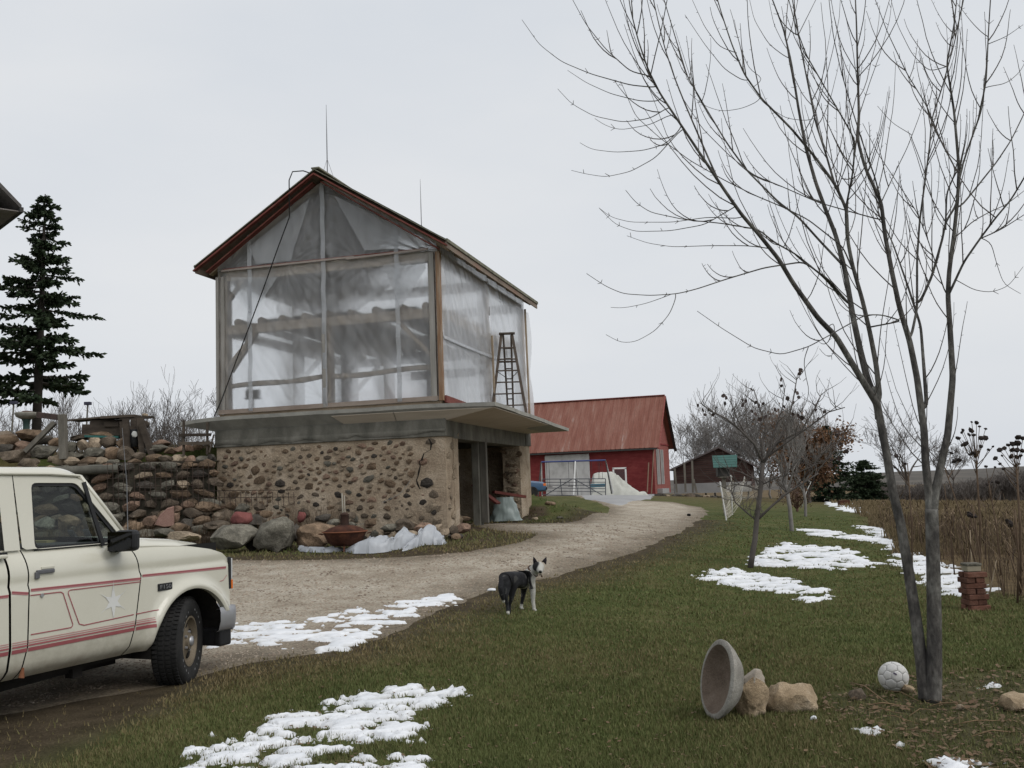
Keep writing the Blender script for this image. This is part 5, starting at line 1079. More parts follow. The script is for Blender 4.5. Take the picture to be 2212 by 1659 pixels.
strip('pinstripe', [(.02,.715),(-.50,.70),(-.55,.715),(-.655,.965),(-.645,.985),(.10,.975)], .008, M_red, 90); strip('pinstripe', [(.045,.715),(.29,.72)], .008, M_red, 20)
strip('pinstripe', [(.78+.32,.88),(1.15,.885),(1.2,.93)], .006, M_pink, 14)
mb = MB(); sc_ = Vector((-.20, 0, .845)); M_star = mat('pale_decal', [(.60,.60,.575),(.65,.65,.63)], rough=.4)
for k in range(6):
    a = PI/2+k*PI/3; r1 = .135 if k % 3 == 0 else .10
    for sgn in (-1, 1):
        a2 = a+sgn*PI/6; pts = [(0,0), (r1*math.cos(a), r1*math.sin(a)), (.045*math.cos(a2), .045*math.sin(a2))]
        mb.add([Vector((sc_.x+p[0], by(sc_.x+p[0], sc_.z+p[1])-.004, sc_.z+p[1])) for p in pts], [(0,1,2)])
for a in (.52, 1.57, 2.62, 3.67, 4.71, 5.76):
    d = (math.cos(a), math.sin(a)); mb.add([Vector((sc_.x+d[0]*r-d[1]*w_, by(0,.85)-.004, sc_.z+d[1]*r+d[0]*w_)) for r, w_ in ((.09,-.004),(.17,0),(.09,.004))], [(0,1,2)])
mb.build('star_decal', M_star, truck)
mb = MB(); mb.box((.385, by(.385,.905)-.006, .905), (.17, .012, .062)); bd = mb.build('badge', M_blk, truck, bevel=.004)
fc = bpy.data.curves.new('f150', 'FONT'); fc.body = 'F150'; fc.size = .062; fc.extrude = .002; fc.align_x = 'CENTER'; fc.align_y = 'CENTER'; tmp = bpy.data.objects.new('badge_lettering', fc); COL.objects.link(tmp)
dg = bpy.context.evaluated_depsgraph_get(); me = bpy.data.meshes.new_from_object(tmp.evaluated_get(dg)); bpy.data.objects.remove(tmp)
lo_ = bpy.data.objects.new('badge_lettering', me); COL.objects.link(lo_); lo_.parent = bd; lo_.rotation_euler = (PI/2, 0, 0); lo_.location = (.385, by(.385,.905)-.014, .905); me.materials.append(mat('badge_silver', [(.22,.22,.23),(.3,.3,.3)], rough=.4, metal=.5)); lo_.scale = (1.15, .8, 1)
mb = MB(); mb.box((-.86, by(-.86,1.15)-.008, 1.148), (.16, .022, .03)); mb.box((-.935, by(-.93,1.12)-.006, 1.125), (.04, .02, .05)); hd_ = mb.build('door_handle', mat('handle_grey', [(.10,.10,.11),(.18,.18,.19)], rough=.4, metal=.3), door, bevel=.006)
mb = MB(); mb.box((-.83, by(-.83,1.185)-.004, 1.175), (.12, .014, .022)); mb.build('handle_flap', M_paint, door, bevel=.005)
mb = MB(); mb.lathe([(0,0),(.014,0),(.014,.012),(0,.012)], 12, (-.90, by(-.9,.98)-.001, .975), Matrix.Rotation(PI/2, 3, 'X')); mb.build('door_lock', M_chr, door)
mr_ = MB(); c = Vector((-.19, -.13, 1.335))
mr_.box(c, (.11, .19, .17), Matrix.Rotation(.35, 3, 'Z')); mo = mr_.build('door_mirror', M_blk, truck, bevel=.035)
mb = MB(); mb.bar((-.17, -.06, 1.27), (-.12, .09, 1.27), .12, .05); mb.build('mirror_arm', M_blk, mo)
mb = MB(); mb.box(c+Vector((-.068, .01, 0)), (.006, .2, .15), Matrix.Rotation(.35, 3, 'Z')); mb.build('mirror_glass', glass('mirror_glass', (.1,.1,.1)), mo)
mb = MB(); mb.box(c+Vector((.062, .02, 0)), (.008, .02, .14), Matrix.Rotation(.35, 3, 'Z')); mb.build('mirror_trim', M_lens, mo)
mb = MB(); mb.tube([(.115,.16,1.33),(.10,.16,1.8),(.05,.165,2.28)], [.005,.0035,.002], 6); mb.lathe([(.035,1.328),(.03,1.345),(.008,1.36),(.006,1.40),(0,1.40)], 12, (.115,.16,0), sq=(1.5,1)); mb.build('aerial', M_rod, truck)
mb = MB(); mb.box((-1.205, .06, 1.30), (.05, .05, .03)); mb.build('bed_cap', M_blk, truck)
mb = MB(); mb.tube([(-1.06,.02,.40),(-1.05,.015,.47)], [.022,.008], 8); mb.build('rust_spot', mat('rust_spot', [(.16,.06,.03),(.24,.11,.06)], rough=1), truck)
for xx in (.28, .45): mb = MB(); mb.bar((xx, .95, 1.345), (xx-.05, .95, 1.41), .06, .02); mb.build('wiper_cowl', M_blk, truck)
# ================================================================ red barn, shed, swing set, gate, car, net, house
# ---- red barn
RA = rad(18); rb0 = P(1415.5, 1065.5, 75); rb0.z = rb0.z-.05
RX = Vector((math.cos(RA), -math.sin(RA), 0)); RY = Vector((math.sin(RA), math.cos(RA), 0))
redbarn = thing('red_barn', 'long red barn with a rusty metal roof at the end of the driveway', 'barn', rb0, -RA, local=True)
k75 = 75/FPX; EV = (1042-953)*k75*1.0+.78+.0; RWid = 7.2; RLen = 21.0
eave = P(1424, 953, 75).z-rb0.z; ridg = P(1431, 856, 75+RWid/2).z-rb0.z
M_rw = mat('red_siding', [(.15,.022,.022),(.20,.032,.032),(.24,.05,.045)], scale=1.6, rough=.85, stretch=(1,1,3), fine=.12, fscale=20)
M_rw2 = mat('faded_red_siding', [(.22,.06,.05),(.28,.10,.085)], scale=2, rough=.9, stretch=(1,1,4), fine=.12)
M_rust2 = mat('rusty_roof', [(.16,.055,.036),(.20,.078,.055),(.24,.115,.085),(.36,.32,.30)], scale=1.1, rough=.7, stretch=(2.2,.35,.35), fine=.12, fscale=14, lo=.30, hi=.80, detail=9)
M_pale = mat('bare_tin', [(.42,.40,.37),(.58,.56,.53)], scale=3, rough=.5, stretch=(3,.4,.4), metal=.2)
mb = MB(); mb.box((-RLen/2, .05, eave/2), (RLen, .1, eave)); fw = mb.build('front_wall', M_rw, redbarn)
for k in range(7):
    mb = MB(); mb.bar((-RLen, -.006, .55+k*.55), (0, -.006, .55+k*.55), .012, .03); mb.build('siding_lap', M_rw, fw)
mb = MB(); mb.box((-RLen/2, RWid-.05, eave/2), (RLen, .1, eave)); mb.build('rear_wall', M_rw, redbarn)
mb = MB(); mb.add([(0,0,0),(0,RWid,0),(0,RWid,eave),(0,RWid/2,ridg-.15),(0,0,eave)], [(0,1,2,3,4)]); gw = mb.build('gable_wall', M_rw2, redbarn)
mb = MB(); mb.add([(-RLen,0,0),(-RLen,RWid,0),(-RLen,RWid,eave),(-RLen,RWid/2,ridg-.15),(-RLen,0,eave)], [(0,1,2,3,4)]); mb.build('gable_wall', M_rw2, redbarn)
mb = MB(); mb.bar((.03,0,eave-.1), (.03,RWid,eave-.1), .05, .1); mb.build('gable_trim', M_rw, redbarn)
ov = .5
def rroof(x, s, dz=0): # s 0 ridge..1 eave (front)
    return Vector((x, RWid/2-(RWid/2+ov)*s, ridg-(ridg-eave)*s*(RWid/2+ov)/(RWid/2)+dz))
npan = 30; pw = (RLen+1.0)/npan
for k in range(npan):
    xa = -RLen-.5+k*pw; m_ = M_rust2
    tone = M_pale if k in (12, 13) else M_rust2
    mb = MB(); pr = [(0,.0),(.06,.035),(.12,0),(.5,.0),(.56,.03),(.62,0),(1,0)]
    for i in range(len(pr)-1):
        a, b = pr[i], pr[i+1]; mb.add([rroof(xa+a[0]*pw, 0, a[1]+.04), rroof(xa+b[0]*pw, 0, b[1]+.04), rroof(xa+b[0]*pw, 1, b[1]+.04), rroof(xa+a[0]*pw, 1, a[1]+.04)], [(0,1,2,3)])
    mb.build('roof_panel', M_rust2, redbarn)
    if k in (11, 12):
        mb = MB()
        for i in range(4): mb.add([rroof(xa+(i*.25+.02)*pw, .72, .075), rroof(xa+(i*.25+.2)*pw, .72, .075), rroof(xa+(i*.25+.2)*pw, .99, .075), rroof(xa+(i*.25+.02)*pw, .99, .075)], [(0,1,2,3)])
        mb.build('bare_patch', M_pale, redbarn)
mb = MB(); mb.add([Vector((-RLen-.5,RWid/2,ridg+.04)), Vector((.5,RWid/2,ridg+.04)), Vector((.5,RWid+ov,eave-.4)), Vector((-RLen-.5,RWid+ov,eave-.4))], [(0,1,2,3)]); mb.build('rear_roof', M_rust2, redbarn)
mb = MB(); mb.bar((-RLen-.5,RWid/2,ridg+.07), (.5,RWid/2,ridg+.07), .3, .06); mb.build('ridge_cap', M_rw2, redbarn)
M_dk = mat('dark_gutter', [(.03,.03,.03),(.06,.055,.05)], rough=.7)
for s_ in (-1, 1):
    e1 = rroof(.48, 1, -.06); e1.y = RWid/2+s_*(RWid/2+ov); mb = MB(); mb.bar((.48, RWid/2, ridg-.02), e1, .06, .22, up=(1,0,0)); mb.build('barge_board', M_dk if s_ > 0 else M_rw2, redbarn)
mb = MB(); mb.bar(rroof(-RLen-.5, 1.0, -.05), rroof(.4, 1.0, -.05), .12, .12); mb.build('gutter', M_dk, redbarn)
mb = MB(); mb.box((.35, RWid/2-.0, ridg-.35), (.2,.2,.3)); mb.build('floodlight', M_pale, redbarn)
def rpx(u, v):                                   # pixel -> (x, z) on the long wall, thing space
    d = ray(u, v); n = np.array([RY.x, RY.y, 0]); r0 = np.array([rb0.x, rb0.y, 0]); t = float((r0@n)/(d@n)); q = np.array([0,0,EYE])+d*t
    return float((q-r0)@np.array([RX.x, RX.y, 0])), float(q[2]-rb0.z)
x0_, z0_ = rpx(1177, 984); x1_, z1_ = rpx(1273, 981); M_white = mat('worn_white_door', [(.36,.35,.335),(.50,.49,.475),(.56,.55,.53)], scale=2.2, rough=.8, stretch=(1,1,.6), fine=.1)
mb = MB(); mb.box(((x0_+x1_)/2, -.07, z0_/2+.02), (x1_-x0_, .1, z0_-.04)); dr = mb.build('sliding_door', M_white, redbarn, bevel=.05)
mb = MB(); mb.bar((x0_+.3,-.13,z0_-.25), (x1_-.3,-.13,z0_-.25), .02, .05); mb.build('door_rail', M_pale, dr)
# gable windows
for yy in (1.6, 3.4):
    mb = MB(); mb.box((.02, yy, 2.05), (.06, 1.0, 2.6)); wn = mb.build('window', mat('window_dark', [(.03,.03,.035),(.06,.06,.065)], rough=.2), redbarn)
    for dy in (-.5, 0, .5): mb = MB(); mb.box((.06, yy+dy, 2.05), (.05, .14, 2.7)); mb.build('frame', M_white, wn)
mb = MB(); mb.box((.12, 2.4, .2), (.6, 3.0, .35)); mb.build('step', M_pad, redbarn)
# boards leaning on the corner
for u0, v0, u1, v1 in ((1398,1064,1401,1000),(1407,1067,1412,970)):
    mb = MB(); a = P(u0, v0, 74.2); b = P(u1, v1, 74.75); mb.bar(a, b, .3, .06, up=(1,0,0)); solo(mb, 'plank', mat('tan_board', [(.20,.13,.09),(.28,.19,.14)], scale=4, rough=.9, stretch=(1,1,.2)), 'tall brown board leaning at the red barn corner' if u0 == 1407 else 'shorter greyish board leaning on the red barn wall', 'board')
# white window frame leaning on the wall
a = P(1326, 1040, 74.0); b = P(1351, 1011, 74.0); wf_ = thing('window_frame', 'loose white window frame leaning on the red barn wall', 'window frame', (a.x, a.y, rb0.z))
w0, w1 = a.x, b.x; z0_, z1_ = rb0.z, b.z
for nm, c, sz in (('side', (w0, a.y, (z0_+z1_)/2), (.12,.08,z1_-z0_)), ('side', (w1, a.y, (z0_+z1_)/2), (.12,.08,z1_-z0_)), ('head', ((w0+w1)/2, a.y, z1_), (w1-w0+.12,.08,.12)), ('sill', ((w0+w1)/2, a.y, z0_+.06), (w1-w0-.13,.08,.12))):
    mb = MB(); mb.box(c, sz); mb.build(nm, mat('white_paint', [(.62,.62,.60),(.72,.72,.70)], rough=.6), wf_)
mb = MB(); mb.box(((w0+w1)/2, a.y+.01, (z0_+z1_)/2), (w1-w0-.14,.01,z1_-z0_-.2)); mb.build('pane', glass('old_pane', (.55,.5,.5)), wf_)
# tarp-covered heap
M_tarp = mat('canvas_tarp', [(.40,.40,.36),(.55,.55,.50)], scale=2, rough=.9, fine=.08, bump=.3, bscale=3)
mb = MB(); tb = [P(1275,1070,72.5), P(1400,1073,72.0)]
def tarp(u, v):
    x = tb[0].x+(tb[1].x-tb[0].x)*u; yc = 72.3; hg = np.interp(u, [0,.05,.15,.45,.6,.75,.85,.95,1], [0,1.45,1.75,1.7,1.1,.65,.28,.35,0]); dpt = 2.0*(1-.5*u)
    prof = math.sin(v*PI)**.55; n = mnoise.noise((u*7, v*3, 0)); n2 = abs(mnoise.noise((u*17+v*6, v*3, 4)))
    y = yc+(v-.5)*dpt; zz = hg*prof*(1+.12*n-.35*n2*(u > .4)); return Vector((x+.1*n, y, hz1(x, y)+.02+max(0, zz)))
mb.grid(70, 26, tarp); solo(mb, 'tarp_heap', M_tarp, 'off white canvas tarp thrown over a heap by the red barn', 'tarp', smooth=.5)
# ---- swing set
ys_ = 65.0; ta = P(1169, 998, ys_); tb_ = P(1308, 994, ys_); gz = P(1240, 1069, ys_).z
sw = thing('swing_set', 'metal swing set with blue top bar and white legs before the red barn', 'swing set', ((ta.x+tb_.x)/2, ys_, gz))
M_blue = mat('blue_bar', [(.035,.05,.16),(.05,.07,.2)], rough=.5); M_wl = mat('white_leg', [(.60,.60,.58),(.68,.68,.66)], rough=.5)
mb = MB(); mb.tube([ta, tb_], .05, 8); mb.build('top_bar', M_blue, sw)
for q, dx in ((ta, -.15), (tb_, .35), (ta.lerp(tb_, .53), .0)):
    for s_ in (-1, 1):
        mb = MB(); mb.tube([q, (q.x+dx+.45*s_*(.6 if dx == 0 else .35), q.y+s_*1.1, gz)], .045, 7); mb.build('leg', M_wl if s_ > 0 or dx == 0 else M_dk, sw)
for f in (.08, .12, .42, .5, .78, .88, .90, .94):
    q = ta.lerp(tb_, f); mb = MB(); mb.tube([q, q+Vector((0,0,-1.6 if f < .7 else -1.2))], .012, 5); mb.build('chain', M_dk, sw)
q = ta.lerp(tb_, .86); mb = MB(); mb.box(q+Vector((0,0,-1.62)), (.95,.3,.22)); mb.build('glider_seat', mat('blue_seat', [(.05,.12,.16),(.08,.17,.21)], rough=.5), sw, bevel=.03)
for f in (.10, .46): q = ta.lerp(tb_, f); mb = MB(); mb.box(q+Vector((0,0,-1.62)), (.5,.2,.04)); mb.build('swing_seat', M_dk, sw)
# ---- tube gate
yg = 62.0; g0, g1 = P(1172, 1035, yg), P(1308, 1034, yg); b0, b1 = P(1172, 1069, yg), P(1308, 1072, yg); M_gate = mat('gate_steel', [(.06,.065,.075),(.11,.115,.13)], rough=.6, metal=.4)
gt = thing('farm_gate', 'long six bar tubular steel farm gate standing before the swing set', 'gate', (g0.x, yg, b0.z))
for k in range(6):
    f = [0, .2, .38, .56, .75, 1][k]; mb = MB(); mb.tube([g0.lerp(b0, f), g1.lerp(b1, f)], .03 if k in (0, 5) else .024, 6); mb.build('bar', M_gate, gt)
for f in (0, .28, .53, .74, 1): mb = MB(); mb.tube([g0.lerp(g1, f), b0.lerp(b1, f+.03*(f not in (0, 1)))], .03, 6); mb.build('upright', M_gate, gt)
for f0, f1 in ((.47, .05), (.5, .98)): mb = MB(); mb.tube([g0.lerp(g1, f0), b0.lerp(b1, f1)], .03, 6); mb.build('brace', M_gate, gt)
# ---- blue car behind the stone barn
cf = P(1180, 1069, 55.0); cf.z = hz1(cf.x, cf.y); car = thing('car', 'blue hatchback car with black grille parked beyond the stone barn', 'car', cf, PI*.04, local=True)
# thing space: nose towards +x; origin under the nose corner
M_cb = mat('blue_paint', [(.035,.085,.17),(.05,.11,.20)], rough=.3, spec=.5, coat=.3)
sec = [(-3.9,.35,.75),(-3.85,.30,.95),(-3.3,.30,1.02),(-2.9,.30,1.02),(-1.2,.30,.98),(-.9,.30,.93),(-.15,.30,.84),(0,.33,.72),(.02,.36,.5)]
mb = MB()
def carb(u, v):
    t = u*(len(sec)-1); i = min(int(t), len(sec)-2); k = t-i; x, zl, zh = [sec[i][j]*(1-k)+sec[i+1][j]*k for j in range(3)]
    a = v*2*PI; e = .28; cx_, sx_ = math.cos(a), math.sin(a); yy = .8*math.copysign(abs(cx_)**e, cx_); zz = (zl+zh)/2+(zh-zl)/2*math.copysign(abs(sx_)**e, sx_); return Vector((x, .8+yy, zz))
mb.grid(50, 40, carb); mb.add([carb(1, j/40) for j in range(40)], [tuple(range(40))]); mb.add([carb(0, j/40) for j in range(40)], [tuple(range(40))]); mb.build('body', M_cb, car, smooth=.6)
mb = MB(); mb.add([(-1.25,.12,.97),(-1.25,1.48,.97),(-1.9,1.34,1.36),(-1.9,.26,1.36),(-3.3,1.34,1.36),(-3.3,.26,1.36),(-3.75,1.45,.98),(-3.75,.15,.98)], [(0,1,2,3),(3,2,4,5),(5,4,6,7),(0,3,5,7),(1,6,4,2)]); mb.build('cabin', glass('dark_glass', (.12,.14,.15)), car)
mb = MB(); mb.box((-2.6,.8,1.375), (1.45,1.1,.05)); mb.build('roof', M_cb, car, bevel=.02)
mb = MB(); mb.box((-.01,.8,.66), (.06,1.2,.14)); mb.build('grille', M_blk, car); mb = MB(); mb.box((.03,.8,.46), (.10,1.64,.15)); mb.build('bumper', M_blk, car, bevel=.03)
for s_ in (0, 1):
    y = .17 if s_ == 0 else 1.43; mb = MB(); mb.box((-.02,y,.68), (.09,.28,.14)); mb.build('headlight', mat('car_lamp', [(.6,.6,.58),(.7,.7,.68)], rough=.2), car, bevel=.01)
    mb = MB(); mb.box((-.07,.02 if s_ == 0 else 1.58,.68), (.16,.05,.14)); mb.build('indicator', M_amber, car, bevel=.01)
    for x in (-.75, -3.1):
        mb = MB(); mb.lathe([(0,-.09),(.28,-.09),(.3,-.06),(.3,.06),(.28,.09),(.18,.09),(.17,.07),(0,.08)], 24, (x, .06 if s_ == 0 else 1.54, .3), Matrix.Rotation(PI/2 if s_ == 0 else -PI/2, 3, 'X')); mb.build('wheel', M_rubber, car, smooth=.6)
# ---- weathered shed with gable to the yard
sy = 90.0; s0 = P(1458, 1066, sy); s1 = P(1622, 1062, sy); pk = P(1552, 966, sy); el = P(1456, 1010, sy); er = P(1624, 1004, sy)
scx = (s0.x+s1.x)/2; shed = thing('shed', 'low weathered red board shed with its gable facing the yard', 'shed', (scx, sy, s0.z), -rad(15)); ROOT[shed.name] = Vector((scx, sy, s0.z))
M_sh = mat('shed_board', [(.055,.038,.033),(.085,.048,.042),(.125,.095,.082)], scale=1.2, rough=.95, stretch=(.35,1,4), fine=.2, fscale=12)
nb = 17
for k in range(nb):                              # horizontal boards clipped to the gable outline
    za = s0.z+.85+k*(pk.z-s0.z-.85)/nb; zb = za+(pk.z-s0.z-.85)/nb-.03
    def span(z):
        zl_ = el.z; xl_ = s0.x if z < el.z else s0.x+(pk.x-s0.x)*(z-el.z)/(pk.z-el.z); xr_ = s1.x if z < er.z else s1.x+(pk.x-s1.x)*(z-er.z)/(pk.z-er.z); return xl_, xr_
    a0, a1 = span(za); c0, c1 = span(zb)
    if a1-a0 < .1: continue
    dy = rs.uniform(-.02,.02); mb = MB(); mb.add([(a0,sy+dy,za),(a1,sy+dy,za),(max(c1,c0),sy+dy-.03,zb),(c0,sy+dy-.03,zb)], [(0,1,2,3)]); mb.build('board', M_sh, shed)
mb = MB(); mb.box(((s0.x+s1.x)/2, sy+.1, s0.z+.4), (s1.x-s0.x, .2, .9)); mb.build('plinth', M_pad, shed)
mb = MB(); mb.add([(s0.x,sy+.06,s0.z),(s1.x,sy+.06,s0.z),(s1.x,sy+.06,er.z),(pk.x,sy+.06,pk.z-.05),(s0.x,sy+.06,el.z)], [(0,1,2,3,4)]); mb.build('wall_lining', M_dk, shed); mb = MB(); mb.add([(s0.x,sy+9,s0.z),(s1.x,sy+9,s0.z),(s1.x,sy+9,er.z),(pk.x,sy+9,pk.z-.05),(s0.x,sy+9,el.z)], [(0,1,2,3,4)]); mb.build('rear_wall', M_dk, shed)
for xx in (s0.x, s1.x): mb = MB(); mb.box((xx, sy+4.6, s0.z+1.1), (.1, 8.9, 2.2)); mb.build('side_wall', M_sh, shed)
for e_, s_ in ((el, -1), (er, 1)):
    x_ = e_.x+s_*.35; z_ = e_.z-.18; mb = MB(); mb.add([(pk.x,sy-.4,pk.z+.05),(x_,sy-.4,z_+.05),(x_,sy+9.3,z_+.05),(pk.x,sy+9.3,pk.z+.05),(pk.x,sy-.4,pk.z-.1),(x_,sy-.4,z_-.1),(x_,sy+9.3,z_-.1),(pk.x,sy+9.3,pk.z-.1)], [(0,1,2,3),(4,7,6,5),(0,4,5,1),(1,5,6,2),(2,6,7,3)]); mb.build('roof', mat('shed_roof', [(.09,.075,.075),(.14,.115,.11)], scale=3, rough=.9), shed)
for u0, v0, u1, v1, y in ((1481,1063,1478,1000,88.6),(1497,1064,1495,995,89),(1462,1064,1457,1012,88.8),(1505,1065,1498,1035,88.4)):
    mb = MB(); mb.bar(P(u0,v0,y), P(u1,v1,y), .17, .1, up=(0,1,0)); solo(mb, 'pole', M_gp, {1481:'pale grey pole propped against the shed front',1497:'grey board propped beside the pale pole on the shed',1462:'dark pole at the shed corner next to the red barn',1505:'short slanting board at the foot of the shed wall'}[u0], 'pole')
for k in range(10):
    p = P(1425+k*20+rs.uniform(-6,6), 1068-k*.5, 86+rs.uniform(-1.5,1.5)); p.z = hz1(p.x, p.y); r = rs.uniform(.2,.45); mb = MB(); mb.rock(p+Vector((0,0,r*.3)), (r*1.4,r,r*.7), seed=400+k, sub=2, amp=.4, flat=6); solo(mb, 'rubble', MST[rs.choice([1,3,6,5])], 'lump of rubble lying along the foot of the shed', 'rubble', 'rubble along the shed foot')
# ---- green-roofed bird feeder on a post
yb_ = 34.0; p0 = P(1570, 1068, yb_); p0.z = hz1(p0.x, p0.y); rl, rr2 = P(1538, 1003, yb_), P(1590, 1000, yb_); bl_ = P(1543, 984, yb_)
fd = thing('bird_feeder', 'bird feeder with a big teal slatted roof on a post', 'bird feeder', p0)
M_teal = mat('teal_slat', [(.04,.105,.092),(.06,.135,.118)], scale=4, rough=.7)
for k in range(5):
    f0, f1 = k/5+.01, (k+1)/5-.02
    A, B, Cc, D = P(1538,984,yb_+.25), P(1592,982,yb_+.25), P(1592,1008,yb_-.2), P(1541,1010,yb_-.2)
    a, b, c_, d_ = A.lerp(D, f0), B.lerp(Cc, f0), B.lerp(Cc, f1), A.lerp(D, f1); mb = MB(); up_ = Vector((0,0,.02)); mb.add([a,b,c_,d_]+[q-up_ for q in (a,b,c_,d_)], [(0,1,2,3),(7,6,5,4),(0,4,5,1),(1,5,6,2),(2,6,7,3),(3,7,4,0)]); mb.build('roof_slat', M_teal, fd)
A, B, E_, F_ = P(1538,984,yb_+.25), P(1592,982,yb_+.25), P(1592,1004,yb_+.75), P(1541,1006,yb_+.75); mb = MB(); mb.add([A,B,E_,F_], [(0,1,2,3)]); mb.build('rear_roof', M_teal, fd)
mb = MB(); c = P(1561, 1018, yb_+.2); mb.box(c, (.40,.36,.36)); mb.build('seed_box', M_dk, fd, bevel=.02)
mb = MB(); mb.box(P(1562, 1030, yb_+.2), (.30,.34,.06)); mb.build('tray', M_gp, fd)
mb = MB(); c = P(1563,1030,yb_+.2); mb.bar((c.x, c.y, p0.z-.1), c, .12, .12, up=(0,1,0)); mb.build('post', M_gp, fd)
mb = MB(); mb.bar(P(1550,1051,yb_), P(1585,1049,yb_), .05, .05); mb.build('perch', M_gp, fd)
# ---- sagging net between white poles
net = thing('garden_net', 'sagging pale net strung between thin white poles on the lawn', 'net', G(1569, 1123))
npz = [((1569,1124),(1555,1040)),((1582,1112),(1579,1032)),((1600,1082),(1608,1029)),((1641,1075),(1640,1045))]
tops = []; bots = []
for (ub, vb), (ut, vt) in npz:
    b = G(ub, vb); y = min(b.y, 60); b = P(ub, vb, y); tp_ = P(ut, vt, y+.1); tops.append(tp_); bots.append(b); mb = MB(); mb.tube([b, tp_], .022, 6); mb.build('pole', M_wl, net)
mb = MB(); c = tops[1]+Vector((0,0,.05)); mb.rock(c, (.05,.05,.06), seed=3, sub=1, amp=.1); mb.build('pole_cap', M_wl, net)
M_net = mat('net_cord', [(.40,.37,.30),(.50,.47,.40)], rough=.9)
for i in range(3):
    mb = MB(); nn = 16
    def npt(u, v): 
        tp_ = tops[i].lerp(tops[i+1], u); bt = bots[i].lerp(bots[i+1], u); q = tp_.lerp(bt, .05+.9*v); q.z -= .25*math.sin(u*PI)*(1-v); q.y += .08*math.sin(v*9+u*4); q.x += .05*math.sin(v*7+i); return q
    for j in range(11): mb.tube([npt(k/nn, j/10) for k in range(nn+1)], .006, 3, cap=False)
    for k in range(nn+1): mb.tube([npt(k/nn, j/10) for j in range(11)], .006, 3, cap=False)
    mb.build('netting', M_net, net)
# ---- corner of the farmhouse up on the terrace
hy = 27.0; hc = P(1.5, 700, hy); wx = hc.x; gzz = 2.9
house = thing('farmhouse', 'white farmhouse corner with a deep dark eave above the spruce', 'house', (wx, hy, gzz), rad(42)); ROOT[house.name] = Vector((wx, hy, gzz))
M_hw = mat('white_clapboard', [(.62,.62,.61),(.70,.70,.69)], scale=2, rough=.7, stretch=(.3,.3,6)); M_hr = mat('house_roof', [(.07,.065,.062),(.12,.11,.105)], scale=6, rough=.95, bump=.4)
ez = P(47, 440, hy-.5).z; ex = P(47, 440, hy-.5).x; slp = .95; hw_ = 7.0; mx_ = wx-hw_/2
tip_ = P(47, 442, hy); off_ = Vector((ex-wx, -.5, 0)); off_.rotate(Matrix.Rotation(rad(42), 3, 'Z')); house.location = (tip_.x-off_.x, tip_.y-off_.y, gzz)
mb = MB(); zt = ez+.2; mb.add([(wx-hw_,hy,gzz-.5),(wx,hy,gzz-.5),(wx,hy,zt),(mx_,hy,zt+slp*hw_/2),(wx-hw_,hy,zt)], [(0,1,2,3,4)]); mb.add([(wx-hw_,hy+9,gzz-.5),(wx,hy+9,gzz-.5),(wx,hy+9,zt),(mx_,hy+9,zt+slp*hw_/2),(wx-hw_,hy+9,zt)], [(0,1,2,3,4)]); mb.box((wx-.05,hy+4.5,(gzz+zt)/2-.2), (.1,8.98,zt-gzz+.4)); mb.box((wx-hw_+.05,hy+4.5,(gzz+zt)/2-.2), (.1,8.98,zt-gzz+.4)); mb.build('wall', M_hw, house)
for s_ in (1, -1):
    x_e = mx_+s_*(ex-mx_); z_e = ez; zr_ = ez+slp*abs(ex-mx_); mb = MB(); mb.add([(mx_,hy-.5,zr_),(x_e,hy-.5,z_e),(x_e,hy+9.5,z_e),(mx_,hy+9.5,zr_),(mx_,hy-.5,zr_+.2),(x_e,hy-.5,z_e+.12),(x_e,hy+9.5,z_e+.12),(mx_,hy+9.5,zr_+.2)], [(3,2,1,0),(4,5,6,7),(0,1,5,4),(1,2,6,5),(2,3,7,6)]); mb.build('roof', M_hr, house)
    mb = MB(); mb.bar((x_e,hy-.52,z_e-.02), (x_e,hy+9.5,z_e-.02), .1, .14); mb.build('gutter', M_dk, house)
mb = MB(); mb.box(((wx+ex)/2, hy+4.5, ez-.06), (ex-wx-.06, 9.9, .03)); mb.build('soffit', mat('soffit_paint', [(.16,.14,.13),(.22,.2,.19)], rough=.8), house)
for k in range(3): mb = MB(); mb.box((wx-1.5-k*2, hy-.03, gzz+1.6+(k == 1)*.0), (1.0,.06,1.5)); mb.build('window', mat('window_dark', [(.03,.03,.035),(.06,.06,.065)], rough=.2), house)
# ================================================================ trees
M_bark1 = mat('maple_bark', [(.045,.042,.040),(.095,.088,.080),(.17,.165,.15)], scale=9, rough=.95, stretch=(1,1,.45), bump=.9, bscale=28, fine=.35, fscale=45, bdist=.02, lo=.36, hi=.66, detail=10)
M_twig = mat('grey_twig', [(.07,.062,.055),(.12,.105,.095)], scale=5, rough=.95)
M_twig2 = mat('pale_twig', [(.15,.14,.13),(.23,.215,.20)], scale=5, rough=.95)
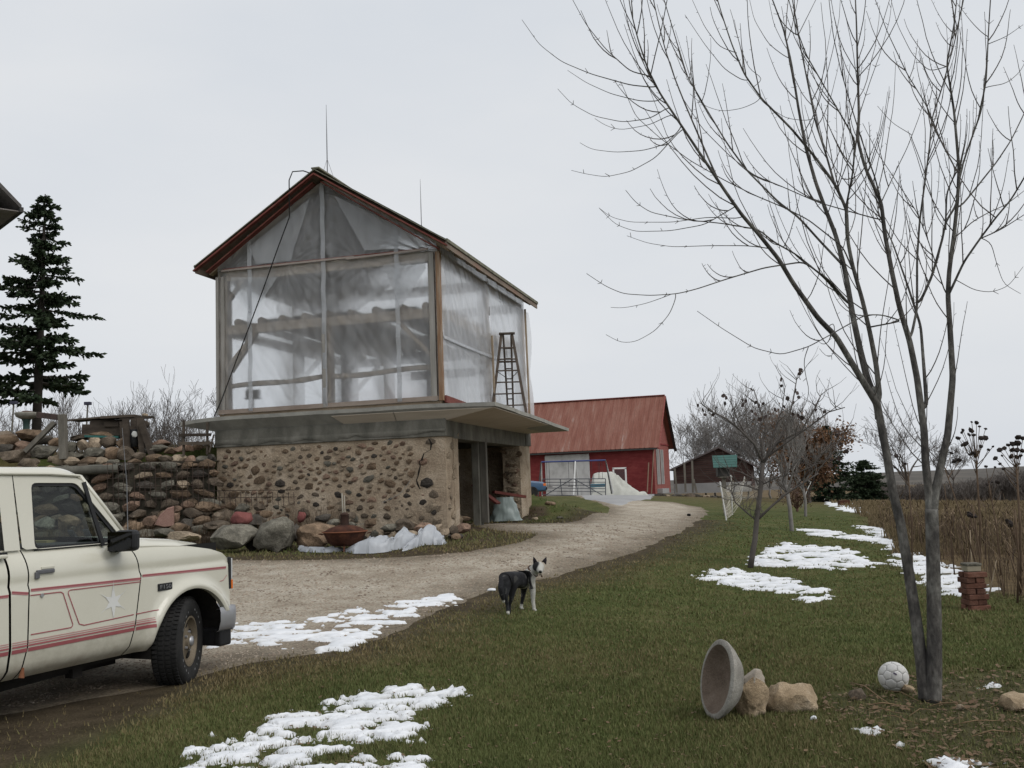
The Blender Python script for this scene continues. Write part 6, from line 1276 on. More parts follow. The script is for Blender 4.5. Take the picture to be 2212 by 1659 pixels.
# ---- the twin-stemmed maple in front, limbs traced as they stand
def T(a, b): return 1106+a/1.875, b/1.875        # close-up pixels -> view pixels
DP = [ # name, points (u,v), widths px (start,end), depth change at the end
 ('L', [(1999,1512),(1992,1440),(1980,1350),(1962,1230),(1945,1130),(1928,1060),(1915,980),(1903,920),(1894,868),(1888,835)], 29, 15, .0),
 ('R', [(2016,1516),(2018,1440),(2018,1340),(2016,1230),(2013,1130),(2012,1100)], 34, 27, .0),
]
TR = [
 ([(1480,1640),(1400,1510),(1310,1360),(1240,1290),(1140,1150),(1080,1050),(1000,950),(930,870),(860,770),(800,680),(720,560),(660,470),(600,380),(550,280),(510,160),(480,40),(465,-60)], 31, 4, -.9),
 ([(1480,1640),(1440,1540),(1410,1420),(1380,1280),(1360,1160),(1345,1080),(1310,950),(1270,850),(1230,740),(1190,600),(1160,440),(1130,250),(1100,120),(1040,-40)], 33, 5, .5),
 ([(1490,1620),(1475,1480),(1450,1350),(1420,1220),(1380,1080),(1360,980),(1355,850),(1310,750),(1230,640),(1130,520),(1010,400),(940,300),(890,180),(850,60),(815,-60)], 25, 4, -.3),
 ([(830,720),(760,560),(700,420),(660,320),(620,200),(590,80),(560,-60)], 9, 4, .3),
 ([(1345,1080),(1250,980),(1160,880),(1080,820),(950,690),(870,580),(780,430),(710,310),(670,180),(610,-20)], 11, 4, .5),
 ([(1360,1230),(1260,1120),(1150,1030),(1060,980),(1000,930),(850,905),(700,890),(560,860),(500,820),(460,770)], 10, 2.5, -.8),
 ([(1360,1225),(1280,1130),(1180,1060),(1020,1085),(870,1130),(750,1170),(670,1190),(560,1197),(450,1190),(380,1160),(302,1108)], 9, 2.5, -1.0),
 ([(670,1190),(640,1270),(580,1340),(500,1385),(440,1388),(380,1355)], 4, 2, -.2),
 ([(640,1195),(540,1230),(450,1248),(400,1245)], 3, 2, .2),
 ([(1400,1140),(1340,1000),(1200,890),(1100,840),(980,790),(860,730),(720,650),(600,560),(500,470),(440,330)], 7, 2.5, .7),
 ([(1355,980),(1350,850),(1380,700),(1390,570),(1340,480),(1270,360),(1190,220),(1150,110),(1110,-40)], 10, 4, -.6),
 ([(1310,760),(1270,620),(1230,500),(1200,350),(1170,200),(1130,-30)], 10, 4, .4),
 ([(600,410),(520,410),(400,380),(300,335),(225,285)], 5, 2, .1),
 ([(590,355),(480,345),(320,300),(200,250),(110,180),(40,80)], 6, 2, -.3),
 ([(570,310),(480,290),(380,200),(300,100),(235,-20)], 6, 2.5, .3),
 ([(640,430),(560,480),(450,495),(330,470),(240,420),(185,360)], 5, 2, -.2),
 ([(650,460),(560,505),(440,527),(380,510),(335,480)], 4, 2, .2),
 ([(690,515),(620,585),(530,610),(420,617),(320,605),(275,578)], 5, 2, .1),
 ([(690,520),(580,640),(480,695),(380,717),(300,705),(240,690)], 5, 2, -.2),
 ([(1040,1005),(950,995),(800,995),(650,1000),(550,985),(465,955)], 5, 2, -.3),
 ([(890,845),(780,910),(640,935),(500,938),(420,910),(355,845)], 5, 2, .2),
 ([(930,885),(790,880),(650,900),(480,900),(400,880),(352,842)], 4.5, 2, .4),
 ([(1580,1300),(1500,1275),(1430,1275),(1300,1350),(1200,1405),(1090,1437),(980,1410),(850,1330),(750,1260)], 7, 2.5, -.5),
 ([(1200,1405),(1180,1460),(1190,1530),(1205,1580),(1190,1640),(1165,1670)], 4, 2.5, .1),
 ([(1305,1300),(1308,1400),(1295,1455),(1265,1440),(1245,1412)], 4, 2, .1),
 ([(1670,1650),(1640,1530),(1610,1380),(1570,1250),(1540,1110),(1510,950),(1495,820),(1430,680),(1400,570),(1405,470),(1400,300),(1395,100),(1388,-60)], 38, 5, .3),
 ([(1495,820),(1470,720),(1420,580),(1370,420),(1330,280),(1300,140),(1280,-30)], 7, 3, -.5),
 ([(1490,890),(1380,860),(1240,820),(1080,750),(980,710),(880,630),(770,520),(680,380),(640,250)], 6, 2.5, .6),
 ([(1495,820),(1560,680),(1600,600),(1650,470),(1690,330)], 5, 2, .3),
 ([(1615,1370),(1640,1250),(1640,1050),(1650,900),(1670,750),(1690,600),(1700,480),(1740,360),(1790,180),(1835,-30)], 12, 4, .5),
 ([(1650,1230),(1700,1120),(1745,960),(1755,900),(1800,830),(1815,700),(1840,620),(1890,480),(1920,330),(1930,120),(1940,-40)], 12, 5, -.3),
 ([(1755,930),(1760,780),(1800,690),(1740,580),(1680,430),(1600,300),(1520,130),(1460,-30)], 8, 3, .4),
 ([(1680,1650),(1655,1320),(1600,1150),(1540,980),(1480,860),(1420,760)], 18, 3, .6),
 ([(1780,1650),(1785,1530),(1775,1350),(1765,1200),(1770,1100),(1790,950),(1805,800),(1810,680),(1790,450),(1760,260),(1790,100),(1805,-40)], 37, 4, .2),
 ([(1770,1190),(1830,1060),(1900,960),(1960,880),(2020,810),(2074,720),(2140,600)], 11, 6, -.5),
 ([(1800,960),(1860,900),(1930,860),(2000,830),(2090,760)], 6, 3, .5),
 ([(1815,840),(1880,760),(1960,660),(2020,570),(2074,460),(2130,330)], 8, 4, .3),
 ([(1890,970),(1980,930),(2074,870),(2150,820)], 6, 3, -.2),
 ([(1755,1190),(1720,1080),(1680,960),(1640,860),(1560,740),(1480,620),(1420,500)], 6, 2.5, .4),
 ([(1900,965),(1940,980),(1960,1060),(1990,1150),(2060,1190)], 4, 2, .2),
 ([(1810,1140),(1870,1175),(1940,1185),(2010,1160),(2070,1080)], 4, 2, -.2),
 ([(1760,270),(1690,290),(1620,220),(1560,100),(1530,-20)], 4, 2, .3),
 ([(1930,350),(2000,340),(2060,290),(2100,200)], 4, 2, .2), ([(1925,180),(2000,150),(2070,100)], 4, 2, -.2), ([(1920,150),(1860,90),(1800,10)], 4, 2, .2),
 ([(1160,140),(1200,60),(1240,-20)], 4, 2.5, .2), ([(1155,150),(1090,90),(1050,-10)], 5, 3, -.2), ([(1150,140),(1140,60),(1145,-30)], 5, 3, .2),
 ([(910,215),(840,190),(780,110),(730,0)], 4, 2, .2), ([(940,330),(860,280),(780,180),(700,60)], 4, 2, -.3), ([(1000,410),(930,440),(850,452),(780,430),(720,380)], 3, 2, .2), ([(1020,320),(960,280),(920,180),(900,80)], 3, 2, .3),
 ([(1120,240),(1040,180),(980,80),(960,-10)], 4, 2, .3), ([(1110,200),(1060,100),(1040,0)], 3, 2, .1), ([(1200,490),(1110,480),(1020,420),(950,330)], 3, 2, -.2), ([(1390,570),(1350,680),(1320,760)], 4, 5, .1),
 ([(1405,470),(1450,330),(1490,220),(1530,80),(1540,-20)], 4, 2, .2), ([(1400,350),(1380,200),(1350,60)], 4, 2, -.2), ([(1610,540),(1650,640),(1690,760),(1720,880),(1760,930)], 3, 4, .1), ([(1610,540),(1540,500),(1480,430)], 3, 2, .2),
]
RMIN = [0]
M_tb = thing('maple_tree', 'bare young maple with two slender grey stems spreading in front', 'tree', G(2008, 1514))
YB = G(2008, 1514).y
limb_pts = []                                    # (u, v, depth) of everything laid so far
def lay(mb, pts, w0, w1, y0, dy, n, jit=.0):
    L_ = [0]; 
    for i in range(1, len(pts)): L_.append(L_[-1]+math.hypot(pts[i][0]-pts[i-1][0], pts[i][1]-pts[i-1][1]))
    us = np.interp(np.linspace(0, L_[-1], max(6, int(L_[-1]/9))), L_, [p[0] for p in pts]); vs_ = np.interp(np.linspace(0, L_[-1], len(us)), L_, [p[1] for p in pts])
    k = np.array([.25,.5,.25])
    for _ in range(2):
        us[1:-1] = np.convolve(us, k, 'valid'); vs_[1:-1] = np.convolve(vs_, k, 'valid')
    f = np.linspace(0, 1, len(us)); ysd = y0+dy*f; q = [P(u, v, y) for u, v, y in zip(us, vs_, ysd)]
    rr = (w0+(w1-w0)*f**.72)/2*ysd/FPX; mb.tube(q, list(rr), n); limb_pts.extend(zip(us, vs_, ysd, rr)); return q, rr
trunk = MB()
q, _ = lay(trunk, DP[0][1], DP[0][2], DP[0][3], YB, .08, 14); yL = YB+.08
trunk2 = MB(); q, _ = lay(trunk2, DP[1][1], DP[1][2], DP[1][3], YB-.03, -.05, 14); yR = YB-.08
for mb_, nm in ((trunk, 'stem'), (trunk2, 'stem')):
    # swell the foot slightly
    mb_.build(nm, M_bark1, M_tb, smooth=True)
lay_m = MB()
big = MB(); small = MB(); twl = random.Random(9); twigs = MB()
for i, (pts_, w0, w1, dy) in enumerate(TR):
    px = [T(*p) for p in pts_]; u0, v0 = px[0]; best = min(limb_pts, key=lambda q: (q[0]-u0)**2+(q[1]-v0)**2); y0 = best[2]
    # close any small gap to the parent limb
    if math.hypot(best[0]-u0, best[1]-v0) > 3: px = [(best[0], best[1])]+px
    if w0 in (38, 37) and i > 3: px = ([(2014,1190),(2011,1130),(2006,1060),(1999,1000),(1996,930)] if w0 == 38 else [(2016,1190),(2014,1130),(2019,1070),(2031,1010),(2047,940)])+px[2:]; y0 = yR; w0 = 40
    if w0 >= 25 and i < 3: px = [(1899, 905)]+px; y0 = yL
    q, rr = lay(big if w0 > 9 else small, px, w0/1.875, w1/1.875*.9, y0, dy, 10 if w0 > 15 else (7 if w0 > 6 else 5))
    # opposite spur twigs and buds along the limb, upswept shoots on the upper side
    acc = 0
    for k in range(2, len(q)-1):
        acc += (q[k]-q[k-1]).length; r = rr[k]
        if r < .014 and acc > .14+.22*twl.random():
            acc = 0; d = (q[k+1]-q[k-1]).normalized(); s_ = d.cross(Vector((0,1,0))).normalized(); s_.rotate(Matrix.Rotation(twl.uniform(0, 6.28), 3, d))
            for sg in (-1, 1):
                if twl.random() < .3: continue
                ln = twl.uniform(.010,.034); e = q[k]+s_*sg*ln+d*ln*twl.uniform(.4,1.2); twigs.tube([q[k], e], [.0028,.0018], 3, cap=False)
        if r > .0035 and twl.random() < (.20 if r < .02 else .07) and v0 > -400:
            d = (q[k+1]-q[k-1]).normalized(); ln = twl.uniform(.3,1.15)*(1 if r > .006 else .6); a0 = q[k]; side_ = Vector((twl.uniform(-.9,.7), twl.uniform(-.8,.8), twl.uniform(-.25,.35))); pp = [a0]
            dirn = (d*.7+side_).normalized(); ns_ = 8
            for j in range(ns_):
                dirn = (dirn+Vector((0,0,.20))+Vector((twl.uniform(-.09,.09), twl.uniform(-.09,.09), 0))).normalized(); pp.append(pp[-1]+dirn*ln/ns_)
            twigs.tube(pp, [.0046*(1-.62*j/ns_) for j in range(ns_+1)], 4, cap=False)
            for j in range(1, ns_):
                if twl.random() < .45:
                    sg = twl.choice((-1, 1)); o_ = Vector((sg*twl.uniform(.008,.022), twl.uniform(-.012,.012), twl.uniform(.004,.02))); twigs.tube([pp[j], pp[j]+o_], [.0018,.0014], 3, cap=False)
big.build('limbs', M_bark1, M_tb, smooth=True); o = small.build('branches', M_bark1, M_tb, smooth=True); o['kind'] = 'stuff'; o = twigs.build('twigs', M_twig, M_tb); o['kind'] = 'stuff'
# ---- generic bare tree
def grow(mb, p, d, ln, r, lev, rn, maxlev, bend, up, nseg=5, split=(2, 3), ang=.6, shrink=.72, sides=(7, 5, 4, 3, 3, 3), tips=None, wob=.18):
    pts = [p]; rs_ = [r]; dd = d.copy()
    for k in range(nseg):
        dd = (dd+Vector((rn.gauss(0, wob), rn.gauss(0, wob), rn.gauss(0, wob*.6)+up*.18))*bend).normalized(); pts.append(pts[-1]+dd*ln/nseg); rs_.append(max(RMIN[0], r*(1-.45*(k+1)/nseg)))
    mb.tube(pts, rs_, sides[min(lev, len(sides)-1)], cap=False)
    if lev >= maxlev:
        if tips is not None: tips.append((pts[-1], dd)); tips.append((pts[len(pts)//2], dd))
        return
    n = rn.randint(*split)
    for k in range(n):
        i = nseg if k == 0 else rn.randint(max(1, nseg//3), nseg); a = ang*rn.uniform(.5, 1.25); ax = dd.orthogonal(); ax.rotate(Matrix.Rotation(rn.uniform(0, 6.28), 3, dd)); nd = dd.copy(); nd.rotate(Matrix.Rotation(a if k else a*.4, 3, ax))
        grow(mb, pts[i], nd, ln*shrink*rn.uniform(.75, 1.15), rs_[i]*(.8 if k == 0 else .62), lev+1, rn, maxlev, bend, up, nseg, split, ang, shrink, sides, tips, wob)
def bare_tree(name, label, base, h, seed, maxlev=5, trunk_r=None, m=M_twig, ang=.62, split=(2, 3), trunk_f=.28, group=None, up=.6, shrink=.74, cat='tree', lean=(0, 0), stems=1, nseg=4):
    RMIN[0] = base[1]*1.45e-4; rn = random.Random(seed); t = thing(name, label, cat, base, group=group); b = Vector(base); trunk_r = trunk_r or h*.022; tips = []
    mb = MB(); cr_ = MB()
    for s in range(stems):
        d = Vector((lean[0]+rn.uniform(-.08,.08)*(1 if stems == 1 else 4), lean[1]+rn.uniform(-.08,.08), 1)).normalized(); top = b+d*h*trunk_f; mid = b+d*h*trunk_f*.5+Vector((rn.uniform(-.02,.02)*h, 0, 0))
        mb.tube([b-Vector((0,0,.1)), b+d*.05*h*trunk_f, mid, top], [trunk_r*1.25, trunk_r*1.05, trunk_r*.95, trunk_r*.85], 8)
        n0 = 4 if stems == 1 else 3
        for k in range(n0):
            a = 2*PI*k/n0+rn.uniform(-.4,.4); nd = (d+Vector((math.cos(a)*ang, math.sin(a)*ang, 0))*rn.uniform(.5,1.1)).normalized(); grow(cr_, top-d*rn.uniform(0,.25)*h*trunk_f*(k > 0), nd, h*(1-trunk_f)*.34*rn.uniform(.85,1.15), trunk_r*.62, 1, rn, maxlev, 1, up, nseg, split, ang, shrink, tips=tips)
    mb.build('trunk', m, t, smooth=True); c = cr_.build('crown', m, t); c['kind'] = 'stuff'; return t, tips
def leaf_cards(tips, n, size, rn, m, parent, name='leaves', spread=.3, droop=True):
    mb = MB()
    for _ in range(n):
        p, d = rn.choice(tips); p = p+Vector((rn.gauss(0, spread), rn.gauss(0, spread), rn.gauss(0, spread))); s = size*rn.uniform(.6, 1.3); a = Vector((rn.uniform(-1,1), rn.uniform(-1,1), rn.uniform(-1,.2))).normalized(); b = a.orthogonal().normalized(); b.rotate(Matrix.Rotation(rn.uniform(0, 6.28), 3, a))
        mb.add([p-a*s*.1, p+a*s*.45+b*s*.32, p+a*s, p+a*s*.45-b*s*.32], [(0,1,2,3)])
    o = mb.build(name, m, parent); o['kind'] = 'stuff'; return o
# ---- sapling with its last leaves
sp = G(1622, 1226); ys0 = sp.y; sap = thing('sapling', 'young tree with a snowy foot and a few dark leaves left', 'tree', sp)
def pl(pts, w0, w1, n=6, dy=0, m=M_twig, name='branch'):
    mb = MB(); L_ = len(pts); q = [P(u, v, ys0+dy*i/(L_-1)) for i, (u, v) in enumerate(pts)]; mb.tube(q, [(w0+(w1-w0)*i/(L_-1))/2*ys0/FPX for i in range(L_)], n); mb.build(name, m, sap, smooth=True); return q
pl([(1621,1228),(1625,1200),(1631,1165),(1634,1130),(1640,1080),(1645,1040),(1648,1000)], 13, 9, 9, name='trunk')
tipsS = []
for pts_, w0, w1, dy in (([(1634,1125),(1665,1095),(1700,1065),(1740,1040),(1768,1022)],6,3,-.2),([(1634,1124),(1610,1105),(1588,1085),(1580,1060),(1581,1040)],4,2,.3),([(1642,1060),(1615,1050),(1580,1045)],4,2,.1),([(1648,1000),(1675,960),(1700,915),(1712,870),(1722,812)],7,2,.2),([(1648,1000),(1630,960),(1600,930),(1570,905),(1540,890),(1512,870)],6,2,-.3),([(1648,1005),(1645,960),(1655,920),(1640,880),(1628,840)],5,2,.5),([(1660,985),(1700,955),(1750,920),(1790,890),(1825,880)],5,2,-.5),([(1640,1040),(1600,1020),(1570,1012)],3,1.5,.2),([(1655,990),(1670,940),(1690,880),(1696,835)],4,1.5,.4),([(1700,1065),(1690,1040),(1698,1010)],3,1.5,.1),([(1720,1052),(1760,1000),(1795,960),(1820,950)],3,1.5,-.3),([(1610,938),(1590,900),(1578,862)],3,1.5,.1),([(1675,960),(1730,930),(1762,880),(1775,850)],4,1.5,.2),([(1640,1050),(1680,1030),(1720,1022),(1770,1000),(1800,985)],3,1.5,-.4)):
    q = pl(pts_, w0, w1, 5, dy); tipsS.append((q[-1], Vector((0,0,1)))); tipsS.append((q[-2], Vector((0,0,1))))
    rn = random.Random(int(pts_[1][0])); mbt = MB(); RMIN[0] = .003
    for k in range(1, len(q)):
        for _ in range(4):
            a = q[k-1].lerp(q[k], rn.random()); grow(mbt, a, Vector((rn.uniform(-1,1), rn.uniform(-.6,.6), rn.uniform(.1,1))).normalized(), rn.uniform(.2,.5), .008, 4, rn, 5, 1, .8, 3, (1, 2), .6, .6)
    o = mbt.build('twigs', M_twig, sap); o['kind'] = 'stuff'
M_lf = mat('dark_leaf', [(.035,.026,.026),(.075,.05,.04)], scale=6, rough=.8, rnd=.3)
lm = MB(); lm.add([(0,0,0),(.35,.03,-.25),(.42,-.02,-.6),(0,.06,-1.0),(-.42,-.02,-.6),(-.35,.03,-.25),(0,-.05,-.5)], [(0,1,6),(1,2,6),(2,3,6),(3,4,6),(4,5,6),(5,0,6)]); lme = bpy.data.meshes.new('leaf'); lme.from_pydata(lm.v, [], lm.f); lme.materials.append(M_lf)
LP_ = [(1509,872),(1516,880),(1523,886),(1531,880),(1497,895),(1548,877),(1563,850),(1570,855),(1566,866),(1601,860),(1607,870),(1613,862),(1635,865),(1642,872),(1638,880),(1648,868),(1630,890),(1620,838),(1622,884),(1637,902),(1672,880),(1683,805),(1686,815),(1684,828),(1690,830),(1726,795),(1731,803),(1725,812),(1718,838),(1724,845),(1722,855),(1716,866),(1712,890),(1722,893),(1730,897),(1745,905),(1700,855),(1762,882),(1775,880),(1783,885),(1768,900),(1800,925),(1806,935),(1812,928),(1818,940),(1815,955),(1808,968),(1800,990),(1812,985),(1821,975),(1826,970),(1806,1003),(1795,1000),(1543,892),(1585,880),(1655,895),(1705,905),(1690,875),(1740,885),(1520,893)]
rn = random.Random(4)
for u, v in LP_:
    p = P(u, v, ys0+rn.uniform(-.35,.35)); o = bpy.data.objects.new('leaf', lme); COL.objects.link(o); o.parent = sap; o.location = p-sp; s = rn.uniform(.075,.115); o.scale = (s*rn.uniform(.7,1.2), s, s); o.rotation_euler = (rn.uniform(-.6,.6), rn.uniform(-.8,.8), rn.uniform(0,6.28))
# ---- second and third small trees on the lawn behind
b = P(1711, 1152, 26); b.z = hz1(b.x, b.y); bare_tree('bare_tree', 'small bare tree with dense twigs behind the sapling', b, 3.5, 21, 6, .055, M_twig2, .7, trunk_f=.34, split=(2, 4))
b = P(1740, 1112, 34); b.z = hz1(b.x, b.y); bare_tree('bare_tree', 'thin bare tree before the brown leaved oak', b, 3.6, 25, 6, .05, M_twig2, .7, trunk_f=.30, split=(2, 4))
# shrub of rusty twigs at the field edge
b = P(1722, 1098, 40); b.z = hz1(b.x, b.y); t_, tp = bare_tree('shrub', 'low rusty brown shrub at the feet of the lawn trees', b, 1.3, 31, 4, .03, mat('rusty_twig', [(.10,.06,.045),(.17,.10,.075)], rough=.9), .9, trunk_f=.1, stems=5, cat='shrub'); leaf_cards(tp, 420, .09, random.Random(2), M_leaf, t_, spread=.18)
# ---- thicket of tall bare trees behind the shed
for k, (u, h, y, sd_) in enumerate(((1500,9.2,99,41),(1545,10.6,102,42),(1590,11.4,100,43),(1640,12.0,104,44),(1690,11.2,101,45),(1740,10.0,103,46),(1525,7.5,96,47),(1615,9.0,97,48),(1665,9.5,97,49),(1720,9.0,99,50))):
    b = P(u, 1062, y); b.z = hz1(b.x, b.y)-.1; h *= .9; bare_tree('bare_tree', ['bare tree between the red barn gable and the shed roof','bare tree rising behind the shed ridge','bare tree behind the teal roofed feeder','tallest bare tree in the thicket behind the sapling','bare tree behind the crown of the sapling','bare tree at the thicket end above the brown oak','shorter bare tree close behind the shed eave beside the barn','bare tree crowding the shed roof slope near the feeder','dense grey bare tree between sapling and small lawn tree','bare tree leaning out beside the brown oak'][k], b, h, sd_, 6, h*.012, M_twig2, .66, trunk_f=.12, group='bare trees behind the shed', split=(2, 4), shrink=.78, nseg=3, up=.45)
# brown-leaved oak and evergreen beside it
b = P(1748, 1085, 62); b.z = hz1(b.x, b.y); t_, tp = bare_tree('oak_tree', 'oak still holding its brown leaves beside the thicket', b, 4.9, 61, 5, .10, M_twig, .55, trunk_f=.06); leaf_cards(tp, 11500, .18, random.Random(8), mat('oak_leaf', [(.09,.048,.025),(.16,.088,.048),(.22,.13,.07)], scale=2, rough=.85), t_, spread=.34)
M_need = mat('needles', [(.014,.026,.013),(.030,.048,.022),(.05,.072,.034)], scale=2.5, rough=.8)
def spruce(name, label, base, h, rad_, seed, bare=.18, sag=.25, dens=1.0, m=M_need, gaps=.25, tops=None, fine=1.0, nl=.15):
    rn = random.Random(seed); t = thing(name, label, 'tree', base); b = Vector(base); mb = MB(); mb.tube([b-Vector((0,0,.2)), b+Vector((.01*h,0,h*.35)), b+Vector((.02*h,0,h*.7)), b+Vector((.025*h,0,h))], [h*.018, h*.015, h*.008, h*.002], 9); mb.build('trunk', mat('spruce_bark', [(.035,.03,.027),(.065,.055,.048)], scale=9, rough=1, bump=.4), t, smooth=True)
    br = MB(); V = []; F = []
    z = h*bare
    while z < h*.985:
        f = (z/h-bare)/(1-bare); R_ = rad_*(1-f)**.75*(.55+.45*min(1, f*6+.45)) if tops is None else tops(f)*rad_
        nb_ = max(4, int(rn.uniform(5, 8)*dens))
        for k in range(nb_):
            if rn.random() < gaps*(1-f*.8): continue
            a = rn.uniform(0, 6.283); L_ = R_*rn.uniform(.40, 1.22)*(1+.25*math.sin(a*2+seed)); d = Vector((math.cos(a), math.sin(a), 0)); c0 = b+Vector((.025*h*z/h, 0, z)); pts = []
            for j in range(6):
                s = j/5; pts.append(c0+d*L_*s+Vector((0, 0, L_*(-sag*s+.32*sag*2*s*s+.12*(f > .7)))))
            br.tube(pts, [h*.004*(1-.8*j/5)*(1-.5*f)+.004 for j in range(6)], 4, cap=False)
            nt_ = int((10+34*L_/rad_)*dens*fine)
            for _ in range(nt_):
                s = rn.uniform(.12, 1)**.8; i = min(4, int(s*5)); p = pts[i].lerp(pts[i+1], s*5-i); dirn = (d*rn.uniform(.1,1)+Vector((-d.y, d.x, 0))*rn.uniform(-1,1)+Vector((0,0,rn.uniform(-.55,.25)))).normalized(); ln = rad_*nl*rn.uniform(.6,1.3)*(1-.4*f); wv = dirn.cross(Vector((rn.uniform(-1,1), rn.uniform(-1,1), 1))).normalized()*ln*.22
                for m_ in range(2):
                    off = dirn*ln*.35*m_; n0 = len(V); V.extend([p+off, p+off+dirn*ln*.6+wv, p+off+dirn*ln, p+off+dirn*ln*.6-wv]); F.append((n0, n0+1, n0+2, n0+3)); wv = wv.cross(dirn).normalized()*wv.length
        z += h*.026*rn.uniform(.7, 1.3)
    br.build('branches', M_twig, t)['kind'] = 'stuff'; nm = MB(); nm.v = [tuple(v) for v in V]; nm.f = F; o = nm.build('crown', m, t); o['kind'] = 'stuff'; return t
b = P(77, 935, 30); b.z = hz1(b.x, b.y); top = P(86, 420, 30)
spruce('spruce_tree', 'tall ragged dark spruce on the terrace near the farmhouse', b, top.z-b.z, 1.9, 5, bare=.23, sag=.12, dens=1.2, gaps=.47, fine=2.0, nl=.105, tops=lambda f: np.interp(f, [0,.06,.14,.3,.45,.58,.66,.72,.8,.9,1], [.7,1.0,.95,.62,.72,.66,.42,.30,.30,.24,.05]))
b = P(1790, 1080, 70); b.z = hz1(b.x, b.y); spruce('spruce_tree', 'dark evergreen half hidden behind the brown oak', b, 5.4, 1.9, 8, bare=.02, dens=1.1)
b = P(1866, 1047, 110); b.z = hz1(b.x, b.y)-.2; spruce('juniper_bush', 'rounded dark juniper standing alone in the field', b, 4.6, 1.75, 9, bare=.0, sag=-.2, dens=1.6, gaps=0, tops=lambda f: np.interp(f, [0,.2,.5,.8,1], [.9,1,.92,.55,.15]))
# far bare trees
b = P(1962, 1050, 150); b.z -= 1.0; bare_tree('bare_tree', 'wide crowned bare oak standing beyond the field', b, 12.5, 71, 6, .30, M_twig, .75, trunk_f=.16, nseg=3, split=(2, 4), shrink=.77)
b = P(2060, 1040, 160); b.z -= 1; bare_tree('bare_tree', 'smaller round bare tree beyond the tall weeds', b, 8, 73, 6, .15, M_twig, .8, trunk_f=.16, nseg=3, split=(2, 4))
b = P(1815, 1045, 150); b.z -= 1; bare_tree('bare_tree', 'small faint bare tree next to the juniper', b, 4.5, 74, 5, .08, M_twig2, .7, trunk_f=.2)
for k, (u, h, y) in enumerate(((140,9.5,70),(105,7,75),(170,7,80),(10,7,70),(-30,7.5,72),(255,6.8,85),(285,7.2,86),(225,6.5,84),(325,9.2,78),(350,7,82),(372,6.5,80),(395,6,78),(340,6,76),(300,5.5,80),(415,5.5,82))):
    b = P(u, 950, y); b.z = hz1(b.x, b.y); bare_tree('bare_tree', ['dense leafless tree behind the timber post','thin leafless tree showing beside the spruce trunk','leafless tree between the timber post and the second box pole','leafless tree beyond the bird bath','leafless tree beyond the bird bath','small leafless treetop above the workbench planks','small leafless treetop above the workbench planks','small leafless treetop above the workbench planks','tall leafless tree behind the end of the workbench','leafless sapling between the workbench and the rail frame','leafless sapling between the workbench and the rail frame','leafless sapling seen through the rail frame','leafless sapling between the workbench and the rail frame','short leafless tree behind the pale stone on the workbench','leafless sapling seen through the rail frame'][k], b, max(2.5, P(u, 960-h*14, y).z-b.z+.5), 80+k, 5, .05+.008*h, M_twig, .55, trunk_f=.16, group='leafless trees beyond the terrace', nseg=3, split=(2, 4))
b = P(466, 925, 60); b.z = hz1(b.x, b.y); bare_tree('bare_tree', 'bare tree showing just past the barn corner', b, P(455,842,60).z-b.z, 99, 6, .11, M_twig, .6, trunk_f=.25)
# ================================================================ dog, bowl, rocks, ball, bricks, sticks
dp = G(1122, 1322); DS = dp.y/FPX
dog = thing('dog', 'black and white dog with pricked ears looking back over its shoulder', 'dog', dp, 0, local=True)
def pxd(u, v, dy=0):                              # pixel of the dog -> thing space
    return P(u, v, dp.y+dy)-dp
def zd(a, b, dy=0):                               # close-up pixel -> view pixel
    return pxd((1150+a/8.296)/1.1302, (1320+b/8.296)/1.1302, dy)
sk = [ # joint: position, radii
 ('pelvis', zd(725,750,-.10), .118), ('loin', zd(850,795,.04), .118), ('rib', zd(1000,805,.18), .130), ('chest', zd(1150,770,.32), .128), ('neck0', zd(1215,650,.38), .088), ('neck1', zd(1285,590,.36), .074), ('head', zd(1385,505,.28), .080), ('muz', zd(1400,595,.16), .044), ('nose', zd(1402,638,.09), .028),
 ('rump', zd(665,800,-.16), .110),
 ('thN', zd(700,960,-.16), .086), ('hkN', zd(690,1120,-.22), .034), ('shN', zd(735,1300,-.16), .021), ('ftN', zd(748,1455,-.15), .024), ('toN', zd(752,1485,-.20), .020),
 ('thF', zd(795,950,-.02), .080), ('hkF', zd(830,1130,-.05), .034), ('shF', zd(780,1290,-.02), .021), ('ftF', zd(772,1430,-.02), .023), ('toF', zd(780,1455,-.06), .019),
 ('shR', zd(1215,880,.30), .066), ('elR', zd(1255,1030,.28), .040), ('wrR', zd(1255,1220,.28), .026), ('ftR', zd(1280,1395,.26), .024), ('toR', zd(1318,1425,.20), .020),
 ('shL', zd(1080,900,.42), .056), ('elL', zd(1065,1040,.48), .038), ('wrL', zd(1040,1200,.48), .024), ('ftL', zd(1015,1350,.48), .023), ('toL', zd(1050,1395,.40), .020),
 ('ta0', zd(620,800,-.24), .038), ('ta1', zd(600,950,-.28), .040), ('ta2', zd(630,1100,-.28), .034), ('ta3', zd(668,1260,-.26), .014)]
nm_ = [s[0] for s in sk]; E_ = [('pelvis','loin'),('loin','rib'),('rib','chest'),('chest','neck0'),('neck0','neck1'),('neck1','head'),('head','muz'),('muz','nose'),('pelvis','rump'),('rump','thN'),('thN','hkN'),('hkN','shN'),('shN','ftN'),('ftN','toN'),('pelvis','thF'),('thF','hkF'),('hkF','shF'),('shF','ftF'),('ftF','toF'),('chest','shR'),('shR','elR'),('elR','wrR'),('wrR','ftR'),('ftR','toR'),('rib','shL'),('shL','elL'),('elL','wrL'),('wrL','ftL'),('ftL','toL'),('rump','ta0'),('ta0','ta1'),('ta1','ta2'),('ta2','ta3')]
zmin = min(s[1].z for s in sk if s[0][:2] == 'to' or s[0][:2] == 'ft')
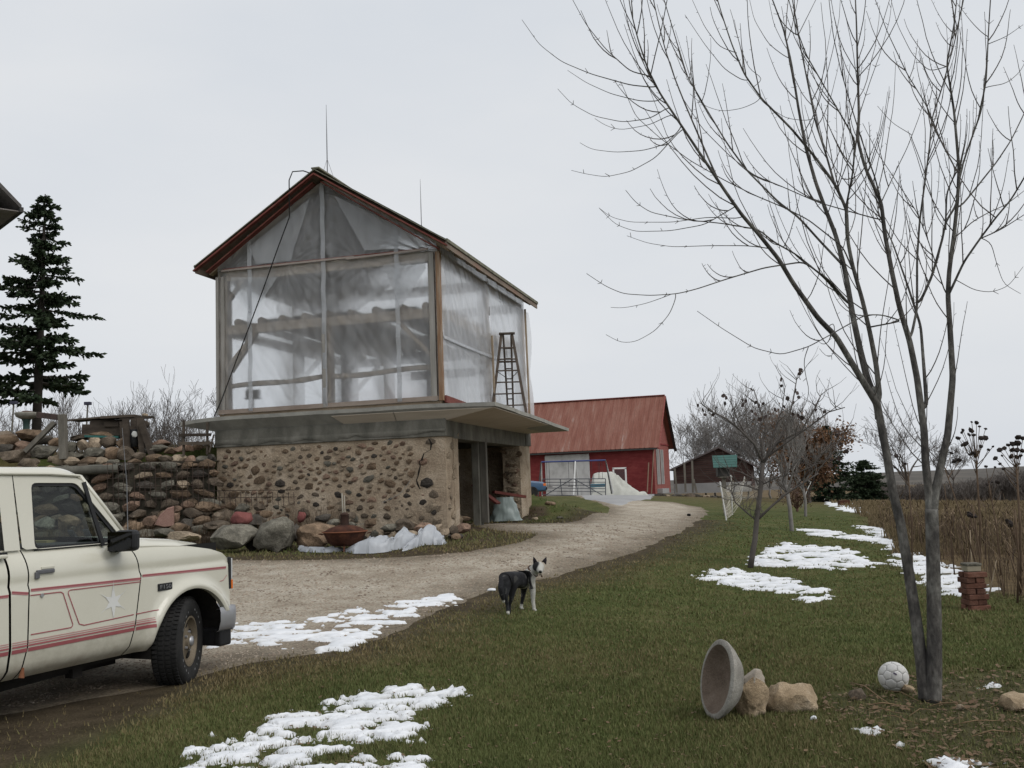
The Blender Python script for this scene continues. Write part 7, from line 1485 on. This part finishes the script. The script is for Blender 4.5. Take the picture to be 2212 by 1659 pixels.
me = bpy.data.meshes.new('body'); me.from_pydata([tuple(s[1]) for s in sk], [(nm_.index(a), nm_.index(b)) for a, b in E_], []); body = bpy.data.objects.new('body', me); COL.objects.link(body)
sm = body.modifiers.new('skin', 'SKIN'); sm.use_smooth_shade = True; sm.branch_smoothing = .4
for i, s in enumerate(sk): me.skin_vertices[0].data[i].radius = (s[2], s[2]); me.skin_vertices[0].data[i].use_root = (i == 0)
ss = body.modifiers.new('sub', 'SUBSURF'); ss.levels = 3; ss.render_levels = 3
dg = bpy.context.evaluated_depsgraph_get(); m2 = bpy.data.meshes.new_from_object(body.evaluated_get(dg)); bpy.data.objects.remove(body)
body = bpy.data.objects.new('body', m2); COL.objects.link(body); body.parent = dog
co = np.zeros(len(m2.vertices)*3); m2.vertices.foreach_get('co', co); co = co.reshape(-1, 3)
SKP = np.array([tuple(s[1]) for s in sk]); 
def near(names, r0, r1):
    d = np.min([np.linalg.norm(co-SKP[nm_.index(n)], axis=1) for n in names], axis=0); return 1-sst(r0, r1, d+.02*np.array([mnoise.noise(Vector(c)*16) for c in co]))
def segd(a, b):
    A, B = SKP[nm_.index(a)], SKP[nm_.index(b)]; t = np.clip(((co-A)@(B-A))/((B-A)@(B-A)), 0, 1); return np.linalg.norm(co-A-t[:, None]*(B-A), axis=1)
nzv = np.array([mnoise.noise(Vector(c)*14) for c in co])
wht = np.maximum.reduce([1-sst(.09, .115, segd('neck0', 'neck1')+.012*nzv), 1-sst(.045, .06, segd('elR', 'wrR')), 1-sst(.05, .065, segd('wrR', 'toR')), 1-sst(.04, .055, segd('ftL', 'toL')), 1-sst(.02, .035, segd('ftN', 'toN')), 1-sst(.085, .10, segd('head', 'nose')+.01*nzv), near(['ta3'], .02, .05), 1-sst(.07, .10, np.linalg.norm(co-np.array(zd(1270,830,.28)), axis=1)), 1-sst(.05, .09, np.linalg.norm(co-np.array(zd(1100,980,.28)), axis=1))])
# dark patches over the eye side and nose
hd_p, mz_p = SKP[nm_.index('head')], SKP[nm_.index('muz')]
patch = 1-sst(.045, .065, np.linalg.norm((co-np.array(zd(1312,510,.24)))*np.array([1,.7,.75]), axis=1)); wht = wht*(1-patch)
nose_m = 1-sst(.022, .032, np.linalg.norm(co-SKP[nm_.index('nose')]-np.array([0,-.012,0]), axis=1)); wht = wht*(1-nose_m)
wht = np.clip(wht+.10*(nzv > .35), 0, 1)
M_fur = mat('black_fur', [(.006,.006,.007),(.015,.015,.017),(.05,.053,.056)], scale=9, rough=.75, spec=.25, bump=.6, bscale=60, lo=.30, hi=.80, attr=[('white', (.42,.41,.37))], bdist=.01)
at = m2.attributes.new('white', 'FLOAT', 'POINT'); at.data.foreach_set('value', wht.astype(np.float32)); m2.materials.append(M_fur)
def ear(a0, a1, tip, dy, lb):
    b0, b1, t_ = zd(*a0, dy), zd(*a1, dy), zd(*tip, dy+.02); c0 = (b0+b1)/2; back = c0+Vector((0,.045,.01)); mb = MB()
    f = lambda k: b0.lerp(t_, k); mb.add([b0, b1, t_, back, b0.lerp(t_,.5)+Vector((-.006,.012,0)), b1.lerp(t_,.5)+Vector((.006,.012,0)), c0.lerp(t_,.4)+Vector((0,.03,0))], [(0,6,4),(4,6,2),(6,5,2),(6,1,5),(0,3,6),(3,1,6),(0,4,3),(4,2,3),(5,3,2),(1,3,5)]); mb.build('ear', mat('ear_fur', [(.012,.010,.014),(.03,.025,.03)], scale=20, rough=.9), dog, smooth=True)
ear((1262,480), (1345,430), (1262,318), .28, ''); ear((1430,430), (1520,490), (1528,322), .28, '')
M_eye = mat('dog_eye', [(.006,.005,.005),(.012,.010,.008)], rough=.15)
for a, b in ((1345,540), (1450,540)): mb = MB(); mb.rock(zd(a, b, .200), (.014,.014,.013), seed=1, sub=1, amp=0); mb.build('eye', M_eye, dog, smooth=True)
mb = MB(); mb.rock(zd(1404,632,.062), (.021,.016,.018), seed=2, sub=2, amp=0); mb.build('nose', M_eye, dog, smooth=True)
mb = MB(); mb.bar(zd(1375,690,.12), zd(1430,690,.12), .02, .012); mb.build('mouth', M_eye, dog)
mb = MB(); cN = (SKP[nm_.index('neck0')]*.45+SKP[nm_.index('neck1')]*.55); ax = Vector(SKP[nm_.index('neck1')]-SKP[nm_.index('neck0')]).normalized(); Rc = ax.to_track_quat('Z', 'Y').to_matrix(); mb.lathe([(.084,-.012),(.089,-.012),(.089,.012),(.084,.012)], 24, Vector(cN), Rc); mb.build('collar', mat('collar', [(.06,.03,.02),(.09,.05,.03)], rough=.6), dog, smooth=True)
mb = MB(); mb.lathe([(0,-.002),(.012,-.002),(.012,.002),(0,.002)], 10, zd(1432,720,.18), Matrix.Rotation(PI/2, 3, 'X')); mb.build('collar_tag', M_rust, dog)
# ---- concrete bird bath bowl lying on its edge
M_cb2 = mat('weathered_concrete', [(.16,.15,.13),(.27,.255,.225),(.36,.345,.31)], scale=5, rough=1, bump=.7, bscale=45, fine=.22, bdist=.012)
M_cin = mat('mossy_concrete', [(.085,.062,.046),(.15,.115,.088),(.20,.16,.125)], scale=6, rough=1, bump=.7, bscale=45, fine=.2, bdist=.012)
bw0 = G(1556, 1552); c_ = P(1552, 1480, bw0.y); Rb = Matrix.Rotation(rad(-14), 3, 'Y') @ Matrix.Rotation(rad(24), 3, 'Z') @ Matrix.Rotation(rad(0), 3, 'X')
# axis of the bowl points to the left and a little to the viewer
axis = Vector((-.955, -.20, .22)).normalized(); Rb = axis.to_track_quat('Z', 'Y').to_matrix(); RR = .268
bowl = thing('basin', 'round concrete bird bath bowl lying tipped on its edge', 'bird bath', (bw0.x, bw0.y, bw0.z))
cc = Vector((c_.x+.02, bw0.y, bw0.z+RR*.965))
mb = MB(); mb.lathe([(.0,-.115),(.10,-.115),(.17,-.09),(.235,-.03),(RR,.012),(RR+.004,.03),(RR-.012,.042),(RR-.034,.040)], 48, cc, Rb); mb.build('outer_shell', M_cb2, bowl, smooth=.9)
mb = MB(); mb.lathe([(RR-.034,.040),(RR-.05,.024),(.18,-.03),(.10,-.065),(.0,-.07)], 48, cc, Rb); mb.build('hollow', M_cin, bowl, smooth=True)
# ---- two pale limestone rocks
M_lime = mat('limestone', [(.20,.145,.085),(.36,.275,.18),(.52,.43,.32)], scale=4.5, rough=1, bump=1.0, bscale=16, fine=.25, lo=.32, hi=.7, bdist=.03)
def rockpx(name, u, vb, hw, hh, label, m, seed, dep=.8, sub=4, amp=.35, flat=12, dyy=0):
    g = G(u, vb); y = g.y+dyy; s = y/FPX; rx, rz_ = hw*s, hh*s; mb = MB(); cz = hz1(g.x, y)+rz_*.82; mb.rock((P(u, vb, y).x, y, cz), (rx, rx*dep, rz_), seed=seed, sub=sub, amp=amp, flat=flat)
    for i, v in enumerate(mb.v):
        q = Vector(v); n = mnoise.noise(q*14)*.5+mnoise.noise(q*31)*.25; d = (q-Vector((g.x, y, cz))); d.normalize(); mb.v[i] = tuple(q+d*n*.035*min(1, hw/40))
    return solo(mb, name, m, label, 'rock', smooth=.7)
rockpx('rock', 1626, 1549, 33, 44, 'knobbly pale limestone rock against the tipped bowl', M_lime, 5.2, .9, dyy=.02); rockpx('rock', 1622, 1500, 22, 24, 'small whitish lump sitting on the knobbly limestone rock', mat('white_lime', [(.36,.31,.26),(.50,.45,.39)], scale=7, rough=1, bump=.8), 9.7, .9, dyy=.0) if False else None
g = G(1622, 1546); mb = MB(); c2 = P(1626, 1468, g.y+.02); mb.rock(c2, (.085,.09,.075), seed=9.7, sub=4, amp=.4, flat=5); solo(mb, 'rock', mat('white_lime', [(.30,.26,.21),(.44,.39,.33)], scale=7, rough=1, bump=.8, bscale=25), 'small whitish lump topping the knobbly limestone rock', 'rock', smooth=.7)
rockpx('rock', 1709, 1548, 62, 37, 'long smooth tan limestone block on the lawn', M_lime, 12.3, .6, amp=.2, flat=9, dyy=.12)
rockpx('rock', 2195, 1530, 34, 20, 'round tan boulder beside the leaf littered bed', M_lime, 31.3, .8, 3, .2, 4)
for k, (u, v, r, lb) in enumerate(((1855,1515,20,'small dark lump of root at the tree foot'), (2075,1534,10,'small pale stone in the leaf litter'), (1758,1562,8,'tiny white stone beside the tan limestone block'), (1790,1568,7,'tiny pale pebble at the edge of the leaf litter'), (1960,1497,16,'tan lump of clay by the tree foot'))):
    rockpx('stone', u, v, r, r*.7, lb, [MST[1], MST[6], M_snow, M_lime, M_lime][k], 40+k, .8, 2)
# ---- soccer ball: panels as parts
bg = G(1932, 1495); BR = .112; bc = Vector((P(1932, 1495, bg.y+.03).x, bg.y+.03, bg.z+BR*.97)); ball = thing('soccer_ball', 'scuffed white soccer ball lying next to the maple stems', 'ball', bg)
def tico():
    ph = (1+5**.5)/2; ico = [Vector(v).normalized() for v in ((-1,ph,0),(1,ph,0),(-1,-ph,0),(1,-ph,0),(0,-1,ph),(0,1,ph),(0,-1,-ph),(0,1,-ph),(ph,0,-1),(ph,0,1),(-ph,0,-1),(-ph,0,1))]
    fc = [(0,11,5),(0,5,1),(0,1,7),(0,7,10),(0,10,11),(1,5,9),(5,11,4),(11,10,2),(10,7,6),(7,1,8),(3,9,4),(3,4,2),(3,2,6),(3,6,8),(3,8,9),(4,9,5),(2,4,11),(6,2,10),(8,6,7),(9,8,1)]; out = []
    for a, b, c in fc:
        A, B, C = ico[a], ico[b], ico[c]; out.append([A.lerp(B, 1/3), A.lerp(B, 2/3), B.lerp(C, 1/3), B.lerp(C, 2/3), C.lerp(A, 1/3), C.lerp(A, 2/3)])
    for i in range(12):
        nb = [j for j in range(12) if j != i and (ico[i]-ico[j]).length < 1.1]; n = ico[i]; e1 = n.orthogonal().normalized(); e2 = n.cross(e1)
        nb.sort(key=lambda j: math.atan2((ico[j]-n).dot(e2), (ico[j]-n).dot(e1))); out.append([n.lerp(ico[j], 1/3) for j in nb])
    return out
M_ball = mat('ball_leather', [(.50,.49,.46),(.60,.59,.57)], scale=14, rough=.6, fine=.08, rnd=.05); Rball = Matrix.Rotation(.4, 3, 'X') @ Matrix.Rotation(.7, 3, 'Z')
mb = MB(); mb.rock(bc, (BR*.965,)*3, seed=1, sub=3, amp=0); mb.v = [tuple(bc+(Vector(v)-bc).normalized()*BR*.972) for v in mb.v]; mb.build('seam_core', mat('seam', [(.10,.10,.10),(.16,.15,.15)], rough=.9), ball, smooth=True)
for f in tico():
    n = len(f); cen = sum(f, Vector((0,0,0)))/n; mb = MB(); vs = [bc+Rball @ (cen.normalized()*BR*1.006)]
    for ring, sc_, rr in ((1, .55, 1.004), (2, .90, 1.0), (3, .965, .982)):
        for k in range(n): 
            for h in (0, .5):
                p = f[k].lerp(f[(k+1) % n], h); vs.append(bc+Rball @ ((cen.lerp(p, sc_)).normalized()*BR*rr))
    m_ = 2*n; fs = [(0, 1+k, 1+(k+1) % m_) for k in range(m_)]+[(1+r*m_+k, 1+(r+1)*m_+k, 1+(r+1)*m_+(k+1) % m_, 1+r*m_+(k+1) % m_) for r in range(2) for k in range(m_)]
    mb.add(vs, fs); mb.build('panel', M_ball, ball, smooth=True)
mb = MB(); mb.bar(bc+Vector((-.035,-BR*.93,.05)), bc+Vector((-.012,-BR*.95,.035)), .004, .012); mb.build('print_mark', mat('faded_print', [(.10,.09,.14),(.2,.15,.2)], rough=.7), ball)
# ---- stack of bricks: a small round-cornered pillar, each brick a part
bk = G(2105, 1314); bks = thing('brick_stack', 'small pillar of stacked red bricks with a flat cap at the weed edge', 'brick stack', bk); M_brick = mat('old_brick', [(.075,.034,.024),(.125,.056,.038),(.17,.09,.066)], scale=9, rough=.95, bump=.5, bscale=40, fine=.2, rnd=.3)
bme = MB(); bme.box((0,0,0), (.2,.095,.062)); bm_ = bpy.data.meshes.new('brick'); bm_.from_pydata(bme.v, [], bme.f); bm_.materials.append(M_brick); rb_ = random.Random(6)
def brick(x, y, z, rz_, s=(1,1,1)): o = bpy.data.objects.new('brick', bm_); COL.objects.link(o); o.parent = bks; o.location = (x, y, z); o.rotation_euler = (0, 0, rz_); o.scale = s; bv = o.modifiers.new('bevel', 'BEVEL'); bv.width = .006; bv.segments = 1
for c in range(7):
    sh = [.02,.0,.012,-.02,.008,-.012,.0][c]; rot = (c % 2)*PI/2+rb_.uniform(-.05,.05)
    for k in (-1, 1):
        off = Vector((0, k*.062, 0)); off.rotate(Matrix.Rotation(rot, 3, 'Z')); brick(off.x+sh+rb_.uniform(-.012,.012), off.y+rb_.uniform(-.01,.01), .031+c*.066, rot+rb_.uniform(-.06,.06), (1.2, 1.15, 1))
mb = MB(); mb.box(bk+Vector((0,0,.50)), (.17,.16,.07)); mb.build('cap_block', mat('pale_block', [(.24,.21,.15),(.32,.29,.22)], scale=7, rough=1), bks, bevel=.008)
mb = MB(); mb.box(bk+Vector((0,0,.55)), (.19,.18,.03)); mb.build('cap_stone', MST[3], bks, bevel=.008)
# ---- dry sticks and stalks lying in the bed
M_stick = mat('dry_stick', [(.10,.065,.035),(.22,.15,.085)], scale=8, rough=.9, rnd=.3); rk = random.Random(12)
st = [((1836,1478),(1935,1535),.010),((1880,1530),(1975,1534),.011),((1870,1545),(1960,1552),.007),((1960,1560),(2040,1535),.007),((2005,1533),(2080,1520),.008),((2030,1520),(2120,1548),.006),((1900,1555),(1990,1575),.006),((1940,1590),(2040,1600),.006),((2060,1575),(2180,1560),.008),((2100,1600),(2212,1585),.007),((1830,1520),(1880,1508),.005),((2010,1600),(2070,1640),.005),((1985,1520),(1890,1490),.005),((1760,1540),(1840,1552),.005),((2070,1545),(2075,1590),.005),((2140,1530),(2212,1520),.006)]
for k, (a, b, r) in enumerate(st):
    A, B = G(*a), G(*b); mb = MB(); m1 = A.lerp(B, .35)+Vector((0,0,.03+rk.uniform(0,.03)))+Vector((rk.uniform(-.02,.02), rk.uniform(-.03,.03), 0)); m2_ = A.lerp(B, .7)+Vector((0,0,.02)); mb.tube([A+Vector((0,0,.015)), m1, m2_, B+Vector((0,0,.012))], [r*.4, r*.55, r*.45, r*.2], 5)
    solo(mb, 'stick', M_stick, 'dry brown stalk lying in the leaf litter under the maple', 'stick', 'dry stalks under the maple', smooth=True)
# small dark object on the drive, snow lump by the dog, black clod
g = G(1488, 1115); mb = MB(); mb.rock(g+Vector((0,0,.05)), (.07,.06,.05), seed=5, sub=2, amp=.2); solo(mb, 'clod', M_gap, 'small black clod lying alone on the pale gravel', 'clod', smooth=True)
g = G(1062, 1278); mb = MB(); mb.rock(g+Vector((0,0,.015)), (.07,.05,.025), seed=5, sub=2, amp=.2); solo(mb, 'snow_lump', M_snow, 'small lump of snow on the gravel edge behind the dog', 'snow', smooth=True)
# ================================================================ weeds, dead sunflowers, far wood
wr = np.random.default_rng(5)
def stalks(name, n, m, region, hfun, label, tilt=.18, wk=.0007, wmin=.0025):
    X, Y = region(n); Z = hgt(X, Y); n = len(X); h = hfun(X, Y)*wr.uniform(.45, 1.15, n); a = wr.uniform(0, 6.28, n); tl = wr.normal(0, tilt, n); wd = np.maximum(wmin, wk*Y)*wr.uniform(.6, 1.5, n)
    b = np.stack([X, Y, Z-.02], -1); t = b+np.stack([np.cos(a)*tl*h, np.sin(a)*tl*h, h], -1); s = np.stack([wd, 0*wd, 0*wd], -1)*.5; s2 = np.stack([0*wd, wd, 0*wd], -1)*.5
    V = np.stack([b-s-s2, b+s-s2, b+s2*1.4, t-s*.5-s2*.5, t+s*.5-s2*.5, t+s2*.7], 1).reshape(-1, 3); k = 6*np.arange(n)[:, None]
    F = np.concatenate([np.stack([k[:, 0]+i, k[:, 0]+j, k[:, 0]+j+3, k[:, 0]+i+3], -1) for i, j in ((0,1),(1,2),(2,0))])
    tn = np.clip(wr.normal(.4, .3, n)+.6*fbm(X*.8, Y*.8, 3), 0, 1)
    o = npmesh(name, V, F, m, attrs={'tan': np.repeat(tn, 6)}); return tag(o, label, 'weeds', kind='stuff')
M_weed = mat('dead_weed', [(.030,.020,.014),(.065,.043,.029)], scale=1.5, rough=.95, attr=[('tan', ((.13,.09,.058),(.24,.175,.11)))])
WEED = gpoly([(1900,1150),(1935,1170),(1990,1200),(2060,1228),(2120,1250),(2175,1290),(2240,1312)])+[(11.5,12.0),(14,15),(15.5,19),(14.5,23),(12.5,26)]+gpoly([(1905,1118)])
def reg(n):
    x0, x1 = 4, 24; X = wr.uniform(x0, x1, n*5); Y = wr.uniform(10, 42, n*5); k = (sdist(X, Y, WEED)+.8*fbm(X, Y) > 0) & (wr.random(n*5) < np.clip(.55+1.6*fbm(X*1.3+5, Y*1.3, 3), .08, 1)) & (wr.random(n*5) < np.clip(14/Y, 0, 1)**1.3); X, Y = X[k], Y[k]; return X[:n], Y[:n]
stalks('dead_weeds', 7500, M_weed, reg, lambda X, Y: .22+1.4*np.clip(fbm(X*1.1, Y*1.1, 3)+.42, 0, 1)**1.3*np.clip((34-Y)/16, .4, 1), 'dense stand of dead brown weed stalks at the field edge')
# side twigs and seed heads on the weeds
def regl(n): X, Y = reg(n); return X, Y
X, Y = reg(9000); Z = hgt(X, Y); zt = wr.uniform(.05, .85, len(X)); V = []; n = len(X); a = wr.uniform(0, 6.28, n); ln = wr.uniform(.08, .3, n); p0 = np.stack([X, Y, Z+zt], -1); d = np.stack([np.cos(a)*ln, np.sin(a)*ln, ln*wr.uniform(.2, 1.2, n)], -1); sd_ = np.stack([-np.sin(a), np.cos(a), 0*a], -1)*np.maximum(.002, .0005*Y)[:, None]
tag(npmesh('weed_twigs', np.stack([p0-sd_, p0+sd_, p0+d], 1).reshape(-1, 3), np.arange(3*n).reshape(-1, 3), M_weed, attrs={'tan': np.repeat(wr.random(n), 3)}), 'fine tangled side twigs among the dead weeds', 'weeds', kind='stuff')
# low tan grass over the field
def regf(n):
    u = wr.uniform(1560, 2300, n*3); v = 1056+(1200-1056)*wr.random(n*3)**1.6; X, Y, Z = Gv(u, v, 30); k = (sdist(X, Y, FIELD)+1.5*fbm(X*.3, Y*.3) > .2) & (Y < 150) & (Y > 14); return X[k][:n], Y[k][:n]
M_fg = mat('field_grass', [(.075,.058,.030),(.125,.095,.05)], scale=.7, rough=1, attr=[('tan', ((.17,.13,.07),(.25,.19,.115)))])
stalks('field_grass', 20000, M_fg, regf, lambda X, Y: .08+.38*np.clip(fbm(X*.12, Y*.12, 3)+.35, 0, 1), 'rough tan grass covering the open field', tilt=.3, wk=.0009)
# ---- dead sunflowers, each plant its own
M_sf = mat('sunflower_stem', [(.075,.048,.03),(.13,.09,.06)], scale=8, rough=.95); M_hd = mat('seed_head', [(.018,.014,.013),(.04,.03,.026)], scale=10, rough=1)
hm = MB(); hm.rock((0,0,0), (1,1,.75), seed=3, sub=1, amp=.35); hme = bpy.data.meshes.new('seed_head'); hme.from_pydata(hm.v, [], hm.f); hme.materials.append(M_hd)
def sunflower(base_uv, y, top_uv, heads, label, w_=5):
    b = P(*base_uv, y); b.z = hz1(b.x, b.y); tp_ = P(*top_uv, y); t = thing('dead_sunflower', label, 'sunflower', b); mb = MB(); mid = b.lerp(tp_, .5)+Vector((.03,0,0)); mb.tube([b, mid, tp_], [w_/2*y/FPX, w_*.4*y/FPX, w_*.25*y/FPX], 6); mb.build('stem', M_sf, t, smooth=True); rn = random.Random(int(base_uv[0]))
    for u, v, r in heads:
        h = P(u, v, y+rn.uniform(-.2,.2)); f = max(.2, min(.98, 1-(v+18-top_uv[1])/(base_uv[1]-top_uv[1])*1.0-.08)); a = b.lerp(tp_, f); mb = MB(); mb.tube([a, a.lerp(h, .5)+Vector((0,0,-.02)), h], [.006,.005,.004], 4); mb.build('side_stem', M_sf, t)
        o = bpy.data.objects.new('seed_head', hme); COL.objects.link(o); o.parent = t; o.location = h-b; s = r*y/FPX; o.scale = (s*rn.uniform(.9,1.2), s, s*rn.uniform(.8,1.1)); o.rotation_euler = (rn.uniform(-.8,.8), rn.uniform(-.8,.8), rn.uniform(0,6))
S5 = lambda L_: [((2150+a/3.017)/1.1302, (950+b/3.017)/1.1302, r) for a, b, r in L_]
sunflower((2113,1240), 13.8, (2108,985), S5([(670,242,3),(705,247,5),(728,275,4),(772,292,4),(605,300,4),(597,318,4),(665,303,7),(650,335,5),(685,338,5),(738,360,6),(770,360,6),(568,360,6),(605,410,6),(627,402,6),(738,422,5),(683,470,6),(655,482,4),(720,460,4),(793,447,4),(826,423,3)]), 'tall dead sunflower with many round seed heads rising above the weeds', 6)
sunflower((2200,1250), 13.4, (2195,1005), S5([(1013,355,7),(1048,362,6),(1007,398,8),(973,403,7),(940,412,5),(968,448,6),(1003,450,7),(1045,455,6),(910,435,5),(875,448,6),(960,495,6),(1000,500,6),(845,510,6),(878,550,4),(903,588,4),(893,490,3),(1030,490,5),(1020,550,3)]), 'tall dead sunflower with heavy clustered heads beside the many headed one', 7)
sunflower((2120,1235), 14.2, (2040,1010), S5([(520,470,5),(543,530,7),(577,522,5)]), 'leaning thin sunflower stalk with three heads among the weeds', 4)
sunflower((1970,1260), 15.0, (1905,985) if False else (1960,1000), S5([(115,492,6),(180,550,4),(105,575,4),(150,575,3)]), 'sunflower stalk seen between the maple stems', 4)
sunflower((2120,1290), 12.8, (2100,1090), S5([(655,915,6),(682,935,7),(650,930,5),(700,940,4)]), 'broken sunflower with drooping dark heads low in the weeds', 5)
sunflower((2195,1270), 12.8, (2192,1100), S5([(945,980,8),(955,1000,7),(930,965,4)]), 'short sunflower with a snow capped drooping head', 5)
sunflower((2160,1215), 16.0, (2135,1040), S5([(775,570,4),(842,575,3),(820,685,3),(783,700,4),(895,740,4),(860,685,5)]), 'slim sunflower stalk with small scattered heads behind the tall ones', 4)
for k, (u0, v0, u1, v1) in enumerate(((1730,1096,1728,1030),(1905,1140,1898,1090),(2062,1240,2040,1050),(2135,1290,2152,1210),(2100,1270,2095,1145))):
    g = G(u0, v0); y = min(g.y, 40); mb = MB(); mb.tube([P(u0, v0+2, y), P((u0+u1)/2+1, (v0+v1)/2, y), P(u1, v1, y)], [.012,.010,.006], 5); solo(mb, 'stalk', mat('pale_stalk', [(.26,.20,.13),(.36,.29,.21)], rough=.9) if k in (3, 4) else M_sf, ['thin stake standing in the field edge grass','dark stalk at the near corner of the weeds','long bent stem arching over the weeds','pale snapped stalk leaning by the brick pillar','straw coloured upright stalk in the weeds'][k], 'stalk', smooth=True)
g = G(1985, 1025) if False else None
mb = MB(); mb.tube([P(1732,1098,45), P(1742,1062,45), P(1752,1040,45), P(1745,1038,45)], [.02,.018,.014,.012], 5); solo(mb, 'crooked_stake', M_wl, 'pale crooked stake at the field edge by the lawn trees', 'stake', smooth=True)
g = G(1823, 1093); mb = MB(); mb.box(g+Vector((0,0,.15)), (.5,.4,.3)); solo(mb, 'wood_block', M_rust, 'rusty brown block lying at the lawn edge', 'block')
# ---- far wood along the valley and the low hills
M_wood2 = mat('far_wood', [(.075,.066,.060),(.12,.105,.095),(.15,.135,.12)], scale=.25, rough=1)
tl = MB(); rn = random.Random(17)
def far_tree(mb, b, h):
    mb.tube([b, b+Vector((rn.uniform(-.1,.1)*h, 0, h*.5))], [h*.018, h*.012], 3, cap=False)
    for k in range(13):
        z0 = b+Vector((0,0,h*rn.uniform(.15,.55))); a = rn.uniform(0, 6.28); d = Vector((math.cos(a)*rn.uniform(.15,.5), math.sin(a)*.4, rn.uniform(.35,.9))).normalized(); e = z0+d*h*rn.uniform(.25,.5); mb.tube([z0, e], [h*.011, h*.006], 3, cap=False)
        for j in range(4):
            q = z0.lerp(e, rn.uniform(.3,1)); a2 = rn.uniform(0, 6.28); mb.tube([q, q+Vector((math.cos(a2)*.4, math.sin(a2)*.4, rn.uniform(.2,1)))*h*.16], [h*.007, h*.005], 3, cap=False)
for k in range(900):
    u = 1880+(2420-1880)*rn.random()**.9; y = rn.uniform(165, 235); x = P(u, 1050, y).x; z = hz1(x, y); top = np.interp(u, [1880,1950,2060,2130,2212,2420], [1040,1045,1040,1028,1012,1000])+rn.uniform(-4,10); zt_ = P(u, top, y).z; far_tree(tl, Vector((x, y, z)), max(2.0, zt_-z))
solo(tl, 'treeline', M_wood2, 'grey brown leafless wood filling the valley beyond the field', 'wood', kind='stuff')
mb = MB()
def hill(u, v):
    U = -1200+5200*u; Y = 420+500*v; b = P(U, 1040, 420); X = b.x*(1+.8*v); crest = np.interp(U, [-1200,0,1400,1700,1900,2050,2212,3000,4000], [5,4,2.6,2.2,1.9,2.0,3.0,4,4])
    return Vector((X, Y, -6+(crest+6)*math.sin(min(1, v*1.6)*PI/2)+1.2*mnoise.noise((U*.006, v*3, 0))))
mb.grid(120, 10, hill); o = mb.build('hills', mat('far_hill', [(.06,.053,.046),(.085,.075,.064),(.12,.105,.085)], scale=.05, rough=1), None, smooth=True); tag(o, kind='structure')

# dry brush between the boulders and along the terrace rim
def regb(n):
    X = wr.uniform(-11.5, -3.9, n*3); Y = wr.uniform(20.6, 22.75, n*3); k = fbm(X*1.4, Y*1.4, 3) > .0; return X[k][:n], Y[k][:n]
stalks('dry_brush', 2600, M_weed, regb, lambda X, Y: .30+.75*np.clip(fbm(X*1.2, Y*1.2, 3)+.4, 0, 1), 'dry brown brush growing between the boulders below the wall', tilt=.3, wk=.00035, wmin=.004)
def regt(n):
    X = wr.uniform(-13, -6.9, n); Y = wr.uniform(23.6, 27, n); return X, Y
stalks('terrace_grass', 2600, M_fg, regt, lambda X, Y: .10+.30*np.clip(fbm(X, Y, 3)+.4, 0, 1), 'dry tan grass along the rim of the terrace', tilt=.35, wk=.0004, wmin=.004)
